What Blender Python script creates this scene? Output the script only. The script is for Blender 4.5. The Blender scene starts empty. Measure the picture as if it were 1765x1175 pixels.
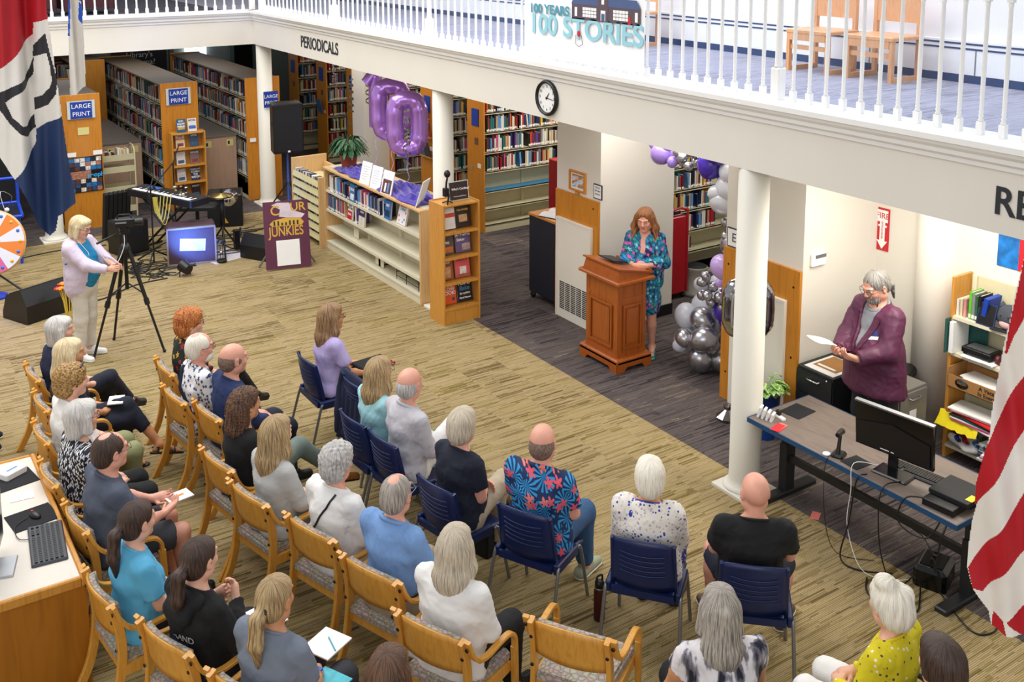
import bpy, bmesh, math, random
import numpy as np
from mathutils import Vector, Matrix, Euler
random.seed(7)
SC = bpy.context.scene
COL = SC.collection
R = math.radians
# ---------------------------------------------------------------- camera
cam_d = bpy.data.cameras.new('camera'); cam = bpy.data.objects.new('camera', cam_d); COL.objects.link(cam)
cam.location = (0, 0, 4.8); cam.rotation_euler = (R(90-8.1), 0, R(-33.7))
cam_d.sensor_width = 36; cam_d.lens = 1790/1765*36
cam_d.shift_x = 0.0; cam_d.shift_y = -(587.5-137)/1765
cam_d.clip_start = .05; cam_d.clip_end = 200
SC.camera = cam
# ---------------------------------------------------------------- world and light
SC.view_settings.view_transform = 'Standard'; SC.view_settings.look = 'None'
SC.view_settings.gamma = 1; SC.view_settings.exposure = -0.07; SC.view_settings.use_curve_mapping = False
w = bpy.data.worlds.new('world'); SC.world = w; w.use_nodes = True
bg = w.node_tree.nodes['Background']; bg.inputs[0].default_value = (.93, .96, 1, 1); bg.inputs[1].default_value = .60
def area(name, loc, sx, sy, power, col=(1, 1, 1), rot=(0, 0, 0), spread=180):
    l = bpy.data.lights.new(name, 'AREA'); l.shape = 'RECTANGLE'; l.size = sx; l.size_y = sy; l.energy = power; l.color = col
    l.spread = R(spread)
    o = bpy.data.objects.new(name, l); o.location = loc; o.rotation_euler = rot; COL.objects.link(o); return o
def spot(name, loc, target, power, col, angle=60, size=.05):
    l = bpy.data.lights.new(name, 'SPOT'); l.energy = power; l.color = col; l.spot_size = R(angle); l.shadow_soft_size = size; l.spot_blend = .5
    o = bpy.data.objects.new(name, l); o.location = loc
    o.rotation_euler = (Vector(target)-Vector(loc)).to_track_quat('-Z', 'Y').to_euler(); COL.objects.link(o); return o
area('skylight_lamp', (1.6, 12.5, 8.5), 8, 10, 1150, (1, .98, .965))
area('front_fill', (-3.5, -1.5, 5.5), 9, 5, 330, (1, .985, .98), (Vector((9, 11, -4.5))).to_track_quat('-Z', 'Y').to_euler())  # added fill from behind the camera, brightens faces and upright surfaces
area('balcony_fill', (8.0, 9, 6.2), 2.5, 14, 330, (.93, .96, 1))  # added fill light to brighten the upper balcony
area('ceiling_lamp', (7.4, 4.7, 2.83), 1.2, 2.0, 84, (1, .95, .86))
area('ceiling_lamp', (7.6, 8.3, 2.83), 1.0, 1.6, 34, (1, .95, .88))
area('ceiling_lamp', (10.2, 9.0, 2.83), 1.6, .8, 42, (1, .97, .92))  # added to brighten the passage and range behind the podium
area('ceiling_lamp', (9.6, 12.3, 2.83), 1.6, 1.2, 70, (1, .95, .88))
area('ceiling_lamp', (7.6, 15.6, 2.83), 1.2, 5, 55, (1, .92, .82))
area('ceiling_lamp', (10.0, 17.5, 2.83), 2, 5, 34, (1, .92, .82))
area('ceiling_lamp', (4.8, 20.2, 2.83), 4, 2.5, 34, (.9, .95, 1))
spot('stage_light_beam', (4.02, 14.2, .25), (4.3, 14.72, .42), 110, (.1, .25, 1), 85)
spot('wheel_wash', (1.2, 14.6, 1.9), (1.9, 13.2, 0), 150, (.35, .35, 1), 75, .3)
spot('purple_wash', (4.9, 14.6, 2.4), (6.3, 11.6, 1.4), 60, (.45, .2, 1), 28, .1)
# ---------------------------------------------------------------- materials
def lin(c):
    if isinstance(c, str):
        c = c.lstrip('#'); c = tuple(int(c[i:i+2], 16)/255 for i in (0, 2, 4))
    return tuple((v/12.92 if v <= .04045 else ((v+.055)/1.055)**2.4) for v in c)+(1,)
MATS = {}
def nmat(name):
    m = bpy.data.materials.new(name); m.use_nodes = True; nt = m.node_tree
    return m, nt, nt.nodes['Principled BSDF']
def N(nt, t, **k):
    n = nt.nodes.new(t)
    for a, v in k.items(): setattr(n, a, v)
    return n
def ramp(nt, stops, interp='LINEAR'):
    n = nt.nodes.new('ShaderNodeValToRGB'); cr = n.color_ramp; cr.interpolation = interp
    while len(cr.elements) < len(stops): cr.elements.new(.5)
    for e, (p, c) in zip(cr.elements, stops): e.position = p; e.color = lin(c) if not isinstance(c, tuple) or len(c) == 3 else c
    return n
def mat(name, color, rough=.55, metal=0, bump=0, bscale=60, vary=.08, vscale=8, emit=None, estr=0, stretch=(1, 1, 1), coat=0, trans=0):
    if name in MATS: return MATS[name]
    m, nt, b = nmat(name); L = nt.links
    b.inputs['Roughness'].default_value = rough; b.inputs['Metallic'].default_value = metal
    b.inputs['Coat Weight'].default_value = coat
    if trans: b.inputs['Transmission Weight'].default_value = trans
    tc = N(nt, 'ShaderNodeTexCoord'); mp = N(nt, 'ShaderNodeMapping'); mp.inputs['Scale'].default_value = stretch
    L.new(tc.outputs['Object'], mp.inputs[0])
    c = lin(color)
    if vary:
        n = N(nt, 'ShaderNodeTexNoise'); n.inputs['Scale'].default_value = vscale; n.inputs['Detail'].default_value = 4
        L.new(mp.outputs[0], n.inputs['Vector'])
        r = ramp(nt, [(.3, tuple(v*(1-vary) for v in c[:3])+(1,)), (.7, tuple(min(1, v*(1+vary)) for v in c[:3])+(1,))])
        L.new(n.outputs['Fac'], r.inputs[0]); L.new(r.outputs[0], b.inputs['Base Color'])
    else: b.inputs['Base Color'].default_value = c
    if bump:
        n2 = N(nt, 'ShaderNodeTexNoise'); n2.inputs['Scale'].default_value = bscale; L.new(mp.outputs[0], n2.inputs['Vector'])
        bp = N(nt, 'ShaderNodeBump'); bp.inputs['Strength'].default_value = bump; bp.inputs['Distance'].default_value = .01
        L.new(n2.outputs['Fac'], bp.inputs['Height']); L.new(bp.outputs[0], b.inputs['Normal'])
    if emit: b.inputs['Emission Color'].default_value = lin(emit); b.inputs['Emission Strength'].default_value = estr
    MATS[name] = m; return m
def wood(name, c1, c2, stretch=(14, 14, 1), rough=.38, scale=2.2):
    if name in MATS: return MATS[name]
    m, nt, b = nmat(name); L = nt.links; b.inputs['Roughness'].default_value = rough
    tc = N(nt, 'ShaderNodeTexCoord'); mp = N(nt, 'ShaderNodeMapping'); mp.inputs['Scale'].default_value = stretch
    L.new(tc.outputs['Object'], mp.inputs[0])
    n = N(nt, 'ShaderNodeTexNoise'); n.inputs['Scale'].default_value = scale; n.inputs['Detail'].default_value = 6; n.inputs['Distortion'].default_value = .8
    L.new(mp.outputs[0], n.inputs['Vector'])
    r = ramp(nt, [(.25, c1), (.5, c2), (.75, c1)]); L.new(n.outputs['Fac'], r.inputs[0]); L.new(r.outputs[0], b.inputs['Base Color'])
    MATS[name] = m; return m
def carpet(name, cols, rib):
    """strip carpet: short random strips laid along x, with fine ribs"""
    m, nt, b = nmat(name); L = nt.links; b.inputs['Roughness'].default_value = .95; b.inputs['Specular IOR Level'].default_value = .1
    tc = N(nt, 'ShaderNodeTexCoord'); sx = N(nt, 'ShaderNodeSeparateXYZ'); L.new(tc.outputs['Object'], sx.inputs[0])
    def M(op, a, v=None, v2=None):
        n = N(nt, 'ShaderNodeMath', operation=op)
        for i, q in enumerate((a, v, v2)):
            if q is None: continue
            if isinstance(q, (int, float)): n.inputs[i].default_value = q
            else: L.new(q, n.inputs[i])
        return n.outputs[0]
    X, Y = sx.outputs[0], sx.outputs[1]
    def cells(w, l, seed):
        row = M('FLOOR', M('DIVIDE', Y, w))
        wn = N(nt, 'ShaderNodeTexWhiteNoise', noise_dimensions='2D'); c = N(nt, 'ShaderNodeCombineXYZ')
        L.new(row, c.inputs[0]); c.inputs[1].default_value = seed; L.new(c.outputs[0], wn.inputs['Vector'])
        col = M('FLOOR', M('ADD', M('DIVIDE', X, l), M('MULTIPLY', wn.outputs['Value'], 7)))
        wn2 = N(nt, 'ShaderNodeTexWhiteNoise', noise_dimensions='3D'); c2 = N(nt, 'ShaderNodeCombineXYZ')
        L.new(row, c2.inputs[0]); L.new(col, c2.inputs[1]); c2.inputs[2].default_value = seed; L.new(c2.outputs[0], wn2.inputs['Vector'])
        return wn2.outputs['Value']
    a = cells(.0115, .34, 1.3); bb = cells(.025, .30, 4.7); t = cells(.5, .5, 9.1)
    mixv = M('ADD', M('MULTIPLY', a, .36), M('ADD', M('MULTIPLY', bb, .34), M('MULTIPLY', t, .30)))
    r = ramp(nt, cols); L.new(mixv, r.inputs[0])
    ribv = M('FRACT', M('DIVIDE', Y, .0135)); ribs = M('GREATER_THAN', ribv, .6)
    mx = N(nt, 'ShaderNodeMix', data_type='RGBA', blend_type='MULTIPLY'); L.new(r.outputs[0], mx.inputs['A']); mx.inputs['B'].default_value = lin(rib)
    L.new(M('MULTIPLY', ribs, .55), mx.inputs['Factor'])
    nz = N(nt, 'ShaderNodeTexNoise'); nz.inputs['Scale'].default_value = 260; L.new(tc.outputs['Object'], nz.inputs['Vector'])
    bp = N(nt, 'ShaderNodeBump'); bp.inputs['Strength'].default_value = .5; bp.inputs['Distance'].default_value = .004
    L.new(M('ADD', nz.outputs['Fac'], M('MULTIPLY', ribs, -.5)), bp.inputs['Height']); L.new(bp.outputs[0], b.inputs['Normal'])
    L.new(mx.outputs['Result'], b.inputs['Base Color']); MATS[name] = m; return m
def spots(name, base, cols, scale=30, size=.35, plane='xz', rough=.8, stretch=1, star=0, ring=None, base2=None):
    """cloth print: voronoi cells seen on the x-z plane; each carries a blot / flower in one of cols"""
    if name in MATS: return MATS[name]
    m, nt, b = nmat(name); L = nt.links; b.inputs['Roughness'].default_value = rough
    tc = N(nt, 'ShaderNodeTexCoord'); sx = N(nt, 'ShaderNodeSeparateXYZ'); L.new(tc.outputs['Object'], sx.inputs[0])
    cb = N(nt, 'ShaderNodeCombineXYZ')
    ad = N(nt, 'ShaderNodeMath', operation='ADD'); L.new(sx.outputs[0], ad.inputs[0]); ml = N(nt, 'ShaderNodeMath', operation='MULTIPLY'); L.new(sx.outputs[1], ml.inputs[0]); ml.inputs[1].default_value = .8
    L.new(ml.outputs[0], ad.inputs[1]); L.new(ad.outputs[0], cb.inputs[0])
    mz = N(nt, 'ShaderNodeMath', operation='MULTIPLY'); L.new(sx.outputs[2], mz.inputs[0]); mz.inputs[1].default_value = stretch; L.new(mz.outputs[0], cb.inputs[1])
    v = N(nt, 'ShaderNodeTexVoronoi', voronoi_dimensions='2D' if star else '3D'); v.inputs['Scale'].default_value = scale; L.new(cb.outputs[0] if star else tc.outputs['Object'], v.inputs['Vector'])
    dist = v.outputs['Distance']
    if star:
        sc = N(nt, 'ShaderNodeVectorMath', operation='SUBTRACT'); L.new(cb.outputs[0], sc.inputs[0]); L.new(v.outputs['Position'], sc.inputs[1])
        s2 = N(nt, 'ShaderNodeSeparateXYZ'); L.new(sc.outputs[0], s2.inputs[0])
        at = N(nt, 'ShaderNodeMath', operation='ARCTAN2'); L.new(s2.outputs[1], at.inputs[0]); L.new(s2.outputs[0], at.inputs[1])
        m5 = N(nt, 'ShaderNodeMath', operation='MULTIPLY'); L.new(at.outputs[0], m5.inputs[0]); m5.inputs[1].default_value = star
        co = N(nt, 'ShaderNodeMath', operation='COSINE'); L.new(m5.outputs[0], co.inputs[0])
        m6 = N(nt, 'ShaderNodeMath', operation='MULTIPLY_ADD'); L.new(co.outputs[0], m6.inputs[0]); m6.inputs[1].default_value = size*.42; L.new(dist, m6.inputs[2]); dist = m6.outputs[0]
    lt = N(nt, 'ShaderNodeMath', operation='LESS_THAN'); L.new(dist, lt.inputs[0]); lt.inputs[1].default_value = size
    sp = N(nt, 'ShaderNodeSeparateColor'); L.new(v.outputs['Color'], sp.inputs[0])
    rc_ = ramp(nt, [(i/len(cols), c) for i, c in enumerate(cols)], 'CONSTANT'); L.new(sp.outputs[0], rc_.inputs[0])
    mx = N(nt, 'ShaderNodeMix', data_type='RGBA'); L.new(lt.outputs[0], mx.inputs['Factor']); L.new(rc_.outputs[0], mx.inputs['B'])
    if ring:
        v2 = N(nt, 'ShaderNodeTexVoronoi', voronoi_dimensions='2D'); v2.inputs['Scale'].default_value = scale*.7; L.new(cb.outputs[0], v2.inputs['Vector'])
        sc = N(nt, 'ShaderNodeVectorMath', operation='SUBTRACT'); L.new(cb.outputs[0], sc.inputs[0]); L.new(v2.outputs['Position'], sc.inputs[1])
        s2 = N(nt, 'ShaderNodeSeparateXYZ'); L.new(sc.outputs[0], s2.inputs[0])
        at = N(nt, 'ShaderNodeMath', operation='ARCTAN2'); L.new(s2.outputs[1], at.inputs[0]); L.new(s2.outputs[0], at.inputs[1])
        m5 = N(nt, 'ShaderNodeMath', operation='MULTIPLY'); L.new(at.outputs[0], m5.inputs[0]); m5.inputs[1].default_value = 14
        co = N(nt, 'ShaderNodeMath', operation='COSINE'); L.new(m5.outputs[0], co.inputs[0])
        g = N(nt, 'ShaderNodeMath', operation='GREATER_THAN'); L.new(co.outputs[0], g.inputs[0]); g.inputs[1].default_value = 0
        d2 = N(nt, 'ShaderNodeMath', operation='LESS_THAN'); L.new(v2.outputs['Distance'], d2.inputs[0]); d2.inputs[1].default_value = .6
        mm = N(nt, 'ShaderNodeMath', operation='MULTIPLY'); L.new(g.outputs[0], mm.inputs[0]); L.new(d2.outputs[0], mm.inputs[1])
        mb = N(nt, 'ShaderNodeMix', data_type='RGBA'); L.new(mm.outputs[0], mb.inputs['Factor']); mb.inputs['A'].default_value = lin(base); mb.inputs['B'].default_value = lin(ring)
        L.new(mb.outputs['Result'], mx.inputs['A'])
    else: mx.inputs['A'].default_value = lin(base)
    L.new(mx.outputs['Result'], b.inputs['Base Color']); MATS[name] = m; return m
def hairshade(name, stops, curly=False):
    # streaks run down from the crown; the hair object's origin is the head centre
    m, nt, b = nmat(name); L = nt.links; b.inputs['Roughness'].default_value = .55
    tc = N(nt, 'ShaderNodeTexCoord'); n = N(nt, 'ShaderNodeTexNoise'); n.inputs['Detail'].default_value = 3
    if curly: n.inputs['Scale'].default_value = 75; L.new(tc.outputs['Object'], n.inputs['Vector'])
    else:
        s = N(nt, 'ShaderNodeSeparateXYZ'); L.new(tc.outputs['Object'], s.inputs[0]); c = N(nt, 'ShaderNodeCombineXYZ'); L.new(s.outputs[0], c.inputs[0])
        a = N(nt, 'ShaderNodeMath', operation='ADD'); L.new(s.outputs[1], a.inputs[0]); a.inputs[1].default_value = .035; L.new(a.outputs[0], c.inputs[1])
        nm = N(nt, 'ShaderNodeVectorMath', operation='NORMALIZE'); L.new(c.outputs[0], nm.inputs[0]); sc = N(nt, 'ShaderNodeVectorMath', operation='SCALE'); L.new(nm.outputs[0], sc.inputs[0]); sc.inputs['Scale'].default_value = 16
        c2 = N(nt, 'ShaderNodeCombineXYZ'); mz = N(nt, 'ShaderNodeMath', operation='MULTIPLY'); L.new(s.outputs[2], mz.inputs[0]); mz.inputs[1].default_value = 9; L.new(mz.outputs[0], c2.inputs[2])
        ad = N(nt, 'ShaderNodeVectorMath', operation='ADD'); L.new(sc.outputs[0], ad.inputs[0]); L.new(c2.outputs[0], ad.inputs[1]); n.inputs['Scale'].default_value = 1.3; L.new(ad.outputs[0], n.inputs['Vector'])
    r = ramp(nt, stops); L.new(n.outputs['Fac'], r.inputs[0]); L.new(r.outputs[0], b.inputs['Base Color'])
    bp = N(nt, 'ShaderNodeBump'); bp.inputs['Strength'].default_value = .7; bp.inputs['Distance'].default_value = .006; L.new(n.outputs['Fac'], bp.inputs['Height']); L.new(bp.outputs[0], b.inputs['Normal'])
    return m
def streak(name, stops, sc=(60, 60, 3), nscale=1.0, rough=.6, bump=.3, det=3):
    if name in MATS: return MATS[name]
    m, nt, b = nmat(name); L = nt.links; b.inputs['Roughness'].default_value = rough
    tc = N(nt, 'ShaderNodeTexCoord'); mp = N(nt, 'ShaderNodeMapping'); mp.inputs['Scale'].default_value = sc; L.new(tc.outputs['Object'], mp.inputs[0])
    n = N(nt, 'ShaderNodeTexNoise'); n.inputs['Scale'].default_value = nscale; n.inputs['Detail'].default_value = det; L.new(mp.outputs[0], n.inputs['Vector'])
    r = ramp(nt, stops); L.new(n.outputs['Fac'], r.inputs[0]); L.new(r.outputs[0], b.inputs['Base Color'])
    if bump:
        bp = N(nt, 'ShaderNodeBump'); bp.inputs['Strength'].default_value = bump; bp.inputs['Distance'].default_value = .006
        L.new(n.outputs['Fac'], bp.inputs['Height']); L.new(bp.outputs[0], b.inputs['Normal'])
    MATS[name] = m; return m
OAK = wood('oak', '#b87a2c', '#cf9340'); OAKD = wood('oak_panel', '#b46f1e', '#c98428', (9, 9, .8)); CHW = wood('chair_beech', '#c4862f', '#d99e45', (10, 10, 2), .3)
MAPLE = wood('maple', '#c49a63', '#d8b27c', (16, 16, 1)); CHERRY = wood('cherry', '#8a4516', '#a8581f', (12, 12, 1), .3); LAMW = wood('grey_laminate_wood', '#5f5550', '#77695f', (8, 1, 8), .45, 2.5)
PINKW = wood('pale_end_wood', '#ab8a72', '#bd9c82', (22, 22, .8), .5)
BEIGE = mat('beige_metal', '#cdc6a4', .45, vary=.03); CREAM = mat('cream_paint', '#dedacd', .6, vary=.02, vscale=2); WALL = mat('wall_paint', '#e2ddd2', .7, vary=.015, vscale=2)
WHITE = mat('white_paint', '#f0efec', .45, vary=.01); WP = mat('white_paper', '#f2f2f0', .6, vary=.02); BLACK = mat('black_plastic', '#0e0e11', .4, vary=.1)
BLK2 = mat('black_mesh', '#0a0b0f', .7, vary=.3, vscale=200); CHROME = mat('chrome', '#d8d8dc', .15, 1, vary=0); STEEL = mat('grey_steel', '#8d8f92', .35, .7, vary=0)
NAVY = mat('navy_plastic', '#102150', .36, vary=.06, bump=.05, bscale=300); FAB = None
CARDB = mat('cardboard', '#a87944', .8, vary=.06, vscale=20); GREYM = mat('grey_cabinet', '#76726c', .45, vary=.03); DKM = mat('dark_cabinet', '#1d1f24', .4, vary=.05)
BLUESIGN = mat('blue_sign', '#123a9c', .5, vary=.03); RED = mat('red_paint', '#a31220', .35, vary=.04); YEL = mat('yellow_label', '#d8cf86', .6, vary=.03)
GOLD = mat('gold_print', '#d3a63c', .4, vary=.05); DKTXT = mat('dark_lettering', '#22252b', .5, vary=0)
# ---------------------------------------------------------------- mesh helpers
class MB:
    def __init__(s): s.v = []; s.f = []; s.m = []; s.ms = []; s.sm = []
    def mi(s, m):
        if m not in s.ms: s.ms.append(m)
        return s.ms.index(m)
    def add(s, vs, fs, m, smooth=False):
        o = len(s.v); s.v += [tuple(p) for p in vs]; k = s.mi(m)
        for f in fs: s.f.append(tuple(i+o for i in f)); s.m.append(k); s.sm.append(smooth)
        return s
    def box(s, x0, x1, y0, y1, z0, z1, m, M=None):
        vs = [Vector((x, y, z)) for x in (x0, x1) for y in (y0, y1) for z in (z0, z1)]
        if M is not None: vs = [M @ v for v in vs]
        return s.add(vs, [(0, 1, 3, 2), (4, 6, 7, 5), (0, 4, 5, 1), (2, 3, 7, 6), (0, 2, 6, 4), (1, 5, 7, 3)], m)
    def bbox(s, x0, x1, y0, y1, z0, z1, m, b=.01, M=None):
        """box with chamfered vertical and top edges"""
        P = lambda e: [(x0+e, y0), (x1-e, y0), (x1, y0+e), (x1, y1-e), (x1-e, y1), (x0+e, y1), (x0, y1-e), (x0, y0+e)]
        rings = [[(x, y, z0) for x, y in P(b)], [(x, y, z1-b) for x, y in P(b)]]
        i = lambda x, a, c: min(max(x, a+b), c-b)
        rings.append([(i(x, x0, x1), i(y, y0, y1), z1) for x, y in P(b)])
        vs = [Vector(p) for r in rings for p in r]
        if M is not None: vs = [M @ v for v in vs]
        fs = [(r*8+k, r*8+(k+1) % 8, r*8+8+(k+1) % 8, r*8+8+k) for r in range(2) for k in range(8)]
        fs += [tuple(range(7, -1, -1)), tuple(range(16, 24))]
        return s.add(vs, fs, m)
    def tube(s, pts, r, m, seg=8, cap=True, flat=None):
        pts = [Vector(p) for p in pts]; n = len(pts); rr = r if isinstance(r, (list, tuple)) else [r]*n
        vs = []; prev = None
        for i, p in enumerate(pts):
            d = (pts[min(i+1, n-1)]-pts[max(i-1, 0)]); d = d.normalized() if d.length > 1e-9 else Vector((0, 0, 1))
            if prev is None:
                a = Vector((0, 0, 1)) if abs(d.z) < .9 else Vector((1, 0, 0)); u = d.cross(a).normalized()
            else:
                u = (prev-d*prev.dot(d)); u = u.normalized() if u.length > 1e-6 else d.orthogonal().normalized()
            prev = u; v = d.cross(u)
            for k in range(seg):
                t = 2*math.pi*k/seg; vs.append(p+u*math.cos(t)*rr[i]+v*math.sin(t)*rr[i])
        fs = [(i*seg+k, i*seg+(k+1) % seg, (i+1)*seg+(k+1) % seg, (i+1)*seg+k) for i in range(n-1) for k in range(seg)]
        s.add(vs, fs, m, seg > 5)
        if cap: s.add(vs[:seg], [tuple(range(seg-1, -1, -1))], m); s.add(vs[-seg:], [tuple(range(seg))], m)
        return s
    def lathe(s, prof, m, seg=20, c=(0, 0, 0), M=None, smooth=True, cap=True):
        vs = []
        for r, z in prof:
            for k in range(seg):
                t = 2*math.pi*k/seg; p = Vector((c[0]+r*math.cos(t), c[1]+r*math.sin(t), c[2]+z)); vs.append(M @ p if M is not None else p)
        n = len(prof)
        fs = [(i*seg+k, i*seg+(k+1) % seg, (i+1)*seg+(k+1) % seg, (i+1)*seg+k) for i in range(n-1) for k in range(seg)]
        if cap: fs += [tuple(range(seg-1, -1, -1)), tuple(range((n-1)*seg, n*seg))]
        return s.add(vs, fs, m, smooth)
    def sph(s, c, r, m, seg=14, rings=8, sc=(1, 1, 1), M=None):
        prof = [(math.sin(math.pi*i/rings), -math.cos(math.pi*i/rings)) for i in range(rings+1)]
        vs = []
        for a, z in prof:
            for k in range(seg):
                t = 2*math.pi*k/seg; p = Vector((r*a*math.cos(t)*sc[0], r*a*math.sin(t)*sc[1], r*z*sc[2]))
                if M is not None: p = M @ p
                vs.append(p+Vector(c))
        fs = [(i*seg+k, i*seg+(k+1) % seg, (i+1)*seg+(k+1) % seg, (i+1)*seg+k) for i in range(rings) for k in range(seg)]
        return s.add(vs, fs, m, True)
    def prism(s, poly, z0, z1, m, M=None):
        n = len(poly); vs = [Vector((x, y, z0)) for x, y in poly]+[Vector((x, y, z1)) for x, y in poly]
        if M is not None: vs = [M @ v for v in vs]
        return s.add(vs, [tuple(range(n-1, -1, -1)), tuple(range(n, 2*n))]+[(k, (k+1) % n, n+(k+1) % n, n+k) for k in range(n)], m)
    def sweep(s, prof, path, m, smooth=False):
        """prof: closed list of (side, up) offsets; path: list of (point, side_dir, up_dir)"""
        n = len(prof); vs = []
        for p, a, b in path:
            p, a, b = Vector(p), Vector(a), Vector(b)
            vs += [p+a*x+b*y for x, y in prof]
        fs = [(i*n+k, i*n+(k+1) % n, (i+1)*n+(k+1) % n, (i+1)*n+k) for i in range(len(path)-1) for k in range(n)]
        fs += [tuple(range(n-1, -1, -1)), tuple(range((len(path)-1)*n, len(path)*n))]
        return s.add(vs, fs, m, smooth)
    def build(s, name, parent=None, loc=None, rot=None, bevel=0):
        me = bpy.data.meshes.new(name); me.from_pydata(s.v, [], s.f); me.polygons.foreach_set('material_index', s.m); me.polygons.foreach_set('use_smooth', s.sm)
        for m in s.ms: me.materials.append(m)
        o = bpy.data.objects.new(name, me); COL.objects.link(o)
        if parent: o.parent = parent
        if loc is not None: o.location = loc
        if rot is not None: o.rotation_euler = rot
        bm = bmesh.new(); bm.from_mesh(me); bmesh.ops.recalc_face_normals(bm, faces=bm.faces); bm.to_mesh(me); bm.free(); me.update()
        return o
def tag(o, label=None, cat=None, group=None, kind=None):
    if label: o['label'] = label
    if cat: o['category'] = cat
    if group: o['group'] = group
    if kind: o['kind'] = kind
    return o
def thing(name, label, cat, loc=(0, 0, 0), rz=0, group=None):
    o = bpy.data.objects.new(name, None); COL.objects.link(o); o.location = loc; o.rotation_euler = (0, 0, R(rz)); o.empty_display_size = .05
    return tag(o, label, cat, group)
def bx(name, x0, x1, y0, y1, z0, z1, m, parent=None, M=None):
    return MB().box(x0, x1, y0, y1, z0, z1, m, M).build(name, parent)
def kids(o): return [c for c in o.children]
def copy_tree(o, loc=None, rz=None, label=None, group=None):
    c = o.copy(); COL.objects.link(c)
    if loc is not None: c.location = loc
    if rz is not None: c.rotation_euler = (0, 0, R(rz))
    if label: c['label'] = label
    if group: c['group'] = group
    for ch in list(o.children):
        d = ch.copy(); COL.objects.link(d); d.parent = c
        for g in list(ch.children):
            e = g.copy(); COL.objects.link(e); e.parent = d
    return c
def struct(o): o['kind'] = 'structure'; return o
def text(s, size, loc, xd, yd, m, parent=None, name='lettering', align='LEFT', ext=.002, bold=0, sx=1):
    """flat lettering: xd = reading direction, yd = letter up"""
    c = bpy.data.curves.new(name, 'FONT'); c.body = s; c.size = size; c.extrude = ext; c.align_x = align; c.align_y = 'CENTER'; c.offset = bold
    t = bpy.data.objects.new(name, c); me = bpy.data.meshes.new_from_object(t); bpy.data.objects.remove(t)
    xd, yd = Vector(xd).normalized(), Vector(yd).normalized(); zd = xd.cross(yd)
    Mx = Matrix((xd*sx, yd, zd)).transposed().to_4x4(); Mx.translation = Vector(loc); me.transform(Mx)
    me.materials.clear(); me.materials.append(m); me.name = name
    o = bpy.data.objects.new(name, me); COL.objects.link(o)
    if parent: o.parent = parent
    return o
# ================================================================ SETTING
OLIVE = carpet('olive_carpet', [(.14, '#6b5a38'), (.28, '#917f58'), (.42, '#aa9770'), (.55, '#b6a27c'), (.68, '#a3915f'), (.86, '#74643e')], '#94845f')
GREYC = carpet('grey_carpet', [(.14, '#343031'), (.32, '#524b4c'), (.48, '#635b5c'), (.6, '#6f665f'), (.76, '#524a4a'), (.92, '#94877c')], '#736a67')
m = MB(); fx, fy = 6.5, 17.0
m.add([(-4, -2, 0), (fx, -2, 0), (fx, fy, 0), (-4, fy, 0)], [(0, 1, 2, 3)], OLIVE)
m.add([(fx, -2, 0), (14, -2, 0), (14, 25, 0), (fx, 25, 0), (fx, fy, 0), (-4, fy, 0), (-4, 25, 0)], [(0, 1, 2, 3, 4), (5, 4, 3, 6)], GREYC)
m.add([(-4, -2, -.1), (14, -2, -.1), (14, 25, -.1), (-4, 25, -.1)], [(3, 2, 1, 0)], GREYC)
struct(m.build('floor'))
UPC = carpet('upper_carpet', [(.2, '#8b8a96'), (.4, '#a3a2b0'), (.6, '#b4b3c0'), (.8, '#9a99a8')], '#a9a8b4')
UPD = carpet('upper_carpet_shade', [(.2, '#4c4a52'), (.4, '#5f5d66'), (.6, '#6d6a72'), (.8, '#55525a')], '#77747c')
def prof_beam(along, a0, a1, face, sgn):
    """balcony beam with stepped moulding and white cap; sgn = outward direction"""
    P = [(0, 2.86), (0, 3.28), (-.015, 3.28), (-.02, 3.31), (-.045, 3.33), (-.05, 3.36), (-.075, 3.385), (-.085, 3.41), (-.1, 3.415), (-.1, 3.455), (.32, 3.455), (.32, 2.86)]
    mb = MB()
    cap = {8, 9, 10}
    n = len(P); vs = []
    for t in (a0, a1):
        for o, z in P: vs.append((face+o*sgn, t, z) if along == 'y' else (t, face+o*sgn, z))
    for k in range(n):
        mb.add([vs[k], vs[(k+1) % n], vs[n+(k+1) % n], vs[n+k]], [(0, 1, 2, 3)], WALL if k in (0, 10, 11) else WHITE)
    mb.add(vs[:n], [tuple(range(n))], WALL); mb.add(vs[n:], [tuple(range(n))], WALL)
    return struct(mb.build('trim_1' if along == 'y' else 'trim_2'))
prof_beam('y', -1, 17.5, 6.25, 1)
prof_beam('x', -4, 6.25, 17.5, 1)
m = MB().box(6.5, 10, -1, 25, 3.0, 3.3, UPC); struct(m.build('floor'))
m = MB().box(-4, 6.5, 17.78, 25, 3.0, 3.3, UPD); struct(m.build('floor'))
m = MB().box(6.4, 14, -1, 25, 2.88, 2.99, WHITE); struct(m.build('ceiling'))
m = MB().box(-4, 6.4, 17.7, 25, 2.88, 2.99, WHITE); struct(m.build('ceiling'))
# outer walls
WB = mat('far_wall_paint', '#8f9a98', .7, vary=.03)
struct(bx('wall_back', -4, 14, 24, 24.15, 0, 3, WB)); struct(bx('wall_left', -4.15, -4, -2, 24.15, 0, 3, WALL)); struct(bx('wall_right', 14, 14.15, -2, 24.15, 0, 3, WALL))
UW = mat('upper_wall_paint', '#e9e6e4', .7, vary=.01)
struct(bx('wall_upper_right', 9.6, 9.75, -1, 25, 3.3, 6.6, UW))
struct(bx('wall_upper_back', -4, 9.6, 24.9, 25.05, 3.3, 6.6, mat('upper_shade', '#9d9a9c', .7)))
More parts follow.
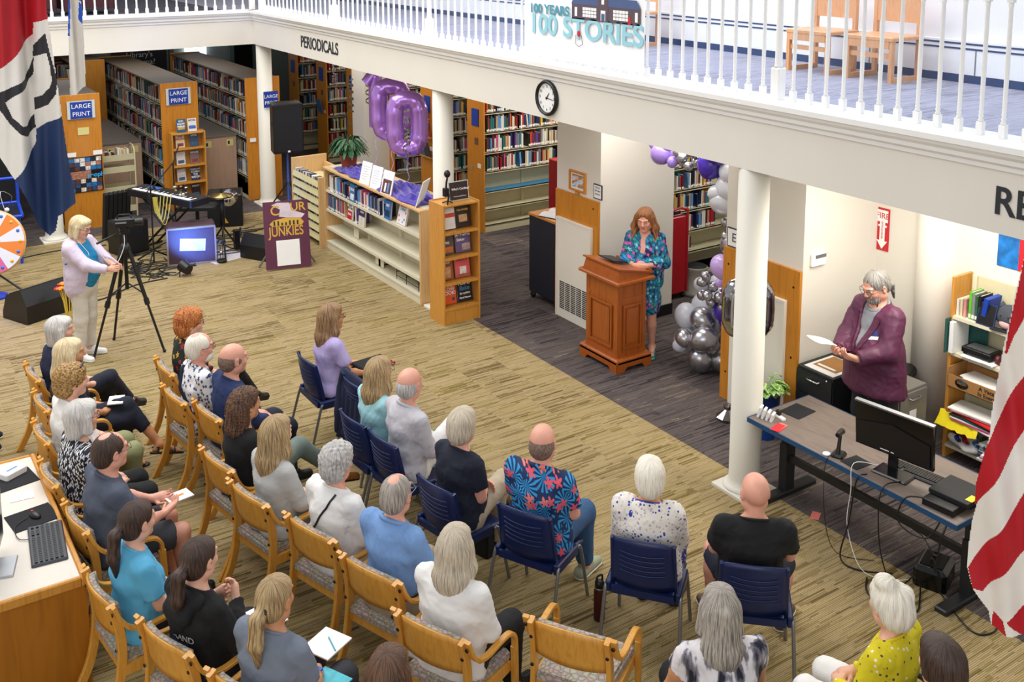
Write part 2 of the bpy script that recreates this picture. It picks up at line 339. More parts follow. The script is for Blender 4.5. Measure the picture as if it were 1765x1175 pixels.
# heater strip along the upper wall
DBL = mat('heater_slot', '#27406b', .5, vary=0)
m = MB().box(9.5, 9.6, -1, 24, 3.38, 3.72, WHITE); hz = m.build('baseboard_upper'); struct(hz)
for z in (3.64, 3.69): struct(bx('slot', 9.494, 9.499, -1, 24, z-.009, z+.009, DBL, hz))
struct(bx('base_strip', 9.49, 9.6, -1, 24, 3.3, 3.375, DBL, hz))
for y in np.arange(2.2, 14, 1.25): struct(bx('heater_joint', 9.4955, 9.499, y, y+.012, 3.38, 3.63, STEEL, hz))
# ---- pillar block and recess walls on the right
def wainscot(name, x, y0, y1, z1=1.62, bolts=(), parent=None):
    p = bx(name, x-.03, x, y0, y1, 0, z1, OAKD, parent); struct(p)
    mb = MB()
    for (y, z) in bolts: mb.lathe([(.001, -.004), (.012, -.004), (.012, 0)], DKTXT, 10, M=Matrix.Translation((x-.03, y, z)) @ Matrix.Rotation(R(-90), 4, 'Y'))
    if bolts: struct(mb.build('bolt', p))
    return p
blk = struct(bx('wall_pillar', 7.53, 8.7, 9.4, 10.27, 0, 2.88, WALL))
struct(bx('baseboard_pillar', 8.42, 8.705, 9.385, 9.4, 0, .14, BLACK)); 
wn = wainscot('wainscot', 7.53, 9.405, 10.26, 1.62, [(9.5, 1.52), (9.5, .95), (9.5, .4), (10.22, 1.15), (10.22, .7), (10.22, .2)])
PANELW = mat('panel_white', '#e4dfd2', .5, vary=.01)
vp = bx('access_panel', 7.47, 7.5, 9.5, 10.2, 0, 1.28, PANELW, wn); struct(vp)
struct(MB().box(7.462, 7.47, 9.5, 10.2, 1.255, 1.28, PANELW).box(7.462, 7.47, 9.5, 9.525, 0, 1.255, PANELW).box(7.462, 7.47, 10.175, 10.2, 0, 1.255, PANELW).build('panel_rim', vp))
mb = MB()
for k in range(5):
    y0 = 9.56+k*.115
    for j in range(15): mb.box(7.464, 7.4695, y0, y0+.095, .12+j*.024, .131+j*.024, DKTXT)
g = mb.build('vent_slots', vp); tag(g, kind='stuff')
blk2 = struct(bx('wall_corner', 7.53, 8.62, 6.34, 7.34, 0, 2.88, WALL))
wn2 = wainscot('wainscot', 7.53, 6.345, 7.345, 1.62, [(6.42, 1.45), (6.42, .75), (7.27, 1.45), (7.27, .9), (7.27, .3)])
vp2 = struct(bx('access_panel', 7.47, 7.5, 6.49, 7.2, 0, 1.30, PANELW, wn2))
struct(MB().box(7.462, 7.47, 6.49, 7.2, 1.275, 1.30, PANELW).box(7.462, 7.47, 6.49, 6.515, 0, 1.275, PANELW).build('panel_rim', vp2))
struct(bx('wall_fire', 8.62, 8.8, -1, 7.3, 0, 2.88, WALL))
m = MB(); m.lathe([(.21, 0), (.21, 2.88)], WALL, 40, (8.68, 5.68, 0)); struct(m.build('wall_column'))
struct(bx('baseboard_right', 8.6, 8.62, 2.5, 5.68, 0, .14, BLACK))
struct(bx('wall_passage_back', 8.8, 14, 6.6, 6.75, 0, 2.88, WALL))
# thermostat, fire sign, notices, switch
t = thing('thermostat', 'white wall thermostat beside the corner above the black drawer cabinet', 'thermostat', (7.72, 6.34, 1.72))
MB().bbox(-.1, .1, -.035, 0, -.06, .06, WHITE, .008).build('housing', t); bx('display', -.06, .09, -.038, -.034, .012, .045, STEEL, t)
FIRER = mat('fire_red', '#c8202a', .5, vary=0)
t = thing('fire_sign', 'red fire extinguisher sign with a white arrow pointing down on the wall', 'sign', (8.618, 6.28, 1.9))
bx('sign_plate', -.008, 0, -.075, .075, -.24, .19, FIRER, t)
mb = MB(); X = -.0095
mb.add([(X, .05, .02), (X, -.05, .02), (X, -.05, .0), (X, -.028, 0), (X, -.028, -.14), (X, -.062, -.14), (X, 0, -.225), (X, .062, -.14), (X, .028, -.14), (X, .028, 0), (X, .05, 0)], [tuple(range(11))], WP)
mb.box(X-.001, X+.001, -.06, .06, .05, .17, WP); mb.box(X-.001, X+.001, -.03, .03, -.14, .05, WP); mb.build('arrow', t)
text('FIRE', .085, (X-.002, 0, .11), (0, -1, 0), (0, 0, 1), FIRER, t, align='CENTER', ext=.001)
text('EXTINGUISHER', .026, (X-.002, .002, -.035), (0, 0, -1), (0, -1, 0), FIRER, t, align='CENTER', ext=.001)
t = thing('framed_picture', 'small landscape painting in a brown wooden frame above the wainscot', 'picture', (7.53, 9.83, 1.79))
mb = MB()
for a in ((-.16, .16, .1, .125), (-.16, .16, -.125, -.1), (-.16, -.135, -.1, .1), (.135, .16, -.1, .1)): mb.box(-.03, 0, a[0], a[1], a[2], a[3], OAKD)
mb.build('frame', t)
bx('mount', -.012, -.004, -.135, .135, -.1, .1, WP, t)
bx('painting', -.016, -.012, -.11, .11, -.08, .08, streak('landscape_paint', [(.3, '#6f8a52'), (.45, '#c78b6a'), (.55, '#dfe7ee'), (.7, '#7fa8d8')], (1, 14, 30), .6, .7, 0), t)
bx('name_plate', -.033, -.001, -.03, .03, -.155, -.13, OAK, t)
def notice(name, label, loc, w, h, lines, face='x'):
    t = thing(name, label, 'sign', loc)
    mb = MB().box(-.012, 0, -w/2, w/2, -h/2, h/2, DKTXT); mb.build('frame', t)
    bx('sheet', -.0135, -.0125, -w/2+.012, w/2-.012, -h/2+.012, h/2-.012, WP, t)
    for i, s in enumerate(lines): text(s, .028, (-.015, 0, h*.28-i*.04), (0, -1, 0), (0, 0, 1), DKTXT, t, align='CENTER', ext=.0005)
    return t
notice('wall_notice', 'small black framed notice right of the landscape painting', (7.53, 9.44, 1.74), .16, .18, ['PLEASE', 'RETURN', 'BOOKS'])
t = notice('wall_notice', 'framed notice beside the balloon garland, half hidden by the column', (7.53, 7.22, 1.73), .2, .2, []); text('E', .13, (-.015, .0, 0), (0, -1, 0), (0, 0, 1), DKTXT, t, align='CENTER', ext=.0005)
t = thing('light_switch', 'brushed steel double switch plate beside the staff bookshelf', 'switch', (8.62, 5.53, 1.2))
bx('plate', -.008, 0, -.07, .07, -.06, .06, STEEL, t); bx('toggle', -.022, -.008, -.03, -.018, -.012, .014, WHITE, t); bx('toggle', -.022, -.008, .018, .03, -.012, .014, WHITE, t)
# ---- columns
def column(x, y, label):
    t = thing('column', label, 'column', (x, y, 0))
    MB().bbox(-.2, .2, -.2, .2, 0, .03, CREAM, .006).build('plinth', t)
    MB().lathe([(.185, .03), (.185, .045), (.165, .06), (.15, .075), (.14, .1), (.135, .12), (.13, 2.86)], CREAM, 40).build('shaft', t)
column(6.38, 5.92, 'cream round column standing at the end of the grey topped desk')
column(6.40, 11.16, 'cream round column between the long low shelf and the oak book display')
column(6.40, 17.43, 'cream round column with a large print sign, behind the tall speaker')
column(2.80, 17.15, 'cream round column half hidden behind the red white and navy flag')
struct(bx('wall_post', 8.1, 8.62, 17.0, 17.5, 0, 2.86, CREAM))
t = thing('hanging_sign', 'blue large print sign fixed to the round column', 'sign', (6.44, 17.26, 1.9)); bx('plate', -.13, .13, -.012, 0, -.14, .14, BLUESIGN, t)
text('LARGE', .085, (0, -.014, .05), (1, 0, 0), (0, 0, 1), WP, t, align='CENTER', ext=.0005); text('PRINT', .085, (0, -.014, -.06), (1, 0, 0), (0, 0, 1), WP, t, align='CENTER', ext=.0005)
# ---- beam lettering
def fit(o, w, ax=1):
    me = o.data; xs = [v.co[ax] for v in me.vertices]; k = w/(max(xs)-min(xs)); c = max(xs) if ax == 1 else min(xs)
    for v in me.vertices: v.co[ax] = c+(v.co[ax]-c)*k
    return o
LET = mat('beam_lettering', '#262b31', .45, vary=0)
for s, y, z, wd, sz, lab in (('PERIODICALS', 15.35, 3.09, 1.4, .25, 'dark lettering PERIODICALS on the white balcony beam'), ('REFERENCE', 3.73, 3.07, 1.25, .26, 'large dark lettering on the balcony beam above the staff desk')):
    o = fit(text(s, sz, (6.246, y, z), (0, -1, 0), (0, 0, 1), LET, None, 'beam_lettering', ext=.003, bold=.004), wd); tag(o, lab, 'lettering')
# ---- clock
t = thing('wall_clock', 'round black rimmed wall clock on the balcony beam', 'clock', (6.25, 8.69, 3.085))
Mc = Matrix.Rotation(R(-90), 4, 'Y')
MB().lathe([(.15, .0), (.185, .0), (.19, .02), (.175, .045), (.16, .04), (.152, .02), (.15, 0)], BLACK, 40, M=Mc, cap=False).build('rim', t)
MB().lathe([(.001, .0), (.158, .0), (.158, .018), (.001, .018)], WHITE, 40, M=Mc, smooth=False).build('dial', t)
for h in range(1, 13):
    a = R(90-30*h); text(str(h), .042, (-.0195, -math.cos(a)*.122, math.sin(a)*.122), (0, -1, 0), (0, 0, 1), DKTXT, t, 'numeral', 'CENTER', .0005)
for nm, a, l, wd in (('hour_hand', R(90-38), .075, .009), ('minute_hand', R(90-95), .12, .006)):
    u = Vector((0, -math.cos(a), math.sin(a))); v = Vector((0, math.sin(a), math.cos(a)))
    c = Vector((-.023, 0, 0)); MB().add([c-u*.02-v*wd, c-u*.02+v*wd, c+u*l+v*wd*.4, c+u*l-v*wd*.4], [(0, 1, 2, 3)], DKTXT).build(nm, t)
# ---- railing
GL = None
def glassmat():
    m, nt, b = nmat('rail_glass'); L = nt.links
    tr = N(nt, 'ShaderNodeBsdfTransparent'); tr.inputs[0].default_value = lin('#f3f6fb'); gl = N(nt, 'ShaderNodeBsdfGlossy'); gl.inputs['Roughness'].default_value = .04
    lw = N(nt, 'ShaderNodeLayerWeight'); p_ = N(nt, 'ShaderNodeMath', operation='POWER'); L.new(lw.outputs['Facing'], p_.inputs[0]); p_.inputs[1].default_value = 4; fr = N(nt, 'ShaderNodeMath', operation='MULTIPLY_ADD'); L.new(p_.outputs[0], fr.inputs[0]); fr.inputs[1].default_value = .35; fr.inputs[2].default_value = .025; mx = N(nt, 'ShaderNodeMixShader')
    L.new(fr.outputs[0], mx.inputs[0]); L.new(tr.outputs[0], mx.inputs[1]); L.new(gl.outputs[0], mx.inputs[2]); L.new(mx.outputs[0], nt.nodes['Material Output'].inputs[0]); return m
GL = glassmat()
def baluster_mesh():
    mb = MB().box(-.022, .022, -.022, .022, 0, .09, WHITE)
    mb.lathe([(.016, .09), (.021, .1), (.013, .115), (.019, .128), (.013, .142), (.017, .155), (.014, .17), (.0165, .45), (.014, .86), (.019, .875), (.014, .89)], WHITE, 8)
    mb.box(-.02, .02, -.02, .02, .89, .95, WHITE); return mb
def newel_mesh():
    return MB().bbox(-.045, .045, -.045, .045, 0, .26, WHITE, .008).lathe([(.04, .26), (.032, .28), (.03, .3), (.026, .9), (.03, .95)], WHITE, 16).bbox(-.045, .045, -.045, .045, .95, 1.1, WHITE, .008)
rail = thing('balcony_railing', 'white turned baluster railing with clear panels on the long right balcony', 'railing', (6.4, 0, 3.455))
b0 = baluster_mesh().build('baluster', rail); n0 = newel_mesh().build('newel_post', rail)
nys = [2.82, 5.72, 8.6, 11.48, 14.38, 17.45]; n0.location = (0, nys[0], 0)
for y in nys[1:]: c = n0.copy(); COL.objects.link(c); c.location = (0, y, 0)
first = True
for a, b in zip(nys[:-1], nys[1:]):
    n = 18
    for k in range(1, n):
        y = a+(b-a)*k/n
        if first: b0.location = (0, y, 0); first = False
        else: c = b0.copy(); COL.objects.link(c); c.location = (0, y, 0)
    p = bx('glass_panel', .09, .096, a+.06, b-.06, .0, .92, GL, rail)
bx('hand_rail', -.04, .04, 2.5, 17.5, .95, 1.0, WHITE, rail)
rail2 = thing('balcony_railing', 'white baluster railing on the far balcony behind the flags', 'railing', (0, 17.65, 3.455))
fst = None
for k in range(46):
    x = 6.3-.163*k
    if k % 18 == 0: o = n0.copy()
    else: o = b0.copy()
    COL.objects.link(o); o.parent = rail2; o.location = (x, 0, 0)
bx('hand_rail', -1.5, 6.4, -.04, .04, .95, 1.0, WHITE, rail2)
# ---- banner on the railing
BNT1 = mat('banner_teal', '#4c96aa', .6, vary=.02); BNT2 = mat('banner_pale_teal', '#93cbd8', .6, vary=.02); BRK = mat('banner_brick', '#5a4a55', .6, vary=.08, vscale=40); ROOFB = mat('banner_roof', '#4a5b86', .6, vary=.05)
t = thing('banner', 'white anniversary banner with teal lettering tied to the balcony railing', 'banner', (6.345, 8.28, 3.5))
mb = MB(); ny, nz = 40, 16; vs = []
for j in range(nz+1):
    for i in range(ny+1):
        y = .99-1.98*i/ny; z = .9*j/nz-.01*math.sin(math.pi*i/ny); vs.append((.006*math.sin(i*.9)*(1-j/nz*.3), y, z))
mb.add(vs, [(j*(ny+1)+i, j*(ny+1)+i+1, (j+1)*(ny+1)+i+1, (j+1)*(ny+1)+i) for j in range(nz) for i in range(ny)], mat('banner_cloth', '#f3f2f4', .5, vary=.01), True); mb.build('cloth', t)
X = -.014
fit(text('100 YEARS', .135, (X, .87, .49), (0, -1, 0), (0, 0, 1), BNT1, t, ext=.001, bold=.004), .68)
fit(text('100 STORIES', .29, (X, .87, .325), (0, -1, 0), (0, 0, 1), BNT2, t, ext=.001, bold=.007), 1.8)
mb = MB(); q = lambda y0, y1, z0, z1, m, e=0: mb.box(X-.001-e, X+.001, y0, y1, z0, z1, m)
q(-.93, .12, .43, .585, BRK); mb.add([(X-.002, .13, .58), (X-.002, -.94, .58), (X-.002, -.88, .665), (X-.002, .08, .665)], [(0, 1, 2, 3)], ROOFB)
q(-.46, -.3, .43, .73, BRK, .002); q(-.42, -.35, .44, .54, WP, .003); q(-.41, -.36, .44, .51, ROOFB, .004); q(-.4, -.36, .6, .66, WP, .003)
for y in (0.07, -.86): q(y-.04, y, .46, .55, WP, .002)
for y0 in (-.06, -.54):
    for i in range(5):
        for j in range(3): q(y0-.045*(i+1)+.006, y0-.045*i, .46+j*.034, .488+j*.034, WP, .002)
q(-.8, -.76, .43, .5, FIRER, .003)
mb.build('school_drawing', t)
mb = MB().sph((X-.003, .0, .285), .032, FIRER, 10, 6, (.1, .8, 1)); mb.build('apple', t)
mb = MB(); pth = [(X-.002, .05, .27), (X-.002, .055, .18), (X-.002, 0, .155), (X-.002, -.06, .18), (X-.002, -.045, .27)]; mb.tube(pth, .003, DKTXT, 4); mb.build('open_book_drawing', t)
# ---- chairs up on the balcony
PINE = wood('pine', '#c98d5c', '#dba577', (14, 14, 2))
def lobby_chair(label, x, y, grp):
    t = thing('wooden_side_chair', label, 'chair', (x, y, 3.3), 0, grp)
    for s in (-1, 1):
        Y = s*.26
        MB().box(-.24, .24, Y-.02, Y+.02, 0, .05, PINE).build('runner', t)
        bx('leg', -.24, -.19, Y-.02, Y+.02, .05, .42, PINE, t); bx('leg', .19, .24, Y-.02, Y+.02, .05, .85, PINE, t)
    MB().bbox(-.25, .25, -.29, .29, .42, .46, PINE, .01).build('seat', t)
    bx('stretcher', -.22, -.2, -.24, .24, .24, .29, PINE, t); bx('seat_rail', -.245, -.215, -.24, .24, .34, .42, PINE, t)
    bx('backrest', .195, .23, -.24, .24, .58, .85, PINE, t)
    return t
lobby_chair('blond wooden chair behind the balcony railing, nearer the banner', 9.0, 7.45, 'chairs on the balcony')
lobby_chair('blond wooden chair behind the balcony railing, right of its twin', 9.05, 6.7, 'chairs on the balcony')
lobby_chair('blond wooden chair far along the balcony, left of the banner', 9.0, 10.6, 'chairs on the balcony')
lobby_chair('blond wooden chair far along the balcony near the middle railing post', 9.0, 12.4, 'chairs on the balcony')
# dark furniture on the far balcony
for x, lab in ((3.1, 'dark red upholstered armchair behind the far railing, next to the flags'), (4.1, 'dark red upholstered armchair behind the far railing, right of the pale flag')):
    t = thing('armchair', lab, 'chair', (x+.0, 20.4, 3.3), 0, 'armchairs on the far balcony'); DR = mat('maroon_fabric', '#4a2328', .8)
    MB().bbox(-.38, .38, -.35, .35, .12, .44, DR, .05).build('seat', t); MB().bbox(-.38, .38, .22, .4, .3, .95, DR, .05).build('backrest', t)
    for s in (-1, 1): MB().bbox(s*.38-.07, s*.38+.07, -.35, .35, .1, .62, DR, .03).build('arm', t)
# ================================================================ BOOKS
BOOKCOL = [('dark blue', '#1d2c55'), ('black', '#1b1a1d'), ('red', '#a3242a'), ('white', '#dcd8cf'), ('tan', '#b69a74'), ('teal', '#27707c'), ('grey', '#7d7f85'), ('brown', '#5a3526'),
           ('green', '#2c5a3d'), ('light blue', '#5d8fc4'), ('maroon', '#561a27'), ('yellow', '#d3a93b'), ('purple', '#5b3b80'), ('orange', '#cf5a25'), ('cream', '#cdbf9d'), ('pink', '#c94f78')]
PAGE = mat('page_edges', '#d9d0bb', .8, vary=.05, stretch=(1, 1, 1), vscale=60)
STK = mat('spine_sticker', '#ece9df', .6, vary=0)
def bookgeo(mb, cm, Mt=None):
    # unit book: thickness x, depth y (spine at y=-.5), height z 0..1; cover boards proud of the pages
    Mt = Mt or Matrix.Identity(4)
    P = [(-.5, .5), (-.5, -.46), (-.4, -.5), (.4, -.5), (.5, -.46), (.5, .5), (.42, .5), (.42, -.44), (-.42, -.44), (-.42, .5)]
    mb.prism(P, 0, 1, cm, Mt)
    mb.box(-.42, .42, -.44, .44, .02, .965, PAGE, Mt)
    mb.add([Mt @ Vector(p) for p in ((-.4, -.503, .06), (.4, -.503, .06), (.4, -.503, .2), (-.4, -.503, .2))], [(0, 1, 2, 3)], STK)
BMAT = [mat('book_'+n.replace(' ', '_'), c, .45, vary=.12, vscale=3) for n, c in BOOKCOL]
BMESH = []
for k, (n, c) in enumerate(BOOKCOL):
    mb = MB(); bookgeo(mb, BMAT[k]); o = mb.build('book'); BMESH.append(o.data); bpy.data.objects.remove(o)
BOOKS = []   # (size score, matrix, colour index, label place, group)
def shelf_books(Mt, x0, x1, z, hmin, hmax, dep, place, fill=1.0, yfront=0, pal=None, run=None, tmin=.018, tmax=.042):
    """books along local x, spines towards local -y at y=yfront"""
    x = x0; rnd = random.Random(int(abs(x0*977+z*313+Mt.translation.x*71+Mt.translation.y*37)*100) % 99991)
    gap_next = x+rnd.uniform(.35, .8)
    while x < x1-.02:
        if run and not any(a <= x <= b for a, b in run): x += .02; continue
        t = rnd.uniform(tmin, tmax); h = rnd.uniform(hmin, hmax); d = dep*rnd.uniform(.85, 1)
        if x+t > x1: break
        if rnd.random() < fill:
            tilt = 0; 
            k = rnd.choice(pal) if pal else rnd.choices(range(16), [5, 6, 4, 5, 3, 3, 3, 2, 2, 3, 2, 1.5, 1, 1.2, 3, .8])[0]
            if x > gap_next: x += rnd.uniform(.03, .12); gap_next = x+rnd.uniform(.5, 1.3); tilt = rnd.uniform(-.16, 0)
            L = Matrix.Translation((x+t/2, yfront+d/2+rnd.uniform(0, .012), z)) @ Matrix.Rotation(tilt, 4, 'Y') @ Matrix.Diagonal((t*.96, d, h, 1))
            W = Mt @ L; p = W.translation; dist = (p-Vector((0, 0, 4.8))).length
            BOOKS.append((h/dist, W, k, place))
        x += t
def bay_range(name, label, L, D, Hh, levels, loc, rz, group=None, end=OAKD, body=BEIGE, near_end=True, far_end=True, top=None, both=True, endh=None, uprights=.9, cat='bookcase', kick=.1):
    """double sided steel range: local x 0..L, face -y at y=0, depth D"""
    t = thing(name, label, cat, loc, rz, group)
    eh = endh or Hh
    if far_end: MB().bbox(-.03, 0, -.02, D+.02, 0, eh, end, .004).build('end_panel', t)
    if near_end: MB().bbox(L, L+.03, -.02, D+.02, 0, eh, end, .004).build('end_panel', t)
    bx('base', 0, L, .0, D, 0, kick, body, t)
    bx('centre_panel', 0, L, D/2-.008 if both else D-.02, D/2+.008 if both else D-.005, kick, Hh-.02, body, t)
    for z in levels:
        MB().box(0, L, 0, D/2-.01 if both else D-.02, z-.016, z, body).box(0, L, 0, .006, z-.03, z, body).build('shelf', t)
    n = max(1, round(L/uprights))
    for k in range(1, n):
        bx('upright', L*k/n-.015, L*k/n+.015, D/2-.05 if both else D-.07, D/2+.05 if both else D-.02, kick, Hh-.02, body, t)
    if top is not None: bx('top_board', 0, L, -.015, D+.015, Hh-.025, Hh, top, t)
    M = Matrix.Translation(loc) @ Matrix.Rotation(R(rz), 4, 'Z')
    return t, M
BMESH.append(BMESH[8].copy()); BMESH[16].materials[0] = mat('book_bright_green', '#5cb531', .45)
BRT = mat('brown_top', '#6e5d4b', .55, vary=.05)
# ---- tall ranges whose end panels face the hall (run along x, books face -y)
tall = [1.95, 1.63, 1.31, .99, .67, .38, .12]
def big(Y, xl, lab, seen, grp='tall steel ranges behind the periodicals'):
    t, M = bay_range('tall_book_range', lab, 3.4, .46, 2.25, tall, (8.63, Y, 0), 0, grp)
    return t, M
rows = [(13.73, 'tall range with an oak end panel just left of the white pillar wall'), (15.3, 'tall range with magazines on its end, behind the purple balloons'), (16.85, 'tall range behind the white post and the balloons'),
        (18.35, 'tall range whose bright oak end panel carries silver streamers'), (19.85, 'tall range left of the streamer panel, holding a face-out magazine'), (21.4, 'farthest left of the tall ranges in the back, above the tall speaker')]
for i, (Y, lab) in enumerate(rows):
    t, M = big(Y, 8.63, lab, 1)
    L = 3.3 if i == 0 else (1.6 if i == 1 else 1.1)
    for z in tall[:4] if i == 0 else tall[:6]:
        shelf_books(M, .06, L, z, .2, .27, .17, 'on the '+['range by the pillar wall', 'range behind the balloons', 'range behind the post', 'range by the streamers', 'range left of the streamers', 'farthest left tall range'][i]+', '+{1.95: 'top', 1.63: 'second', 1.31: 'third', .99: 'fourth', .67: 'fifth', .38: 'sixth'}[z]+' shelf', .97, .02)
    if i == 0:
        bx('blue_glow_sheet', .02, 3.3, .01, .2, .67, .675, mat('blue_glow', '#2f86b8', .35, vary=.1), t)  # blue glow on the empty shelf, put in as a coloured sheet
    # sign and label holders on the end panel
    s = bx('section_sign', -.045, -.031, .12, .32, 1.72, 2.0, BLUESIGN, t)
    bx('label_holder', -.037, -.031, .14, .24, 1.42, 1.53, mat('label_brown', '#6b4e36', .5), t); bx('label_holder', -.037, -.031, .05, .15, 1.05, 1.12, WP, t); bx('label_holder', -.037, -.031, .3, .4, .98, 1.05, mat('label_tan', '#a08a68', .5), t)
MAGM = [mat('magazine_'+n, c, .35, vary=.35, vscale=9) for n, c in (('red', '#b03a3c'), ('pink', '#c98a8a'), ('dark', '#443b3b'), ('blue', '#4b6fa0'))]
for k, (y, z, lab) in enumerate(((15.42, 1.3, 'pink magazine'), (15.62, 1.3, 'red magazine'), (15.42, .95, 'dark magazine'), (15.62, .95, 'red covered magazine'), (15.5, 1.62, 'pale magazine'))):
    t = thing('magazine', lab+' in the rack on the end panel behind the balloons, '+['upper left', 'upper right', 'lower left', 'lower right', 'topmost'][k], 'magazine', (8.56, y, z))
    M_ = Matrix.Rotation(R(-14), 4, 'Y'); MB().box(-.012, 0, -.09, .09, 0, .28, MAGM[k % 4], M_).build('cover', t)
    MB().box(-.02, .03, -.095, .095, -.02, 0, OAK).build('ledge', t)
t = thing('magazine', 'face-out red and blue magazine hanging on a tall range end panel', 'magazine', (8.57, 20.05, 1.05)); MB().box(-.012, 0, -.12, .12, 0, .3, MAGM[3], Matrix.Rotation(R(-12), 4, 'Y')).build('cover', t); bx('spine', -.014, -.002, -.128, -.12, 0, .3, MAGM[0], t)
# ---- range behind the podium woman (steel, red books)
lv = [1.90, 1.59, 1.27, .97, .67, .37, .1]
t, M = bay_range('steel_book_range', 'cream steel range of red and blue books behind the speaking woman and the red cart', 3.2, .5, 2.2, lv, (9.2, 10.32, 0), 0, None, near_end=False, end=BEIGE)
for z, x1, rn in ((1.27, 1.1, None), (.97, 1.25, None), (.67, 1.2, None), (.37, .75, None), (1.59, 1.2, None)):
    shelf_books(M, .1, x1, z, .19, .245, .17, 'on the steel range behind the podium, '+{1.27: 'upper', .97: 'middle', .67: 'lower', .37: 'lowest', 1.59: 'top'}[z]+' row', .98, .02, pal=([2, 3, 2, 15, 2, 10, 9] if z < .5 else [0, 0, 2, 2, 1, 3, 9, 5, 11, 10, 4, 3]))
# ---- large print ranges on the left: run along y, books face -x
zl = [1.86, 1.5, 1.14, .78, .42, .1]
def ranges_y(x, y0, y1, lab, H=2.2, levels=zl, D=.6, end=OAKD, top=BRT, **k):
    return bay_range('large_print_range', lab, y1-y0, D, H, levels, (x, y1, 0), -90, 'large print ranges', end=end, top=top, endh=H+.02, **k)
SIGNH = mat('sign_holder', '#c9d2cf', .4, vary=0)
def lp_sign(x, y, z):
    t = thing('hanging_sign', 'blue large print sign on the oak panel, '+('left end panel beside the flags' if x < 4 else 'centre end panel above the paperbacks'), 'sign', (x, y, z))
    bx('holder', -.21, .21, -.012, 0, -.15, .14, SIGNH, t); bx('plate', -.165, .165, -.016, -.012, -.145, .125, BLUESIGN, t)
    text('LARGE', .1, (0, -.018, .05), (1, 0, 0), (0, 0, 1), WP, t, align='CENTER', ext=.0005); text('PRINT', .1, (0, -.018, -.075), (1, 0, 0), (0, 0, 1), WP, t, align='CENTER', ext=.0005)
t, M = ranges_y(3.04, 17.55, 19.6, 'large print range with people-photo poster on its end panel, next to the flags')
shelf_books(M, .1, 1.95, 1.5, .2, .3, .2, 'on the left large print range', .95, .02)
for z in zl[:5]: shelf_books(Matrix.Translation((3.04+.6, 17.6, 0)) @ Matrix.Rotation(R(90), 4, 'Z'), .1, 1.9, z, .2, .3, .2, 'on the left large print range', .9, .0) if 0 else None
lp_sign(3.36, 17.5, 1.98)
bx('label_holder', .0, .0001, 0, 0, 0, 0, YEL) if 0 else None
mb = MB(); 
tt = thing('wall_label', 'small yellow label on the left oak end panel', 'label', (3.38, 17.515, 1.62)); bx('card', -.085, .085, -.004, 0, -.06, .06, YEL, tt)
for x, lab in ((3.2, 'left'), (3.6, 'right')):
    tt = thing('wall_label', 'small white label above the photo poster, the '+lab+' one', 'label', (x-.02, 17.515, 1.25)); bx('card', -.07, .07, -.004, 0, -.035, .035, WP, tt)
# poster of many small faces
tt = thing('poster', 'poster of many small portraits on the left oak end panel', 'poster', (3.38, 17.51, .95)); bx('board', -.26, .26, -.006, 0, -.33, .25, BLACK, tt)
pc = [mat('portrait_'+str(i), c, .4, vary=.4, vscale=30) for i, c in enumerate(('#a8735c', '#2f6fa8', '#1d2430', '#5b3a30', '#d8d2c8', '#274a78', '#2a1f22'))]
rr = random.Random(3)
for j in range(8):
    if j in (3, 4): continue
    for i in range(6):
        bx('portrait', -.25+i*.083, -.25+i*.083+.076, -.009, -.006, .17-j*.07, .235-j*.07, rr.choice(pc), tt)
bx('portrait', -.25, .08, -.009, -.006, -.108, .02, pc[0], tt)
text('people', .1, (.16, -.011, -.06), (1, 0, 0), (0, 0, 1), mat('sky_lettering', '#3ba3dc', .5, vary=0), tt, align='CENTER', ext=.0005, bold=.003)
t, M = ranges_y(4.76, 18.0, 22.6, 'long large print range in the middle, its oak end panel behind the paperback display')
for z in zl[:5]: shelf_books(M, .05, 4.55, z, .2, .29, .2, 'on the middle large print range', .97, .02)
lp_sign(5.04, 17.96, 1.99)
t, M = ranges_y(6.2, 17.85, 22.5, 'right large print range ending behind the round column')
for z in zl[:5]: shelf_books(M, .05, 4.6, z, .2, .29, .2, 'on the right large print range', .97, .02)
tt = thing('wall_label', 'small white label on the oak end panel of the right large print range', 'label', (6.28, 17.8, 1.1)); bx('card', -.05, .06, -.004, 0, -.035, .035, WP, tt)
t, M = ranges_y(3.95, 21.3, 23.4, 'dark range at the far back left, partly behind the pale flag', H=2.3)
for z in zl[:3]: shelf_books(Matrix.Translation((3.9, 23.4, 0)) @ Matrix.Rotation(R(-90), 4, 'Z'), .1, 2.0, z, .2, .3, .2, 'on the far back left range', .9, .0)
# low cases with pale wood ends
def lowcase(x, y0, y1, lab, H=1.1, D=.62):
    t = thing('low_bookcase', lab, 'bookcase', (x, y1, 0), -90, 'low bookcases between the large print ranges'); L = y1-y0
    MB().bbox(L, L+.03, -.02, D+.02, 0, H, PINKW, .004).build('end_panel', t); bx('end_panel', -.03, 0, -.02, D+.02, 0, H, PINKW, t)
    MB().bbox(-.03, L+.04, -.03, D+.03, H, H+.03, mat('low_case_top', '#6f655b', .5, vary=.04), .005).build('top_board', t)
    bx('back_panel', 0, L, D/2-.01, D/2+.01, 0, H, BEIGE, t)
    for z in (.05, .4, .75): bx('shelf', 0, L, 0, D, z-.02, z, BEIGE, t)
    for y in (.06, D-.16): bx('range_label', L+.031, L+.036, y, y+.12, H-.17, H-.05, YEL, t); 
    for y in (.08, D-.14): bx('label_print', L+.0365, L+.037, y, y+.035, H-.14, H-.08, DKTXT, t)
    M = Matrix.Translation((x, y1, 0)) @ Matrix.Rotation(R(-90), 4, 'Z')
    for z in (.4, .75): shelf_books(M, .05, L-.05, z, .2, .28, .18, 'in the low bookcase', .95, .02)
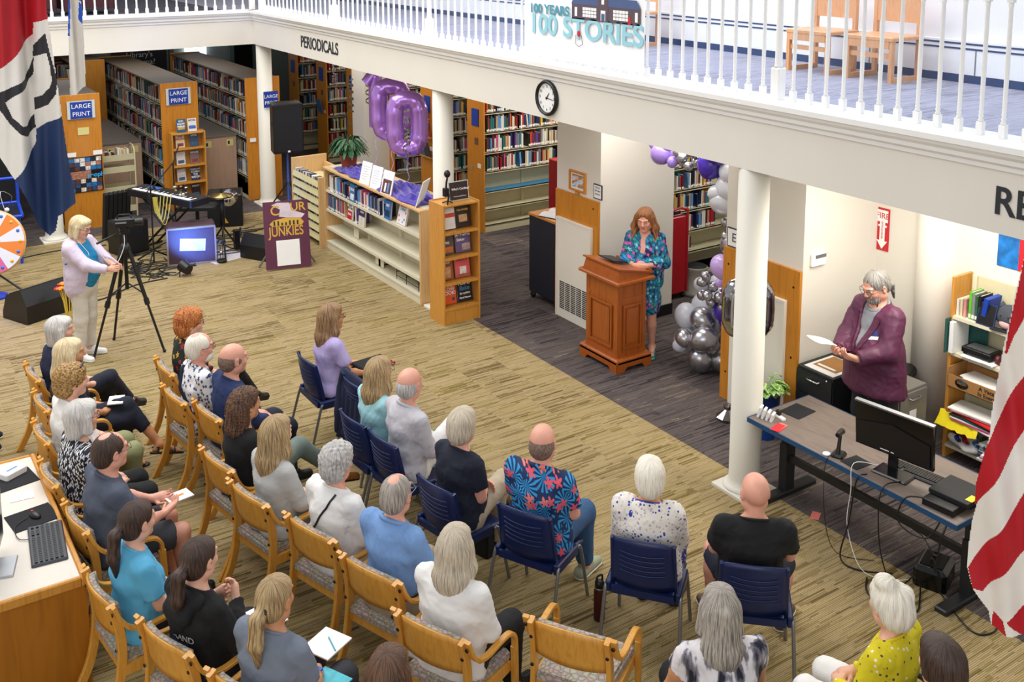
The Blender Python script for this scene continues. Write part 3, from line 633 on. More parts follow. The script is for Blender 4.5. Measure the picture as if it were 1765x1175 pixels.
lowcase(3.93, 18.75, 21.5, 'low bookcase with a pale wood end behind the beige book cart'); lowcase(5.53, 18.4, 21.4, 'low bookcase with a pale wood end right of the paperback display')
# ---- beige book cart
t = thing('book_cart', 'beige metal book cart holding a few cream books in front of the low bookcase', 'cart', (3.93, 17.9, 0))
CB = mat('cart_beige', '#b9b28f', .45, vary=.04)
for s in (-1, 1):
    MB().tube([(s*.27, -.2, .06), (s*.27, -.2, 1.1), (s*.27, -.17, 1.2), (s*.27, -.08, 1.25), (s*.27, .08, 1.25), (s*.27, .17, 1.2), (s*.27, .2, 1.1), (s*.27, .2, .06)], .014, CB, 8).build('side_frame', t)
for z in (.16, .5, .84, 1.04):
    MB().box(-.26, .26, -.2, .2, z-.01, z, CB).box(-.26, .26, -.21, -.19, z-.01, z+.09, CB).box(-.26, .26, .19, .21, z-.01, z+.06, CB).build('shelf', t)
for x in (-.25, .25):
    for y in (-.18, .18): MB().lathe([(.03, -.01), (.03, .01)], BLACK, 12, M=Matrix.Translation((x, y, .03)) @ Matrix.Rotation(R(90), 4, 'Y')).build('wheel', t)
Mt = Matrix.Translation((3.93, 17.9, 0)); shelf_books(Mt, .02, .22, 1.045, .14, .17, .15, 'on the beige book cart', 1, -.1, pal=[14, 3, 14, 4])
shelf_books(Mt, -.24, .0, 1.045, .1, .12, .12, 'on the beige book cart', 1, -.05, pal=[7, 4, 1])
# ---- face-out display racks
COV = {}
def cover(name, base, title, sub, loc, rz, w, h, tcol=None, tilt=12, lab=None, acc=None, grp=None, bits=(), fs=.05):
    """face-out book: local front = -y"""
    t = thing('display_book', lab, 'book', loc, rz, grp); Mx = Matrix.Rotation(R(-tilt), 4, 'X')
    cm = base if not isinstance(base, str) else mat('cover_'+base.strip('#'), base, .35, vary=.1, vscale=6)
    MB().box(-w/2, w/2, -.024, -.02, 0, h, cm, Mx).box(-w/2, w/2, -.003, .0, 0, h, cm, Mx).build('cover', t); MB().box(-w/2+.003, w/2-.004, -.02, -.003, .004, h-.004, PAGE, Mx).build('pages', t)
    xd = Vector((1, 0, 0)); yd = (Mx @ Vector((0, 0, 1))); tc = tcol or WP
    for s, x, z, f in title:
        p = Mx @ Vector((x*w, -.0255, z*h)); o = text(s, f, p, xd, yd, tc if not isinstance(sub, dict) or s not in sub else sub[s], t, align='CENTER', ext=.0004, bold=.0012)
    mb = MB()
    for (x0, x1, z0, z1, c) in bits:
        mb.box(x0*w, x1*w, -.0252, -.024, z0*h, z1*h, mat('print_'+c.strip('#'), c, .4, vary=.3, vscale=25), Mx)
    if bits: mb.build('cover_print', t)
    return t
def oakrack(name, lab, loc, w, d, H, shelves, rz=0, front='y', endcol=OAK):
    t = thing(name, lab, 'bookcase', loc, rz)
    for s in (-1, 1): MB().bbox(s*w/2-.012, s*w/2+.012, -d/2, d/2, 0, H, endcol, .004).build('side_panel', t)
    bx('back_panel', -w/2+.012, w/2-.012, d/2-.012, d/2, 0, H, endcol, t)
    MB().bbox(-w/2+.012, w/2-.012, -d/2+.02, d/2-.012, H-.035, H-.012, endcol, .004).build('top', t)
    bx('kick_board', -w/2+.012, w/2-.012, -d/2+.02, -d/2+.035, 0, .185, endcol, t)
    for z in shelves: MB().box(-w/2+.012, w/2-.012, -d/2+.02, d/2-.012, z-.02, z, endcol).box(-w/2+.012, w/2-.012, -d/2+.01, -d/2+.022, z-.025, z+.012, endcol).build('shelf', t)
    return t
# paperback rack before the centre large print range
pr = oakrack('paperback_rack', 'oak rack of face-out paperbacks in front of the centre large print panel', (5.12, 17.82, 0), .56, .2, 1.38, (.2, .5, .8, 1.1))
PB = [('#d9c7a4', 'white and tan'), ('#35506b', 'blue landscape'), ('#d8d4d0', 'pale'), ('#7c6a6c', 'grey and red'), ('#c9c3bd', 'silver'), ('#25304d', 'navy'), ('#201a1a', 'black and red'), ('#2b1c22', 'black')]
TT = [['THE', 'HIDDEN'], ['RIVER'], ['SUMMER'], ['HOUSE'], ['LAST', 'ROAD'], ['HARLAN', 'COBEN', 'THE', 'MATCH'], ['SHADOW'], ['NIGHT']]
k = 0
for zi, z in enumerate((1.1, .8, .5, .2)):
    for xi, x in enumerate((-.12, .12)):
        c, nm = PB[k]; lines = TT[k]
        cover('p%d' % k, c, [(s, 0, .85-.2*i, .042) for i, s in enumerate(lines)], None, (5.12+x, 17.83, z+.003), 0, .15, .225, mat('title_red', '#b02a24', .5) if k in (0, 6) else WP, 10,
              nm+' paperback in the oak rack, '+['top', 'second', 'third', 'bottom'][zi]+' row '+['left', 'right'][xi], bits=[(-.35, .35, .1, .35, '#8a3a34' if k % 3 == 0 else '#3f5a7a')]); k += 1
for x, c, l, nm in ((-.09, '#1c5c86', ['ELIN', 'HILDER', 'FRIEND'], 'blue and yellow'), (.1, '#e4e2df', ['NOVEL'], 'white with coloured dots')):
    cover('pt', c, [(s, 0, .85-.2*i, .04) for i, s in enumerate(l)], None, (5.12+x, 17.84, 1.37), 0, .15, .225, WP if x < 0 else DKTXT, 8, nm+' paperback standing on top of the oak rack', bits=[(-.4, .4, .2, .45, '#c8a24a' if x < 0 else '#4a6ab8')])
# oak book display, nearer end of the long shelf
er = oakrack('oak_book_display', 'tall narrow oak display of face-out cookbooks at the end of the long shelf', (6.34, 10.79, 0), .5, .36, 1.52, (.2, .52, .84, 1.16))
CK = [(1.16, -.12, '#e6e3df', 'white and red cookbook', 'top left', [], [(-.5, .5, .55, .75, '#d24a2c')], None), (1.16, .1, '#2b211d', 'black baking cookbook', 'top right', [('BELLANGER', 0, .82, .03)], [(-.28, .28, .25, .6, '#c7a070')], GOLD),
      (.84, -.13, '#5d5350', 'grey cookbook with an orange pie', 'second shelf left', [('PIES', 0, .55, .04)], [(-.4, .4, .1, .35, '#d2762f')], None), (.84, .1, '#6c5a8a', 'purple baking cookbook', 'second shelf right', [('the Fearless', 0, .82, .045), ('Baker', -.15, .6, .05)], [(-.1, .45, .1, .4, '#b7a193')], None),
      (.52, -.14, '#9a5a30', 'brown cookbook', 'third shelf left', [('BREAD', 0, .8, .035)], [(-.3, .3, .1, .6, '#c99a72')], None), (.52, .09, '#df6468', 'pink cookbook with a smiling cook', 'third shelf right', [('AMERICA', 0, .82, .04)], [(-.2, .25, .15, .5, '#efe6dd'), (-.45, .45, .02, .15, '#a8604a')], mat('title_red', '#b02a24', .5)),
      (.2, -.11, '#dd5a26', 'orange slow cooker cookbook', 'bottom left', [('THE', .1, .87, .045), ('SLOW', 0, .7, .06), ('COOK!', 0, .52, .06)], [(.2, .38, .15, .3, '#2d4f86')], None), (.2, .12, '#23262f', 'dark cookbook titled How to Bake', 'bottom right', [('How to', 0, .85, .055), ('Bake', 0, .62, .075), ('Everything', 0, .38, .035), ('Mark Bittman', 0, .17, .03)], [], None)]
for z, x, c, nm, pos, ti, bits, tc in CK:
    cover('ck', c, ti, {'Bake': mat('bake_blue', '#4d8fb6', .5)}, (6.34+x, 10.76, z+.012), 0, .21 if abs(x) < .13 else .19, .26, tc, 10, nm+' in the oak display, '+pos, bits=bits)
t = thing('placard', 'dark framed cooking placard standing on top of the oak display', 'sign', (6.4, 10.78, 1.51)); Mx = Matrix.Rotation(R(-8), 4, 'X')
MB().box(-.14, .14, -.012, 0, 0, .24, SIGNH, Mx).build('frame', t); MB().box(-.13, .13, -.014, -.012, .01, .23, mat('placard_brown', '#33221f', .4, vary=.6, vscale=20), Mx).build('card', t)
text("Who's Cooking?", .038, (0, -.036, .155), (1, 0, 0), (0, .12, 1), WP, t, align='CENTER', ext=.0004, bold=.001); text('Recommended Reads', .02, (0, -.026, .06), (1, 0, 0), (0, .12, 1), WP, t, align='CENTER', ext=.0004)
# ---- long low display shelf
t = thing('long_display_shelf', 'long low cream display shelf with an oak end, half empty, under purple tulle', 'bookcase', (6.2, 14.4, 0), -90)
L = 2.98; D = .56
SHW = mat('shelf_cream', '#d8d2b9', .45, vary=.02)
MB().bbox(L, L+.04, -.02, D+.02, 0, 1.24, MAPLE, .004).build('end_panel', t); MB().bbox(-.04, 0, -.02, D+.02, 0, 1.24, MAPLE, .004).build('end_panel', t)
MB().bbox(-.04, L+.04, -.03, D+.03, 1.24, 1.27, MAPLE, .005).build('top_board', t); bx('top_inset', 0, L, .06, D-.06, 1.27, 1.275, SHW, t)
bx('centre_panel', 0, L, D/2-.01, D/2+.01, .1, 1.24, SHW, t); MB().box(0, L, -.0, D/2-.01, 0, .12, SHW).box(0, L, -.01, 0, .1, .125, SHW).build('base', t)
for z in (.92, .62, .34): MB().box(0, L, 0, D/2-.01, z-.018, z, SHW).box(0, L, -.004, .002, z-.035, z+.0, SHW).build('shelf', t)
for x in (L/3, 2*L/3): bx('upright', x-.02, x+.02, D/2-.06, D/2-.01, .12, 1.24, SHW, t)
for x0 in (.75, 1.45, 1.55): MB().box(x0, x0+.16, .1, .105, .34 if x0 == .75 else .12, .5 if x0 == .75 else .26, SHW).box(x0, x0+.16, .1, .24, .34 if x0 == .75 else .12, .345 if x0 == .75 else .125, SHW).build('bookend', t)
M = Matrix.Translation((6.2, 14.4, 0)) @ Matrix.Rotation(R(-90), 4, 'Z')
shelf_books(M, .05, .85, .92, .2, .26, .17, 'on the long low display shelf, top shelf left', 1, .01, pal=[3, 8, 4, 7, 9, 0, 9, 3, 10, 2, 5, 1])
shelf_books(M, .98, 1.95, .92, .2, .25, .17, 'on the long low display shelf, top shelf middle', 1, .01, pal=[10, 0, 1, 3, 3, 9, 3, 6, 15, 0, 9])
shelf_books(M, .05, .75, .62, .2, .25, .17, 'on the long low display shelf, second shelf left', 1, .01, pal=[2, 2, 6, 6, 4, 12, 3, 2, 5])
shelf_books(M, .98, 1.12, .62, .2, .25, .17, 'on the long low display shelf, second shelf middle', 1, .01, pal=[12, 3])
P_ = lambda x, y, z: M @ Vector((x, y, z))
cover('c', '#2a78b4', [('BLUE', 0, .7, .05)], None, P_(.9, .03, .922), -90, .19, .25, WP, 6, 'blue face-out book closing the left top row of the long shelf', bits=[(-.3, .3, .1, .45, '#dfe6ea')])
cover('c', '#2468a8', [('DIET', 0, .75, .05)], None, P_(2.02, .03, .922), -90, .19, .25, WP, 6, 'blue face-out book at the middle of the long shelf top row', bits=[(-.35, .35, .15, .5, '#132c4a')])
cover('c', '#eae8e6', [('HEALTHY', 0, .8, .04), ('LIVING', 0, .65, .05)], {'HEALTHY': mat('title_red', '#b02a24', .5), 'LIVING': BNT1}, P_(2.36, .06, .922), -90, .24, .3, BNT1, 14, 'white face-out book with coloured dots at the right of the long shelf', bits=[(-.4, -.3, .3, .4, '#c8342c'), (.25, .35, .2, .3, '#2c56b0'), (-.3, -.2, .1, .2, '#e0a83a'), (.1, .2, .08, .16, '#2c9fa0'), (.3, .4, .5, .6, '#c8342c')])
cover('c', '#e8e3dc', [('YOUR', 0, .85, .04), ('MOTHER', 0, .7, .045), ('READ', 0, .35, .04)], {'YOUR': DKTXT, 'MOTHER': DKTXT}, P_(.8, .03, .622), -90, .18, .25, WP, 6, 'red and white face-out book on the second shelf of the long unit', bits=[(-.45, .45, .05, .55, '#b3242c')])
cover('c', '#d6d2c4', [('STUDY', 0, .85, .035)], None, P_(1.2, .03, .622), -90, .19, .24, WP, 6, 'cream and navy face-out book alone on the second shelf', bits=[(-.5, .5, .6, .98, '#2c3458'), (-.03, .03, .0, .6, '#b5ae9c')])
# wire rack on the bottom shelf
t = thing('wire_rack', 'black wire book rack on the bottom of the long shelf', 'rack', P_(2.2, .05, .125), -90)
mb = MB()
for x in (0, .28, .62):
    mb.tube([(x, 0, 0), (x, 0, .2), (x, .0, .2)], .005, BLACK, 5); mb.tube([(x, .17, 0), (x, .17, .2)], .005, BLACK, 5); mb.tube([(x, 0, .1), (x, .17, .1)], .005, BLACK, 5)
for z in (.05, .13): mb.tube([(0, 0, z), (.62, 0, z)], .005, BLACK, 5); mb.tube([(0, .17, z), (.62, .17, z)], .005, BLACK, 5)
mb.build('wire_frame', t)
# magazine bin at the far end, slanted cream trays
t = thing('media_rack', 'oak rack with seven slanted cream trays of discs, left of the long shelf', 'rack', (6.2, 15.5, 0), -90)
MB().bbox(1.02, 1.06, -.1, .5, 0, 1.1, MAPLE, .004).build('side_panel', t); MB().bbox(-.04, 0, -.1, .5, 0, 1.22, MAPLE, .004).build('side_panel', t); bx('back_panel', 0, 1.02, .44, .48, 0, 1.1, MAPLE, t)
CR2 = mat('tray_cream', '#d3c998', .45, vary=.03)
for k in range(7):
    z = .12+k*.14; MB().add([(0, -.1, z-.02), (1.02, -.1, z-.02), (1.02, -.075, z+.07), (0, -.075, z+.07)], [(0, 1, 2, 3)], CR2).box(0, 1.02, -.09, .4, z-.025, z-.015, CR2).build('tray', t)
    rr = random.Random(k); x = .02
    mb = MB()
    while x < .98:
        w = rr.uniform(.012, .02); mb.box(x, x+w*.85, -.05, .06, z-.015, z+rr.uniform(.085, .1), rr.choice([BMAT[1], BMAT[0], BMAT[6], WP, BMAT[7], BMAT[3]])); x += w
    tag(mb.build('disc_cases', t), kind='stuff')
# ---- staff bookshelf on the right wall
t = thing('staff_bookshelf', 'cream metal and oak staff bookshelf crowded with papers against the right wall', 'bookcase', (8.32, 5.28, 0), -90)
L = 1.1; D = .28
MB().bbox(-.03, 0, 0, D, 0, 1.72, OAK, .004).build('side_panel', t); MB().bbox(L, L+.03, 0, D, 0, 1.72, OAK, .004).build('side_panel', t)
bx('back_panel', 0, L, D-.015, D-.005, 0, 1.7, BEIGE, t)
for z in (.14, .42, .72, 1.02, 1.36): MB().box(0, L, 0, D-.015, z-.015, z, SHW).box(0, L, -.003, .003, z-.03, z, SHW).build('shelf', t)
for x in (.02,): bx('slotted_upright', x, x+.04, D-.035, D-.015, 0, 1.7, SHW, t)
M = Matrix.Translation((8.32, 5.28, 0)) @ Matrix.Rotation(R(-90), 4, 'Z'); P_ = lambda x, y, z: tuple(M @ Vector((x, y, z)))
for x, w, h, k, lab in ((.135, .028, .25, 16, 'bright green book'), (.166, .03, .24, 6, 'grey book'), (.195, .025, .23, 8, 'dark green book'), (.224, .028, .24, 1, 'black book')):
    BOOKS.append((9, M @ Matrix.Translation((x, .13, 1.361)) @ Matrix.Diagonal((w, .18, h, 1)), k, '@'+lab+' standing on the top shelf of the staff bookshelf'))
t = thing('binder', 'blue binder leaning on the top shelf of the staff bookshelf', 'binder', P_(.265, .1, 1.362), -90); MB().box(-.02, .02, -.08, .13, 0, .24, BLUESIGN, Matrix.Rotation(R(8), 4, 'Y')).build('cover', t); MB().box(-.014, .014, -.076, .131, .005, .23, WP, Matrix.Rotation(R(8), 4, 'Y')).build('pages', t)
t = thing('tablet', 'dark blue tablet leaning against the blue binder', 'tablet', P_(.31, .0, 1.362), -90); MB().box(-.09, .08, .0, .012, 0, .2, BMAT[0], Matrix.Rotation(R(-16), 4, 'X')).build('case', t); MB().box(-.08, .07, -.001, .0, .012, .188, BLACK, Matrix.Rotation(R(-16), 4, 'X')).build('screen', t)
t = thing('book_stack', 'small upright organiser of pale folders at the left of the top staff shelf', 'organiser', P_(.055, .12, 1.362), -90)
for i, c in enumerate((BMAT[3], BMAT[14], MAGM[1])): bx('folder', -.05+i*.035, -.05+i*.035+.022, -.08, .1, 0, .15+.01*i, c, t)
t = thing('vhs_box', 'grey box perched on the top left of the staff bookshelf', 'box', P_(.3, .2, 1.6), -90) if 0 else None
# plush cat
t = thing('plush_toy', 'dark grey round plush cat with a pink belly on the staff bookshelf', 'toy', P_(.47, .12, 1.362), -90)
PL = mat('plush_grey', '#3f444c', .95, vary=.1, bump=.4, bscale=120); PK = mat('plush_pink', '#c9a0a0', .95, vary=.05)
MB().sph((0, 0, .105), .125, PL, 24, 14, (1, .8, .86)).build('body', t)
MB().sph((0, -.07, .055), .06, PK, 16, 10, (1, .6, .7)).build('belly', t)
for s in (-1, 1): MB().lathe([(.035, 0), (.022, .025), (.004, .05)], PL, 10, (s*.075, 0, .18)).build('ear', t); MB().sph((s*.035, -.098, .13), .007, BLACK, 8, 6).build('eye', t)
t = thing('tissue_box', 'turquoise tissue box at the right of the plush cat', 'box', P_(.72, .1, 1.362), -90); MB().bbox(-.1, .1, -.06, .06, 0, .08, mat('turquoise', '#4fb7c4', .6, vary=.2, vscale=20), .004).build('carton', t); MB().lathe([(.03, 0), (.02, .03), (.001, .05)], WP, 8, (0, 0, .08)).build('tissue', t)
t = thing('notepad', 'dark notepad lying in front of the plush cat', 'notepad', P_(.47, -.0, 1.362), -80); bx('cover', -.1, .1, -.02, .05, 0, .01, DKTXT, t)
# second shelf: green file rack, router, headphones, papers
GRN = mat('green_folder', '#15504a', .55, vary=.04)
t = thing('magazine_file', 'dark green file holder with white sheets at the left of the staff bookshelf', 'file', P_(.1, .06, 1.022), -90)
bx('side', -.12, -.112, -.14, .16, 0, .32, GRN, t); bx('back', -.12, .12, .152, .16, 0, .32, GRN, t); bx('sheets', -.1, -.06, -.1, .14, .0, .29, WP, t)
t = thing('router', 'black boxy router with a grey lid on the second staff shelf', 'router', P_(.24, .1, 1.06), -90); MB().bbox(-.14, .14, -.1, .1, 0, .05, BLACK, .006).build('case', t); bx('lid', -.11, .11, -.07, .07, .05, .054, STEEL, t)
for x in (-.12, .12): bx('foot', x-.01, x+.01, -.08, .08, -.038, 0, BLACK, t)
t = thing('headphones', 'black and maroon headphones on the second staff shelf', 'headphones', P_(.50, .07, 1.023), -90)
MB().tube([(-.08, 0, .04), (-.085, 0, .09), (-.05, 0, .14), (0, 0, .155), (.05, 0, .14), (.085, 0, .09), (.08, 0, .04)], .008, BLACK, 8).build('headband', t)
for s in (-1, 1): MB().lathe([(.02, -.02), (.045, -.015), (.045, .015), (.02, .02)], BMAT[10], 14, M=Matrix.Translation((s*.08, 0, .045)) @ Matrix.Rotation(R(90), 4, 'Y')).build('ear_cup', t)
def papers(lab, loc, rz, w, d, n=3, seed=1, ms=None, grp=None, nm='paper_stack', th=.004):
    t = thing(nm, lab, 'paper', loc, rz, grp); r = random.Random(seed)
    for i in range(n):
        Mx = Matrix.Translation((r.uniform(-.02, .02), r.uniform(-.02, .02), i*th+.0005)) @ Matrix.Rotation(r.uniform(-.2, .2), 4, 'Z')
        MB().box(-w/2, w/2, -d/2, d/2, 0, th*.8, (ms or [WP])[i % len(ms or [WP])], Mx).build('sheet', t)
    return t
papers('white papers under the router on the second staff shelf', P_(.27, .07, 1.022), -90, .3, .2, 4, 2); papers('white booklet right of the headphones, second staff shelf', P_(.72, .08, 1.022), -80, .2, .2, 2, 5, [WP, DKTXT])
# cardboard tray box with print
t = thing('cardboard_box', 'open brown cardboard tray with black printing on the middle staff shelf', 'box', P_(.37, .08, .722), -90)
mb = MB(); w, d, h = .34, .15, .15
for a in ((-w, w, -d, -d+.006, 0, h*.8), (-w, w, d-.006, d, 0, h), (-w, w, -d, d, 0, .006)): mb.box(*a, CARDB)
mb.build('tray', t)
for s in (-1, 1):
    MB().box(s*w-.003, s*w+.003, -d, d, 0, h+.03, CARDB).build('end_wall', t)
MB().lathe([(.001, 0), (.055, 0), (.055, .001)], DKTXT, 24, M=Matrix.Translation((-.2, -d-.001, .065)) @ Matrix.Rotation(R(90), 4, 'X') @ Matrix.Diagonal((1.2, .8, 1, 1))).build('round_print', t)
text('FRESH', .03, (-.2, -d-.003, .065), (1, 0, 0), (0, 0, 1), CARDB, t, align='CENTER', ext=.0004)
text('A Vacation', .052, (.08, -d-.002, .085), (1, 0, 0), (0, 0, 1), DKTXT, t, align='CENTER', ext=.0004, bold=.001); text('In Every Pie', .052, (.08, -d-.002, .035), (1, 0, 0), (0, 0, 1), DKTXT, t, align='CENTER', ext=.0004, bold=.001)
papers('white papers lying in the cardboard tray', P_(.37, .08, .73), -90, .5, .2, 8, 7, th=.012)
YB = mat('yellow_plastic', '#e3cf1e', .4, vary=.05); PKP = mat('hot_pink', '#e2468c', .4, vary=.05)
papers('coloured magazines and papers heaped on the lower staff shelf', P_(.30, .05, .422), -90, .46, .24, 9, 9, [WP, PKP, WP, GRN, MAGM[2], FIRER, WP, MAGM[1], WP], th=.013)
t = thing('plastic_bag', 'yellow plastic bag hanging over the lower staff shelf edge', 'bag', P_(.16, -.04, .42), -90)
mb = MB(); vs = []; 
for j in range(5):
    for i in range(13): x = -.2+.4*i/12; vs.append((x, -.02*j+.01*math.sin(i*1.9+j), .05-.03*j+.008*math.sin(i*2.3)))
mb.add(vs, [(j*13+i, j*13+i+1, (j+1)*13+i+1, (j+1)*13+i) for j in range(4) for i in range(12)], YB, True); mb.build('sheet', t)
papers('pink card at the front edge of the lower staff shelf', P_(.38, .0, .43), -90, .2, .1, 1, 3, [PKP], th=.02)
# bottom shelf clutter
for i, (x, c, lab) in enumerate(((.16, BLUESIGN, 'blue marker tube'), (.24, FIRER, 'red umbrella handle'), (.34, BMAT[9], 'pale blue bottle'), (.42, GRN, 'green folded mat'))):
    t = thing('rolled_item', lab+' lying across the bottom staff shelf', 'tube', P_(x-.08, .0, .2+.01*i), -90); MB().tube([(-.08, .2, .0), (.03, 0, .03), (.08, -.04, .04)], [.02, .024, .02], c, 10).build('roll', t); MB().tube([(.08, -.04, .04), (.1, -.055, .045)], .012, BLACK, 8).build('cap', t)
t = thing('plastic_bag', 'crumpled white plastic bag on the bottom staff shelf', 'bag', P_(.2, .05, .142), -90)
mb = MB()
rr = random.Random(4); prof = []
for k in range(9): a = math.pi*k/8; prof.append((math.sin(a)*.16+.001, .055-.055*math.cos(a)))
mb.lathe(prof, WP, 26); mb.v = [(x*(1+.25*math.sin(17*y+9*z+x*31)), y*.7*(1+.2*math.sin(23*x)), z*(1+.25*math.sin(29*x+17*y))) for x, y, z in mb.v]; mb.build('crumpled_film', t)
papers('white and pink magazine pile at the right of the bottom staff shelf', P_(.5, .06, .142), -90, .26, .22, 12, 12, [WP, WP, PKP, WP, BMAT[9]], th=.013)
# blue poster on the right wall
t = thing('poster', 'blue and red poster on the wall above the staff bookshelf', 'poster', (8.615, 4.95, 2.0)); bx('sheet', -.004, 0, -.2, .12, -.16, .16, mat('poster_blue', '#1f6fb8', .4, vary=.4, vscale=12), t); bx('red_band', -.006, -.004, -.2, -.08, -.16, .16, FIRER, t)
# ================================================================ CHAIRS
def fabric():
    m, nt, b = nmat('chair_fabric'); L = nt.links; b.inputs['Roughness'].default_value = .9
    tc = N(nt, 'ShaderNodeTexCoord'); v = N(nt, 'ShaderNodeTexVoronoi', feature='DISTANCE_TO_EDGE'); v.inputs['Scale'].default_value = 30; L.new(tc.outputs['Object'], v.inputs['Vector'])
    v2 = N(nt, 'ShaderNodeTexVoronoi'); v2.inputs['Scale'].default_value = 30; L.new(tc.outputs['Object'], v2.inputs['Vector'])
    r = ramp(nt, [(.0, '#7a6a5a'), (.06, '#9d8e7e'), (.25, '#b3a596')]); L.new(v.outputs['Distance'], r.inputs[0])
    mx = N(nt, 'ShaderNodeMix', data_type='RGBA', blend_type='SOFT_LIGHT'); mx.inputs['Factor'].default_value = .22; L.new(r.outputs[0], mx.inputs['A']); L.new(v2.outputs['Color'], mx.inputs['B'])
    hs = N(nt, 'ShaderNodeHueSaturation'); hs.inputs['Saturation'].default_value = .8; L.new(mx.outputs['Result'], hs.inputs['Color']); L.new(hs.outputs[0], b.inputs['Base Color']); return m
FAB = fabric()
def bez(P, n=7):
    out = []
    P = [Vector(p) for p in P]
    for i in range(len(P)-1):
        a, b, c, d = P[max(i-1, 0)], P[i], P[i+1], P[min(i+2, len(P)-1)]
        for k in range(n):
            t = k/n; out.append(.5*((2*b)+(-a+c)*t+(2*a-5*b+4*c-d)*t*t+(-a+3*b-3*c+d)*t**3))
    out.append(P[-1]); return out
def band(mb, pts, wx, th, m):
    """laminated wooden strip in the y-z plane; wx = width along x, th = thickness"""
    n = len(pts); path = []
    for i, p in enumerate(pts):
        d = (pts[min(i+1, n-1)]-pts[max(i-1, 0)]).normalized(); path.append((p, (1, 0, 0), Vector((1, 0, 0)).cross(d)))
    e = .004; w, t = wx/2, th/2
    return mb.sweep([(-w, -t+e), (-w+e, -t), (w-e, -t), (w, -t+e), (w, t-e), (w-e, t), (-w+e, t), (-w, t-e)], path, m)
def make_wood():
    t = thing('armchair', 'x', 'chair')
    for s in (-1, 1):
        mb = MB(); band(mb, bez([(s*.235, -.34, 0), (s*.235, -.235, .2), (s*.235, -.185, .45), (s*.235, -.19, .65), (s*.235, -.235, .83)]), .032, .055, CHW)
        leg = mb.build('leg', t)
        bo = MB()
        for z, y in ((.72, -.203), (.53, -.187)): bo.lathe([(.001, 0), (.011, 0), (.011, .004), (.001, .004)], BLACK, 8, M=Matrix.Translation((s*.235, y-.031, z)) @ Matrix.Rotation(R(90), 4, 'X'))
        bo.build('bolt', leg)
        mb = MB(); band(mb, bez([(s*.268, .27, 0), (s*.268, .262, .3), (s*.268, .255, .52)]), .032, .048, CHW); mb.build('leg', t)
        mb = MB(); band(mb, bez([(s*.27, .255, .50), (s*.27, .25, .58), (s*.27, .20, .632), (s*.27, .10, .642), (s*.27, -.03, .635), (s*.27, -.13, .665), (s*.27, -.19, .74), (s*.27, -.232, .84)]), .04, .024, CHW); a = mb.build('arm', t)
        bo = MB()
        for z, y in ((.79, -.215),): bo.lathe([(.001, 0), (.012, 0), (.012, .004), (.001, .004)], BLACK, 8, M=Matrix.Translation((s*.27, y-.022, z)) @ Matrix.Rotation(R(90), 4, 'X'))
        bo.build('bolt', a)
    def back(y0, th, m, z0=.595, z1=.85, inset=0):
        mb = MB(); nx, nz = 16, 6; fr_, bk = [], []
        for j in range(nz+1):
            for i in range(nx+1):
                u = -1+2*i/nx; x = u*(.218-inset); top = z1-.035*abs(u)**2.2-inset*.3; z = z0+inset+(top-z0-inset)*j/nz
                y = y0-.045*(1-u*u)-(z-.53)*.16
                fr_.append((x, y+th/2, z)); bk.append((x, y-th/2, z))
        Wd = nx+1; n0 = len(fr_); F = []
        for j in range(nz):
            for i in range(nx): a = j*Wd+i; F += [(a, a+1, a+Wd+1, a+Wd), (n0+a, n0+a+Wd, n0+a+Wd+1, n0+a+1)]
        rim = [j for j in range(Wd)]+[k*Wd+nx for k in range(1, nz+1)]+[nz*Wd+i for i in range(nx-1, -1, -1)]+[k*Wd for k in range(nz-1, 0, -1)]
        for k in range(len(rim)): a, b = rim[k], rim[(k+1) % len(rim)]; F.append((a, n0+a, n0+b, b))
        mb.add(fr_+bk, F, m, True); return mb
    back(-.175, .014, CHW).build('backrest', t); back(-.150, .036, FAB, inset=.012).build('back_pad', t)
    mb = MB(); sp = [(-.215, -.20), (.215, -.20), (.24, .25), (.2, .27), (-.2, .27), (-.24, .25)]; mb.prism(sp, .425, .462, FAB)
    mb.prism([(x*.93, y*.93) for x, y in sp], .462, .478, FAB); mb.build('seat', t)
    bx('seat_rail', -.22, .22, .225, .25, .36, .425, CHW, t); bx('seat_rail', -.22, .22, -.19, -.165, .36, .425, CHW, t)
    for s in (-1, 1): MB().box(s*.238-.014, s*.238+.014, -.18, .24, .355, .42, CHW).build('seat_rail', t)
    return t
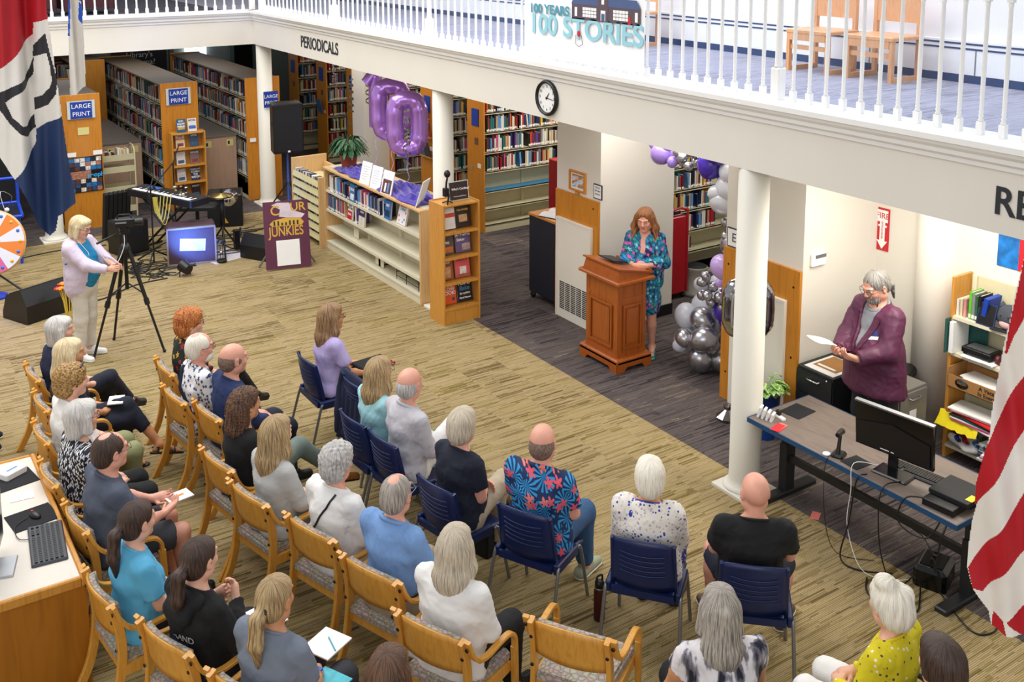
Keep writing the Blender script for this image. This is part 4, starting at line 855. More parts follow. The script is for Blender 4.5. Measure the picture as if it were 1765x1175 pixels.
def make_blue():
    t = thing('side_chair', 'x', 'chair'); LG = STEEL
    for s in (-1, 1):
        MB().tube(bez([(s*.27, -.33, 0), (s*.255, -.22, .40), (s*.25, -.19, .47)], 4), .0125, LG, 8).build('leg', t); MB().tube(bez([(s*.255, .26, 0), (s*.235, .18, .40), (s*.225, .14, .43)], 4), .0125, LG, 8).build('leg', t)
        MB().bbox(s*.235-.02, s*.235+.02, -.21, .1, .42, .49, NAVY, .008).build('seat_bracket', t)
        mb = MB(); band(mb, bez([(s*.215, -.16, .46), (s*.21, -.185, .62), (s*.205, -.235, .84)], 5), .022, .03, NAVY); mb.build('back_upright', t)
    mb = MB(); nx, ny = 12, 10; V = []
    for lay in (0, 1):
        for j in range(ny+1):
            for i in range(nx+1):
                u = -1+2*i/nx; v = j/ny; y = -.2+.44*v; V.append((u*(.215+.01*v), y, .455-.018*(1-u*u)*(1-v*.6)-.03*max(0, v-.8)*5*.35-(0 if lay else .02)))
    Wd = nx+1; n0 = Wd*(ny+1); F = []
    for j in range(ny):
        for i in range(nx): a = j*Wd+i; F += [(a, a+1, a+Wd+1, a+Wd), (n0+a, n0+a+Wd, n0+a+Wd+1, n0+a+1)]
    rim = list(range(Wd))+[k*Wd+nx for k in range(1, ny+1)]+[ny*Wd+i for i in range(nx-1, -1, -1)]+[k*Wd for k in range(ny-1, 0, -1)]
    F += [(rim[k], n0+rim[k], n0+rim[(k+1) % len(rim)], rim[(k+1) % len(rim)]) for k in range(len(rim))]
    mb.add(V, F, NAVY, True); mb.build('seat', t)
    MB().box(-.21, .21, -.225, -.20, .425, .475, NAVY).build('rear_rail', t)
    def Y(x, z): u = x/.21; return -.165-.04*(1-u*u)-(z-.47)*.18
    mb = MB(); V = []; nz = 8
    for lay in (0, 1):
        for j in range(nz+1):
            for i in range(nx+1):
                u = -1+2*i/nx; z = .49+(.865-.49-.02*abs(u)**3)*j/nz; V.append((u*(.21-.012*j/nz), Y(u*.21, z)-(0 if lay else .016), z))
    n0 = Wd*(nz+1); F = []
    for j in range(nz):
        for i in range(nx): a = j*Wd+i; F += [(a, a+1, a+Wd+1, a+Wd), (n0+a, n0+a+Wd, n0+a+Wd+1, n0+a+1)]
    rim = list(range(Wd))+[k*Wd+nx for k in range(1, nz+1)]+[nz*Wd+i for i in range(nx-1, -1, -1)]+[k*Wd for k in range(nz-1, 0, -1)]
    F += [(rim[k], n0+rim[k], n0+rim[(k+1) % len(rim)], rim[(k+1) % len(rim)]) for k in range(len(rim))]
    mb.add(V, F, NAVY, True); bk = mb.build('backrest', t)
    for k in range(5):
        z = .60+k*.038; MB().tube([(x, Y(x, z+.01*(x/.15)**2)-.018, z+.012*(x/.15)**2) for x in np.linspace(-.15, .15, 9)], .0055, NAVY, 6).build('ridge', bk)
    return t
WOODC = make_wood(); BLUEC = make_blue(); _used = {'w': 0, 'b': 0}
def place_chair(kind, x, y, face, label, grp):
    p = WOODC if kind == 'w' else BLUEC
    if not _used[kind]:
        _used[kind] = 1; p.location = (x, y, 0); p.rotation_euler = (0, 0, R(face-90)); p['label'] = label; p['group'] = grp; return p
    return copy_tree(p, (x, y, 0), face-90, label, grp)
# ================================================================ PEOPLE: implicit bodies turned into one continuous surface
V3 = lambda *a: np.array(a, float)
def nrm(v): return v/ (np.linalg.norm(v)+1e-12)
class Prim:
    """tapered capsule ('c') or ellipsoid ('e'); side axis s with widening k; clip planes [(point, normal)] keep the negative side"""
    def __init__(s, t, a, b=None, r1=.05, r2=None, side=None, k=1., R_=None, rad=None, bl=.03, op='+', clips=()):
        s.t, s.a, s.b, s.r1, s.r2, s.side, s.k, s.R, s.rad, s.bl, s.op, s.clips = t, np.array(a, float), (np.array(b, float) if b is not None else None), r1, (r1 if r2 is None else r2), side, k, R_, rad, bl, op, clips
    def box(s, pad):
        if s.t == 'c':
            m = max(s.r1, s.r2)*max(s.k, 1)+pad; return np.minimum(s.a, s.b)-m, np.maximum(s.a, s.b)+m
        m = max(s.rad)+pad; return s.a-m, s.a+m
    def d(s, P):
        if s.t == 'c':
            d = s.b-s.a; L2 = max(d@d, 1e-9); t = np.clip(((P-s.a)@d)/L2, 0, 1); q = P-s.a-t[..., None]*d
            if s.side is not None and s.k != 1:
                c = q@s.side; q = q+(c/s.k-c)[..., None]*s.side
            o = np.sqrt((q*q).sum(-1))-(s.r1+(s.r2-s.r1)*t)
        else:
            q = P-s.a
            if s.R is not None: q = q@s.R
            rd = np.array(s.rad); k0 = np.sqrt(((q/rd)**2).sum(-1)); k1 = np.sqrt(((q/(rd*rd))**2).sum(-1))+1e-9; o = k0*(k0-1)/k1
        for p, n in s.clips: o = np.maximum(o, (P-p)@n)
        return o
def field(prims, lo, hi, h, noise=None):
    n = np.maximum(3, np.ceil((hi-lo)/h).astype(int)+1)
    ax = [lo[i]+h*np.arange(n[i]) for i in range(3)]
    D = np.full(n, .2, np.float32)
    for p in prims:
        pl, ph = p.box(max(.045, p.bl+.01)+h*2)
        i0 = np.clip(np.floor((pl-lo)/h).astype(int), 0, n-1); i1 = np.clip(np.ceil((ph-lo)/h).astype(int)+1, 0, n)
        if (i1-i0).min() <= 0: continue
        sl = tuple(slice(a, b) for a, b in zip(i0, i1))
        G = np.stack(np.meshgrid(ax[0][sl[0]], ax[1][sl[1]], ax[2][sl[2]], indexing='ij'), -1)
        d = p.d(G); k = p.bl; A = D[sl]
        if p.op == '+':
            hh = np.maximum(k-np.abs(A-d), 0)/k; D[sl] = np.minimum(A, d)-hh*hh*k*.25
        else:
            d = -d; hh = np.maximum(k-np.abs(A-d), 0)/k; D[sl] = np.maximum(A, d)+hh*hh*k*.25
    if noise is not None:
        near = np.abs(D) < .04
        idx = np.nonzero(near); Pn = np.stack([ax[i][idx[i]] for i in range(3)], -1); D[idx] += noise(Pn)
    D[0] = D[-1] = .2; D[:, 0] = D[:, -1] = .2; D[:, :, 0] = D[:, :, -1] = .2
    return D
def nets(D, lo, h):
    S = D < 0; nx, ny, nz = D.shape
    offs = [(i, j, k) for i in (0, 1) for j in (0, 1) for k in (0, 1)]
    cnt = sum(S[i:nx-1+i, j:ny-1+j, k:nz-1+k].astype(np.int8) for i, j, k in offs)
    mask = (cnt > 0) & (cnt < 8); I = np.stack(np.nonzero(mask), -1)
    c = np.stack([D[I[:, 0]+i, I[:, 1]+j, I[:, 2]+k] for i, j, k in offs], -1)
    acc = np.zeros((len(I), 3)); m = np.zeros(len(I)); O = np.array(offs, float)
    for a in range(8):
        for b in range(a+1, 8):
            if np.abs(O[a]-O[b]).sum() != 1: continue
            cr = (c[:, a] < 0) != (c[:, b] < 0); t = c[cr, a]/(c[cr, a]-c[cr, b]); acc[cr] += O[a]+t[:, None]*(O[b]-O[a]); m[cr] += 1
    V = lo+h*(I+acc/m[:, None]); idx = np.full(mask.shape, -1, np.int64); idx[mask] = np.arange(len(I)); F = []
    for ax in range(3):
        sl0 = [slice(1, -1)]*3; sl0[ax] = slice(0, -1); a = S[tuple(sl0)]; sl1 = list(sl0); sl1[ax] = slice(1, None); b = S[tuple(sl1)]
        e = np.stack(np.nonzero(a != b), -1)
        if not len(e): continue
        fl = a[tuple(e.T)]; g = e+1; g[:, ax] -= 1; u, v = [(1, 2), (2, 0), (0, 1)][ax]
        def cell(du, dv): q = g.copy(); q[:, u] -= du; q[:, v] -= dv; return idx[q[:, 0], q[:, 1], q[:, 2]]
        Q = np.stack([cell(1, 1), cell(0, 1), cell(0, 0), cell(1, 0)], -1); Q[~fl] = Q[~fl][:, ::-1]; F.append(Q)
    F = np.concatenate(F); F = F[(F >= 0).all(1)]
    return V, F
def quadmesh(name, parts, mats, midx=None):
    V = np.concatenate([p[0] for p in parts]); o = 0; Fs = []
    for v, f in parts: Fs.append(f+o); o += len(v)
    F = np.concatenate(Fs); me = bpy.data.meshes.new(name)
    me.vertices.add(len(V)); me.vertices.foreach_set('co', V.astype(np.float32).ravel())
    me.loops.add(F.size); me.loops.foreach_set('vertex_index', F.astype(np.int32).ravel())
    me.polygons.add(len(F)); me.polygons.foreach_set('loop_start', np.arange(0, F.size, 4, dtype=np.int32))
    me.polygons.foreach_set('use_smooth', np.ones(len(F), bool))
    for m in mats: me.materials.append(m)
    if midx is not None: me.polygons.foreach_set('material_index', midx(V, F).astype(np.int32))
    me.update(calc_edges=True)
    return me
def surf(name, prims, h, m, parent, noise=None, fine=(), midx=None, mats=None, pad=.03, clipbox=None):
    ps = [p for p in prims if p.op == '+']
    lo = np.min([p.box(pad)[0] for p in ps], 0); hi = np.max([p.box(pad)[1] for p in ps], 0)
    D = field(prims, lo, hi, h, noise); V, F = nets(D, lo, h); parts = []
    keep = np.ones(len(F), bool)
    for (fl, fh, fhh) in fine:
        C = V[F].mean(1); keep &= ~(((C > fl+fhh*1.2) & (C < fh-fhh*1.2)).all(1))
    V, F = compact(V, F[keep]); parts.append((V, F))
    for (fl, fh, fhh) in fine:
        D = field_open(prims, fl, fh, fhh, noise); v, f = nets(D, fl, fhh); parts.append((v, f))
    me = quadmesh(name, parts, mats or [m], midx)
    o = bpy.data.objects.new(name, me); COL.objects.link(o)
    if parent is not None: o.parent = parent
    return o
def field_open(prims, lo, hi, h, noise):
    # like field, but not closed at the box faces so that it meets the coarse surface
    global _open
    n = np.maximum(3, np.ceil((hi-lo)/h).astype(int)+1); hi2 = lo+h*(n-1)
    ax = [lo[i]+h*np.arange(n[i]) for i in range(3)]; D = np.full(n, .2, np.float32)
    G = np.stack(np.meshgrid(*ax, indexing='ij'), -1)
    for p in prims:
        pl, ph = p.box(max(.045, p.bl+.01)+h*2)
        i0 = np.clip(np.floor((pl-lo)/h).astype(int), 0, n-1); i1 = np.clip(np.ceil((ph-lo)/h).astype(int)+1, 0, n)
        if (i1-i0).min() <= 0: continue
        sl = tuple(slice(a, b) for a, b in zip(i0, i1)); d = p.d(G[sl]); k = p.bl; A = D[sl]
        if p.op == '+': hh = np.maximum(k-np.abs(A-d), 0)/k; D[sl] = np.minimum(A, d)-hh*hh*k*.25
        else: d = -d; hh = np.maximum(k-np.abs(A-d), 0)/k; D[sl] = np.maximum(A, d)+hh*hh*k*.25
    return D
def compact(V, F):
    u, inv = np.unique(F, return_inverse=True); return V[u], inv.reshape(F.shape)
def rotm(yaw=0, pitch=0, roll=0):
    return np.array(Matrix.Rotation(R(yaw), 3, 'Z') @ Matrix.Rotation(R(pitch), 3, 'X') @ Matrix.Rotation(R(roll), 3, 'Y'))
def folds(seed, amp=.006, f=1.0):
    r = np.random.RandomState(seed); A = r.normal(size=(6, 3))*[22, 22, 13]*f; ph = r.uniform(0, 6.3, 6); B = r.normal(size=(3, 3))*8
    def n(P):
        Q = P+.02*np.sin(P@B.T)
        s = np.sin(Q@A.T+ph); s2 = np.abs(np.sin((Q+.03*s[:, :3])@(A[:3]*1.9).T+ph[:3])); return (amp*(s[:, :3].sum(1)*.3+.8*(np.abs(s[:, 3:]).mean(1)-.64)+.9*(s2.min(1)**.6-.35))).astype(np.float32)
    return n
SKIN = {'fair': mat('skin_fair', '#e3ad94', .5, vary=.05, vscale=14), 'pink': mat('skin_pink', '#dfa18a', .5, vary=.06, vscale=14), 'tan': mat('skin_tan', '#cc9068', .5, vary=.05, vscale=14)}
LIP = mat('lips', '#c1736a', .4, vary=0); EYEW = mat('eye_white', '#e8e6e2', .2, vary=0); IRIS = mat('iris', '#3b3a36', .2, vary=0)
HAIRM = {}
def hairmat(name, dark, mid, light, fr=110, vert=4):
    return hairshade('hair_'+name, [(.3, dark), (.45, mid), (.6, light), (.75, mid)], vert > 20 or fr > 150)
H_ = dict(auburn=hairmat('auburn', '#4a2a18', '#7c4a28', '#a8703f'), grey=hairmat('grey', '#86827e', '#aba7a3', '#cfccc8'), silver=hairmat('silver', '#9f9b97', '#bdb9b4', '#dcd8d2'), white=hairmat('white', '#cfc6b2', '#e6decb', '#f6f1e4'), blond=hairmat('blond', '#b0946a', '#cfb78b', '#e8dab6'),
          red=hairmat('red', '#6b3212', '#a9551f', '#d08a44'), brown=hairmat('brown', '#2a1a12', '#4d3222', '#755238'), dbrown=hairmat('dark_brown', '#1c1210', '#33221b', '#523b2e'), lbrown=hairmat('light_brown', '#4f3420', '#80603f', '#ad8a60'),
          gblond=hairmat('grey_blond', '#94877a', '#b5a894', '#d3c6ac'), pepper=hairmat('pepper', '#3a3734', '#6b6763', '#a8a49e'), curly=hairmat('golden_brown', '#5a3e1e', '#8d6a38', '#c19b5e', 60, 40), stub=hairmat('stubble', '#57423a', '#6f584d', '#8a7263', 160, 160), ash=hairmat('ash', '#5c5650', '#8f877f', '#b9b0a4'), streakb=hairmat('streaked', '#6f573c', '#937854', '#c4a878'))
NV = V3
def hand_prims(w, d, n, s, curl=.6, spread=.25, size=1., thumb=1):
    """w wrist, d hand direction, n palm normal (fingers curl towards it), s thumb side"""
    d, n = nrm(d), nrm(n-d*(n@d)) if np.linalg.norm(n-d*(n@d)) > 1e-6 else n
    s = np.cross(d, n)*(1 if np.dot(np.cross(d, n), s) > 0 else -1); z = size; P = []
    P.append(Prim('c', w, w+d*.07*z, .021*z, .027*z, side=s, k=1.35, bl=.02))
    for i, (off, L, r) in enumerate(((.03, .072, .0088), (.010, .08, .009), (-.011, .075, .0086), (-.030, .06, .0078))):
        b = w+d*.085*z+s*off*z; P.append(Prim('c', w+d*.03*z+s*off*.6*z, b, .013*z, .0115*z, bl=.015))
        dirv = nrm(d+s*off*spread*12); a1 = curl*1.0; p0 = b
        for seg, (f, rr) in enumerate(((.45, 1), (.32, .93), (.25, .86))):
            ang = a1*(seg+.6)*.75; dv = nrm(dirv*math.cos(ang)+n*math.sin(ang)); p1 = p0+dv*L*f*z; P.append(Prim('c', p0, p1, r*rr*z, r*(rr-.07)*z, bl=.006)); p0 = p1
    t0 = w+d*.025*z+s*.022*z; t1 = t0+nrm(d*.6+s*.75+n*.25)*.042*z; t2 = t1+nrm(d*.9+s*.25+n*.35)*.03*z; t3 = t2+nrm(d*.95+n*.35)*.024*z
    for a, b, r in ((t0, t1, .0135), (t1, t2, .0105), (t2, t3, .009)): P.append(Prim('c', a, b, r*z, r*.9*z, bl=.008))
    return P
def ik(sh, wr, l1, l2, pole):
    v = wr-sh; L = np.linalg.norm(v); 
    if L > (l1+l2)*.985: wr = sh+v/L*(l1+l2)*.985; v = wr-sh; L = np.linalg.norm(v)
    a = (l1*l1-l2*l2+L*L)/(2*L); hgt = math.sqrt(max(l1*l1-a*a, 0)); p = nrm(pole-v*(pole@v)/(L*L)); return sh+v/L*a+p*hgt, wr
def person(name_label, loc, face, pose='sit', sc=1., skin='fair', lean=0, twist=0, hyaw=0, hpitch=0, wid=1., fat=1., fem=0, hair=None, hst='short', top=None, topst='short', neck=0, topfold=.009,
           pants=None, pst='long', shoes=None, shst='shoe', hands='lap', legs='flat', glasses=None, beard=None, face_fine=0, sides=1, jacket=None, extra=None, col=.0085, hemz=None, mirror=False, headz=0, nofine=False, handfine=True, grp=None, dress=None):
    """local frame: x right, y forward, z up; returns the thing"""
    T = thing('person', name_label, 'person', (loc[0], loc[1], 0), face-90, grp)
    T.scale = (sc, sc, sc)
    sit = pose == 'sit'; pz = .54 if sit else .95
    pel = V3(0, 0, pz)
    Rt = np.array(Matrix.Rotation(R(-lean), 3, 'X')); Rtw = np.array(Matrix.Rotation(R(twist), 3, 'Z'))
    U = lambda x, y, z: pel+Rt@(Rtw@V3(x, y, z))
    Uh = lambda x, y, z: U(x, y, z)
    waist, chest, nb = U(0, -.012, .14), U(0, -.012, .33), U(0, 0, .475+headz*.3)
    X = Rt@Rtw@V3(1, 0, 0)
    sw = .175*wid
    SH = {s: U(s*sw, -.012, .435) for s in (-1, 1)}
    HR = rotm(hyaw, hpitch); hc = U(0, .03, .648+headz); HS = 1.12
    Hd = lambda x, y, z: hc+HR@(V3(x, y, z)*HS)
    def hsc(L_):
        for p in L_:
            p.r1 *= HS; p.r2 *= HS
            if p.rad is not None: p.rad = tuple(q*HS for q in p.rad)
        return L_
    # ---- legs
    hip = {s: pel+V3(s*.09, .02, -.01) for s in (-1, 1)}; kn, an, toe = {}, {}, {}
    for s in (-1, 1):
        if sit:
            kn[s] = V3(s*.12, .44, .50); an[s] = V3(s*.12, .45, .085); toe[s] = an[s]+V3(s*.02, .15, -.055)
        else:
            kn[s] = V3(s*.095, .03, .50); an[s] = V3(s*.10, -.01, .085); toe[s] = an[s]+V3(s*.03, .15, -.055)
    if legs == 'cross':
        s = 1; kn[s] = V3(-.02, .46, .60); an[s] = V3(-.20, .69, .24); toe[s] = an[s]+V3(-.03, .15, -.03); kn[-s] = V3(-.07, .44, .49); an[-s] = V3(-.05, .42, .085); toe[-s] = an[-s]+V3(0, .15, -.055)
    if legs == 'crossfar':
        kn[1] = V3(-.06, .52, .65); an[1] = V3(-.0, .85, .33); toe[1] = an[1]+V3(.02, .15, -.03); kn[-1] = V3(-.15, .44, .49); an[-1] = V3(-.12, .40, .085)
    if legs == 'crossL':
        s = -1; kn[s] = V3(.02, .46, .60); an[s] = V3(.20, .69, .24); toe[s] = an[s]+V3(.03, .15, -.03); kn[-s] = V3(.07, .44, .49); an[-s] = V3(.05, .42, .085); toe[-s] = an[-s]+V3(0, .15, -.055)
    if legs == 'back':
        for s in (-1, 1): an[s] = V3(s*.1, .22, .085); toe[s] = an[s]+V3(0, .14, -.06)
    if legs == 'wide':
        for s in (-1, 1): kn[s] = V3(s*.24, .42, .50); an[s] = V3(s*.24, .40, .085); toe[s] = an[s]+V3(s*.06, .15, -.055)
    if legs == 'ext':
        for s in (-1, 1): kn[s] = V3(s*.11, .45, .50); an[s] = V3(s*.1, .66, .085); toe[s] = an[s]+V3(s*.02, .15, -.03)
    if legs == 'high':
        kn[1] = V3(.02, .44, .74); an[1] = V3(-.1, .62, .38); toe[1] = an[1]+V3(-.03, .15, -.05); kn[-1] = V3(-.12, .44, .49); an[-1] = V3(-.12, .45, .085); toe[-1] = an[-1]+V3(0, .15, -.055)
    # ---- arms
    L1, L2 = .28, .245
    wr, hd, hn, hs, curl = {}, {}, {}, {}, {}
    def arm(s, w, d, n, c=.5): wr[s], hd[s], hn[s], curl[s] = w, d, n, c
    if hands == 'lap':
        arm(1, V3(.09, .26, .62), V3(-.8, .5, -.15), V3(-.1, 0, -1), .5); arm(-1, V3(-.09, .25, .625), V3(.8, .5, -.1), V3(0, 0, -1), .6)
    elif hands == 'thigh':
        for s in (-1, 1): arm(s, V3(s*.14, .28, .625), V3(-s*.25, 1, -.1), V3(0, 0, -1), .35)
    elif hands == 'fold':
        arm(1, V3(.02, .22, .70), V3(-1, .1, 0), V3(0, -1, -.2), .3); arm(-1, V3(-.02, .25, .66), V3(1, .05, .05), V3(0, -1, -.2), .3)
    elif hands == 'hold':
        arm(1, V3(.12, .33, .68), V3(-.5, .8, .1), V3(-.6, 0, .8), .5); arm(-1, V3(-.12, .33, .68), V3(.5, .8, .1), V3(.6, 0, .8), .5)
    elif hands == 'chin':
        arm(1, V3(.07, .22, .86), V3(-.5, .3, .7), V3(-.4, -.6, .2), .9); arm(-1, V3(-.1, .2, .83), V3(.8, .3, .5), V3(.3, -.7, .2), .8)
    elif hands == 'down':
        for s in (-1, 1): arm(s, V3(s*.25, .03, .80), V3(0, .1, -1), V3(-s, 0, 0), .4)
    elif hands == 'podium':   # clasped in front of the waist
        arm(1, V3(.06, .26, 1.12), V3(-1, .35, -.1), V3(0, -1, 0), .7); arm(-1, V3(-.09, .25, 1.13), V3(1, .4, -.15), V3(0, -1, -.1), .8)
    elif hands == 'camera':
        arm(1, V3(.1, .42, 1.14), V3(0, 1, .15), V3(-1, 0, -.2), .6); arm(-1, V3(-.08, .40, 1.12), V3(.2, 1, .1), V3(1, 0, -.1), .6)
    elif hands == 'paper':
        arm(1, V3(.07, .33, 1.07), V3(-.45, .85, .3), V3(-.6, .1, .8), .9); arm(-1, V3(-.13, .31, 1.07), V3(.45, .85, .3), V3(.6, .1, .8), .9)
    EL, W = {}, {}
    for s in (-1, 1):
        EL[s], W[s] = ik(SH[s], wr[s], L1, L2, V3(s*(1.0 if hands != 'down' else .3), -.9, -.55)); hs[s] = V3(-s, 0, .3) if sit or hands in ('podium', 'camera', 'paper') else V3(0, 1, 0)
    fr = lambda a, b, t: a+(b-a)*t
    def torso(o, k=1., bust=True, z0=None):
        P = [Prim('c', pel+V3(0, -.005, -.06 if sit else -.05), U(0, 0, .08), .118*fat+o, .108*fat+o, side=X, k=1.42, bl=.05),
             Prim('c', U(0, 0, .06), waist, .112*fat+o, .100*fat+o, side=X, k=1.4*(.93 if fem else 1), bl=.05), Prim('c', waist, chest, .100*fat+o, .108*fat**.5+o, side=X, k=1.42, bl=.05),
             Prim('c', chest, U(0, -.01, .40), .108*fat**.5+o, .082+o, side=X, k=1.5*wid, bl=.05), Prim('c', U(-sw*.8, -.015, .425), U(sw*.8, -.015, .425), .056+o, .056+o, bl=.05), Prim('c', U(0, -.025, .40), U(0, -.01, .475), .07+o*.6, .052+o*.4, side=X, k=1.3, bl=.05)]
        if fat > 1.05: P.append(Prim('e', U(0, .07*fat, .12), rad=(.14*fat+o, .10*fat+o, .13*fat+o), bl=.06))
        if fem and bust:
            for s in (-1, 1): P.append(Prim('e', U(s*.072, .082*fat**.5, .27), rad=(.062*fem+o, .055*fem+o, .065*fem+o), bl=.04))
        if sit:
            for s in (-1, 1): P.append(Prim('e', V3(s*.085, -.02, pz-.03), rad=(.115+o, .12+o, .09+o), bl=.04))
        return P
    gw = 1+(fat-1)*.45; FT = {}
    # ---- body: one continuous surface
    B = torso(0)
    B.append(Prim('c', U(0, -.012, .44), Hd(0, -.015, -.07), .058*gw, .054*gw, bl=.03))
    for s in (-1, 1):
        B += [Prim('c', SH[s]+V3(0, 0, -.005), fr(SH[s], EL[s], .5), .05*gw, .047*gw, bl=.035), Prim('c', fr(SH[s], EL[s], .5), EL[s], .045*gw, .037*gw, bl=.02), Prim('c', EL[s], fr(EL[s], W[s], .4), .038*gw, .038*gw, bl=.015), Prim('c', fr(EL[s], W[s], .4), W[s], .038*gw, .023, bl=.015)]
        B += hand_prims(W[s], hd[s], hn[s], hs[s], curl[s], size=.92 if fem else 1.02)
        B += [Prim('c', hip[s], kn[s], .085*gw, .056*gw, bl=.04), Prim('c', kn[s], fr(kn[s], an[s], .35), .055*gw, .054*gw, bl=.02), Prim('c', fr(kn[s], an[s], .35), an[s], .054*gw, .033, bl=.02)]
        td = nrm(toe[s]-an[s]); low = an[s][2] < .12; flat = nrm(V3(td[0], td[1], 0)) if low else nrm(td)
        upv = V3(0, 0, 1) if low else nrm(np.cross(nrm(np.cross(flat, nrm(kn[s]-an[s]))), flat))
        if not low and upv[2] < 0: upv = -upv
        base = V3(an[s][0], an[s][1], .0) if low else an[s]-upv*.085
        FT[s] = (flat, upv, base); toe[s] = base+flat*.15+upv*.03; td = flat; heel = base-flat*.03+upv*.035
        B += [Prim('c', an[s], heel, .034, .03, bl=.02), Prim('c', an[s]-upv*.01, toe[s], .032, .022, side=nrm(np.cross(flat, upv)), k=1.4, bl=.025)]
        if shst in ('sandal', 'flipflop', 'barefoot'):
            sd = nrm(np.cross(td, V3(0, 0, 1)))*s
            for q, (of, ln) in enumerate(((-.028, .035), (-.012, .032), (.002, .028), (.015, .024), (.027, .02))): B.append(Prim('c', toe[s]+sd*of, toe[s]+sd*of+td*ln, .0095 if q else .012, .008, bl=.008))
    hf = face_fine or .0075
    head = [Prim('e', Hd(0, -.012, .03), R_=HR, rad=(.076, .096, .088), bl=.02), Prim('e', Hd(0, .022, -.03), R_=HR, rad=(.060, .068, .082), bl=.03), Prim('e', Hd(0, .062, -.088), R_=HR, rad=(.03, .026, .022), bl=.03),
            Prim('c', Hd(-.045, .0, -.06), Hd(.045, .0, -.06), .03, .03, bl=.03)]
    for s in (-1, 1):
        head += [Prim('e', Hd(s*.036, .058, -.022), R_=HR, rad=(.024, .024, .022), bl=.02), Prim('e', Hd(s*.032, .096, .012), R_=HR, rad=(.019, .016, .013), bl=.014, op='-'),
                 Prim('c', Hd(s*.012, .088, .03), Hd(s*.045, .076, .032), .009, .008, bl=.012)]
        eR = HR@np.array(Matrix.Rotation(R(s*-18), 3, 'Z')); head += [Prim('e', Hd(s*.078, -.008, -.004), R_=eR, rad=(.009, .020, .033), bl=.008), Prim('e', Hd(s*.087, .0, -.002), R_=eR, rad=(.006, .010, .018), bl=.006, op='-')]
        head.append(Prim('c', Hd(s*.009, .100, -.022), Hd(s*.013, .094, -.024), .008, .006, bl=.006))
    head += [Prim('c', Hd(0, .088, .022), Hd(0, .106, -.016), .008, .0125, bl=.012), Prim('c', Hd(-.018, .084, -.046), Hd(.018, .084, -.046), .0075, .0075, bl=.006), Prim('c', Hd(-.015, .083, -.058), Hd(.015, .083, -.058), .0085, .0085, bl=.006),
             Prim('c', Hd(-.02, .094, -.0515), Hd(.02, .094, -.0515), .0022, .0022, bl=.003, op='-')]
    B += hsc(head)
    fine = [(hc-V3(.135, .15, .13), hc+V3(.135, .15, .155), hf)]
    if handfine:
        c1 = W[1]+nrm(hd[1])*.08; c2 = W[-1]+nrm(hd[-1])*.08; 
        if np.linalg.norm(c1-c2) < .26: lo = np.minimum(c1, c2)-.105; hi = np.maximum(c1, c2)+.105; fine.append((lo, hi, .0065))
        else: fine += [(c1-.1, c1+.1, .0065), (c2-.1, c2+.1, .0065)]
        if (fine[0][0] < fine[1][1]).all() and (fine[0][1] > fine[1][0]).all():
            fine = [fine[0]]
    if nofine: fine = []
    def mi(Vv, F):
        C = (Vv[F].mean(1)-hc)@HR/HS; return ((np.abs(C[:, 0]) < .023) & (np.abs(C[:, 2]+.052) < .0125) & (C[:, 1] > .076)).astype(int)
    body = surf('body', B, .0145, None, T, fine=fine, midx=mi, mats=[SKIN[skin], LIP])
    if face_fine:
        for s in (-1, 1):
            if extra == 'closed':
                MB().tube([Hd(s*.018, .092, .008), Hd(s*.031, .094, .003), Hd(s*.045, .086, .008)], .0016, H_['dbrown'], 5).build('eyelash', T); MB().tube([Hd(s*.016, .097, .034), Hd(s*.032, .0955, .039), Hd(s*.048, .086, .035)], .0022, H_['brown'], 5).build('eyebrow', T); continue
            mb = MB(); c = Hd(s*.031, .076, .012); mb.sph(c, .0138, EYEW, 14, 10); f = HR@V3(0, 1, 0)
            if face_fine > 0 and extra != 'closed': mb.sph(c+f*.0095, .006, IRIS, 10, 8)
            e = mb.build('eye', T)
            if extra == 'closed': e.data.materials[0] = SKIN[skin]
            mb = MB(); mb.tube([Hd(s*.015, .097, .034), Hd(s*.032, .095, .04), Hd(s*.05, .084, .035)], [.003, .0035, .002], H_[hair] if hair else H_['stub'], 6); mb.build('eyebrow', T)
    # ---- garments
    seed = int(abs(loc[0]*100+loc[1]*37))
    def topgar(o, nm, m, st, hem, neckr=.066, neckpt=None, open_front=0, fold=topfold, h=.0125, flare=0):
        G = torso(o)
        if flare: G.append(Prim('c', U(0, -.0, .10), pel+V3(0, 0, -.20), .125*fat+o, .14*fat+o+flare, side=X, k=1.4, bl=.06))
        for s in (-1, 1):
            if st == 'none': continue
            e1 = {'short': .72, 'cap': .38, 'elbow': 1., 'long': 1., 'rolled': 1.}[st]; end = fr(SH[s], EL[s], e1); dr = nrm(EL[s]-SH[s])
            G.append(Prim('c', SH[s]+V3(0, 0, -.005), end+dr*.02 if e1 < 1 else EL[s], .052*gw+o, (.047*gw+o*1.5) if e1 < 1 else .042*gw+o, bl=.035, clips=[(end, dr)] if e1 < 1 else ()))
            if st in ('long', 'rolled'):
                f2 = .96 if st == 'long' else .45; d2 = nrm(W[s]-EL[s]); en = fr(EL[s], W[s], f2); G.append(Prim('c', EL[s], en+d2*.02, .042*gw+o, (.028 if st == 'long' else .038)*gw+o, bl=.03, clips=[(en, d2)]))
        hz = hem if hem is not None else (pz-.06 if sit else pz-.08)
        G.append(Prim('c', U(0, -.012, .44), Hd(0, -.015, -.07), .058*gw+o*.8, .054*gw+o*.8, bl=.025))
        pn = U(0, -.01, .500); nn = nrm(Rt@V3(0, .5, 1)); axd = nrm(Hd(0, -.015, -.07)-U(0, -.012, .44)); hole = Prim('c', pn, pn+axd*.1, .1, .1, bl=.006, op='-')
        def hd_(P): q_ = P-pn; return np.maximum(np.sqrt(np.maximum(((q_-(q_@axd)[..., None]*axd)**2).sum(-1), 0))-.097, -(q_@nn))
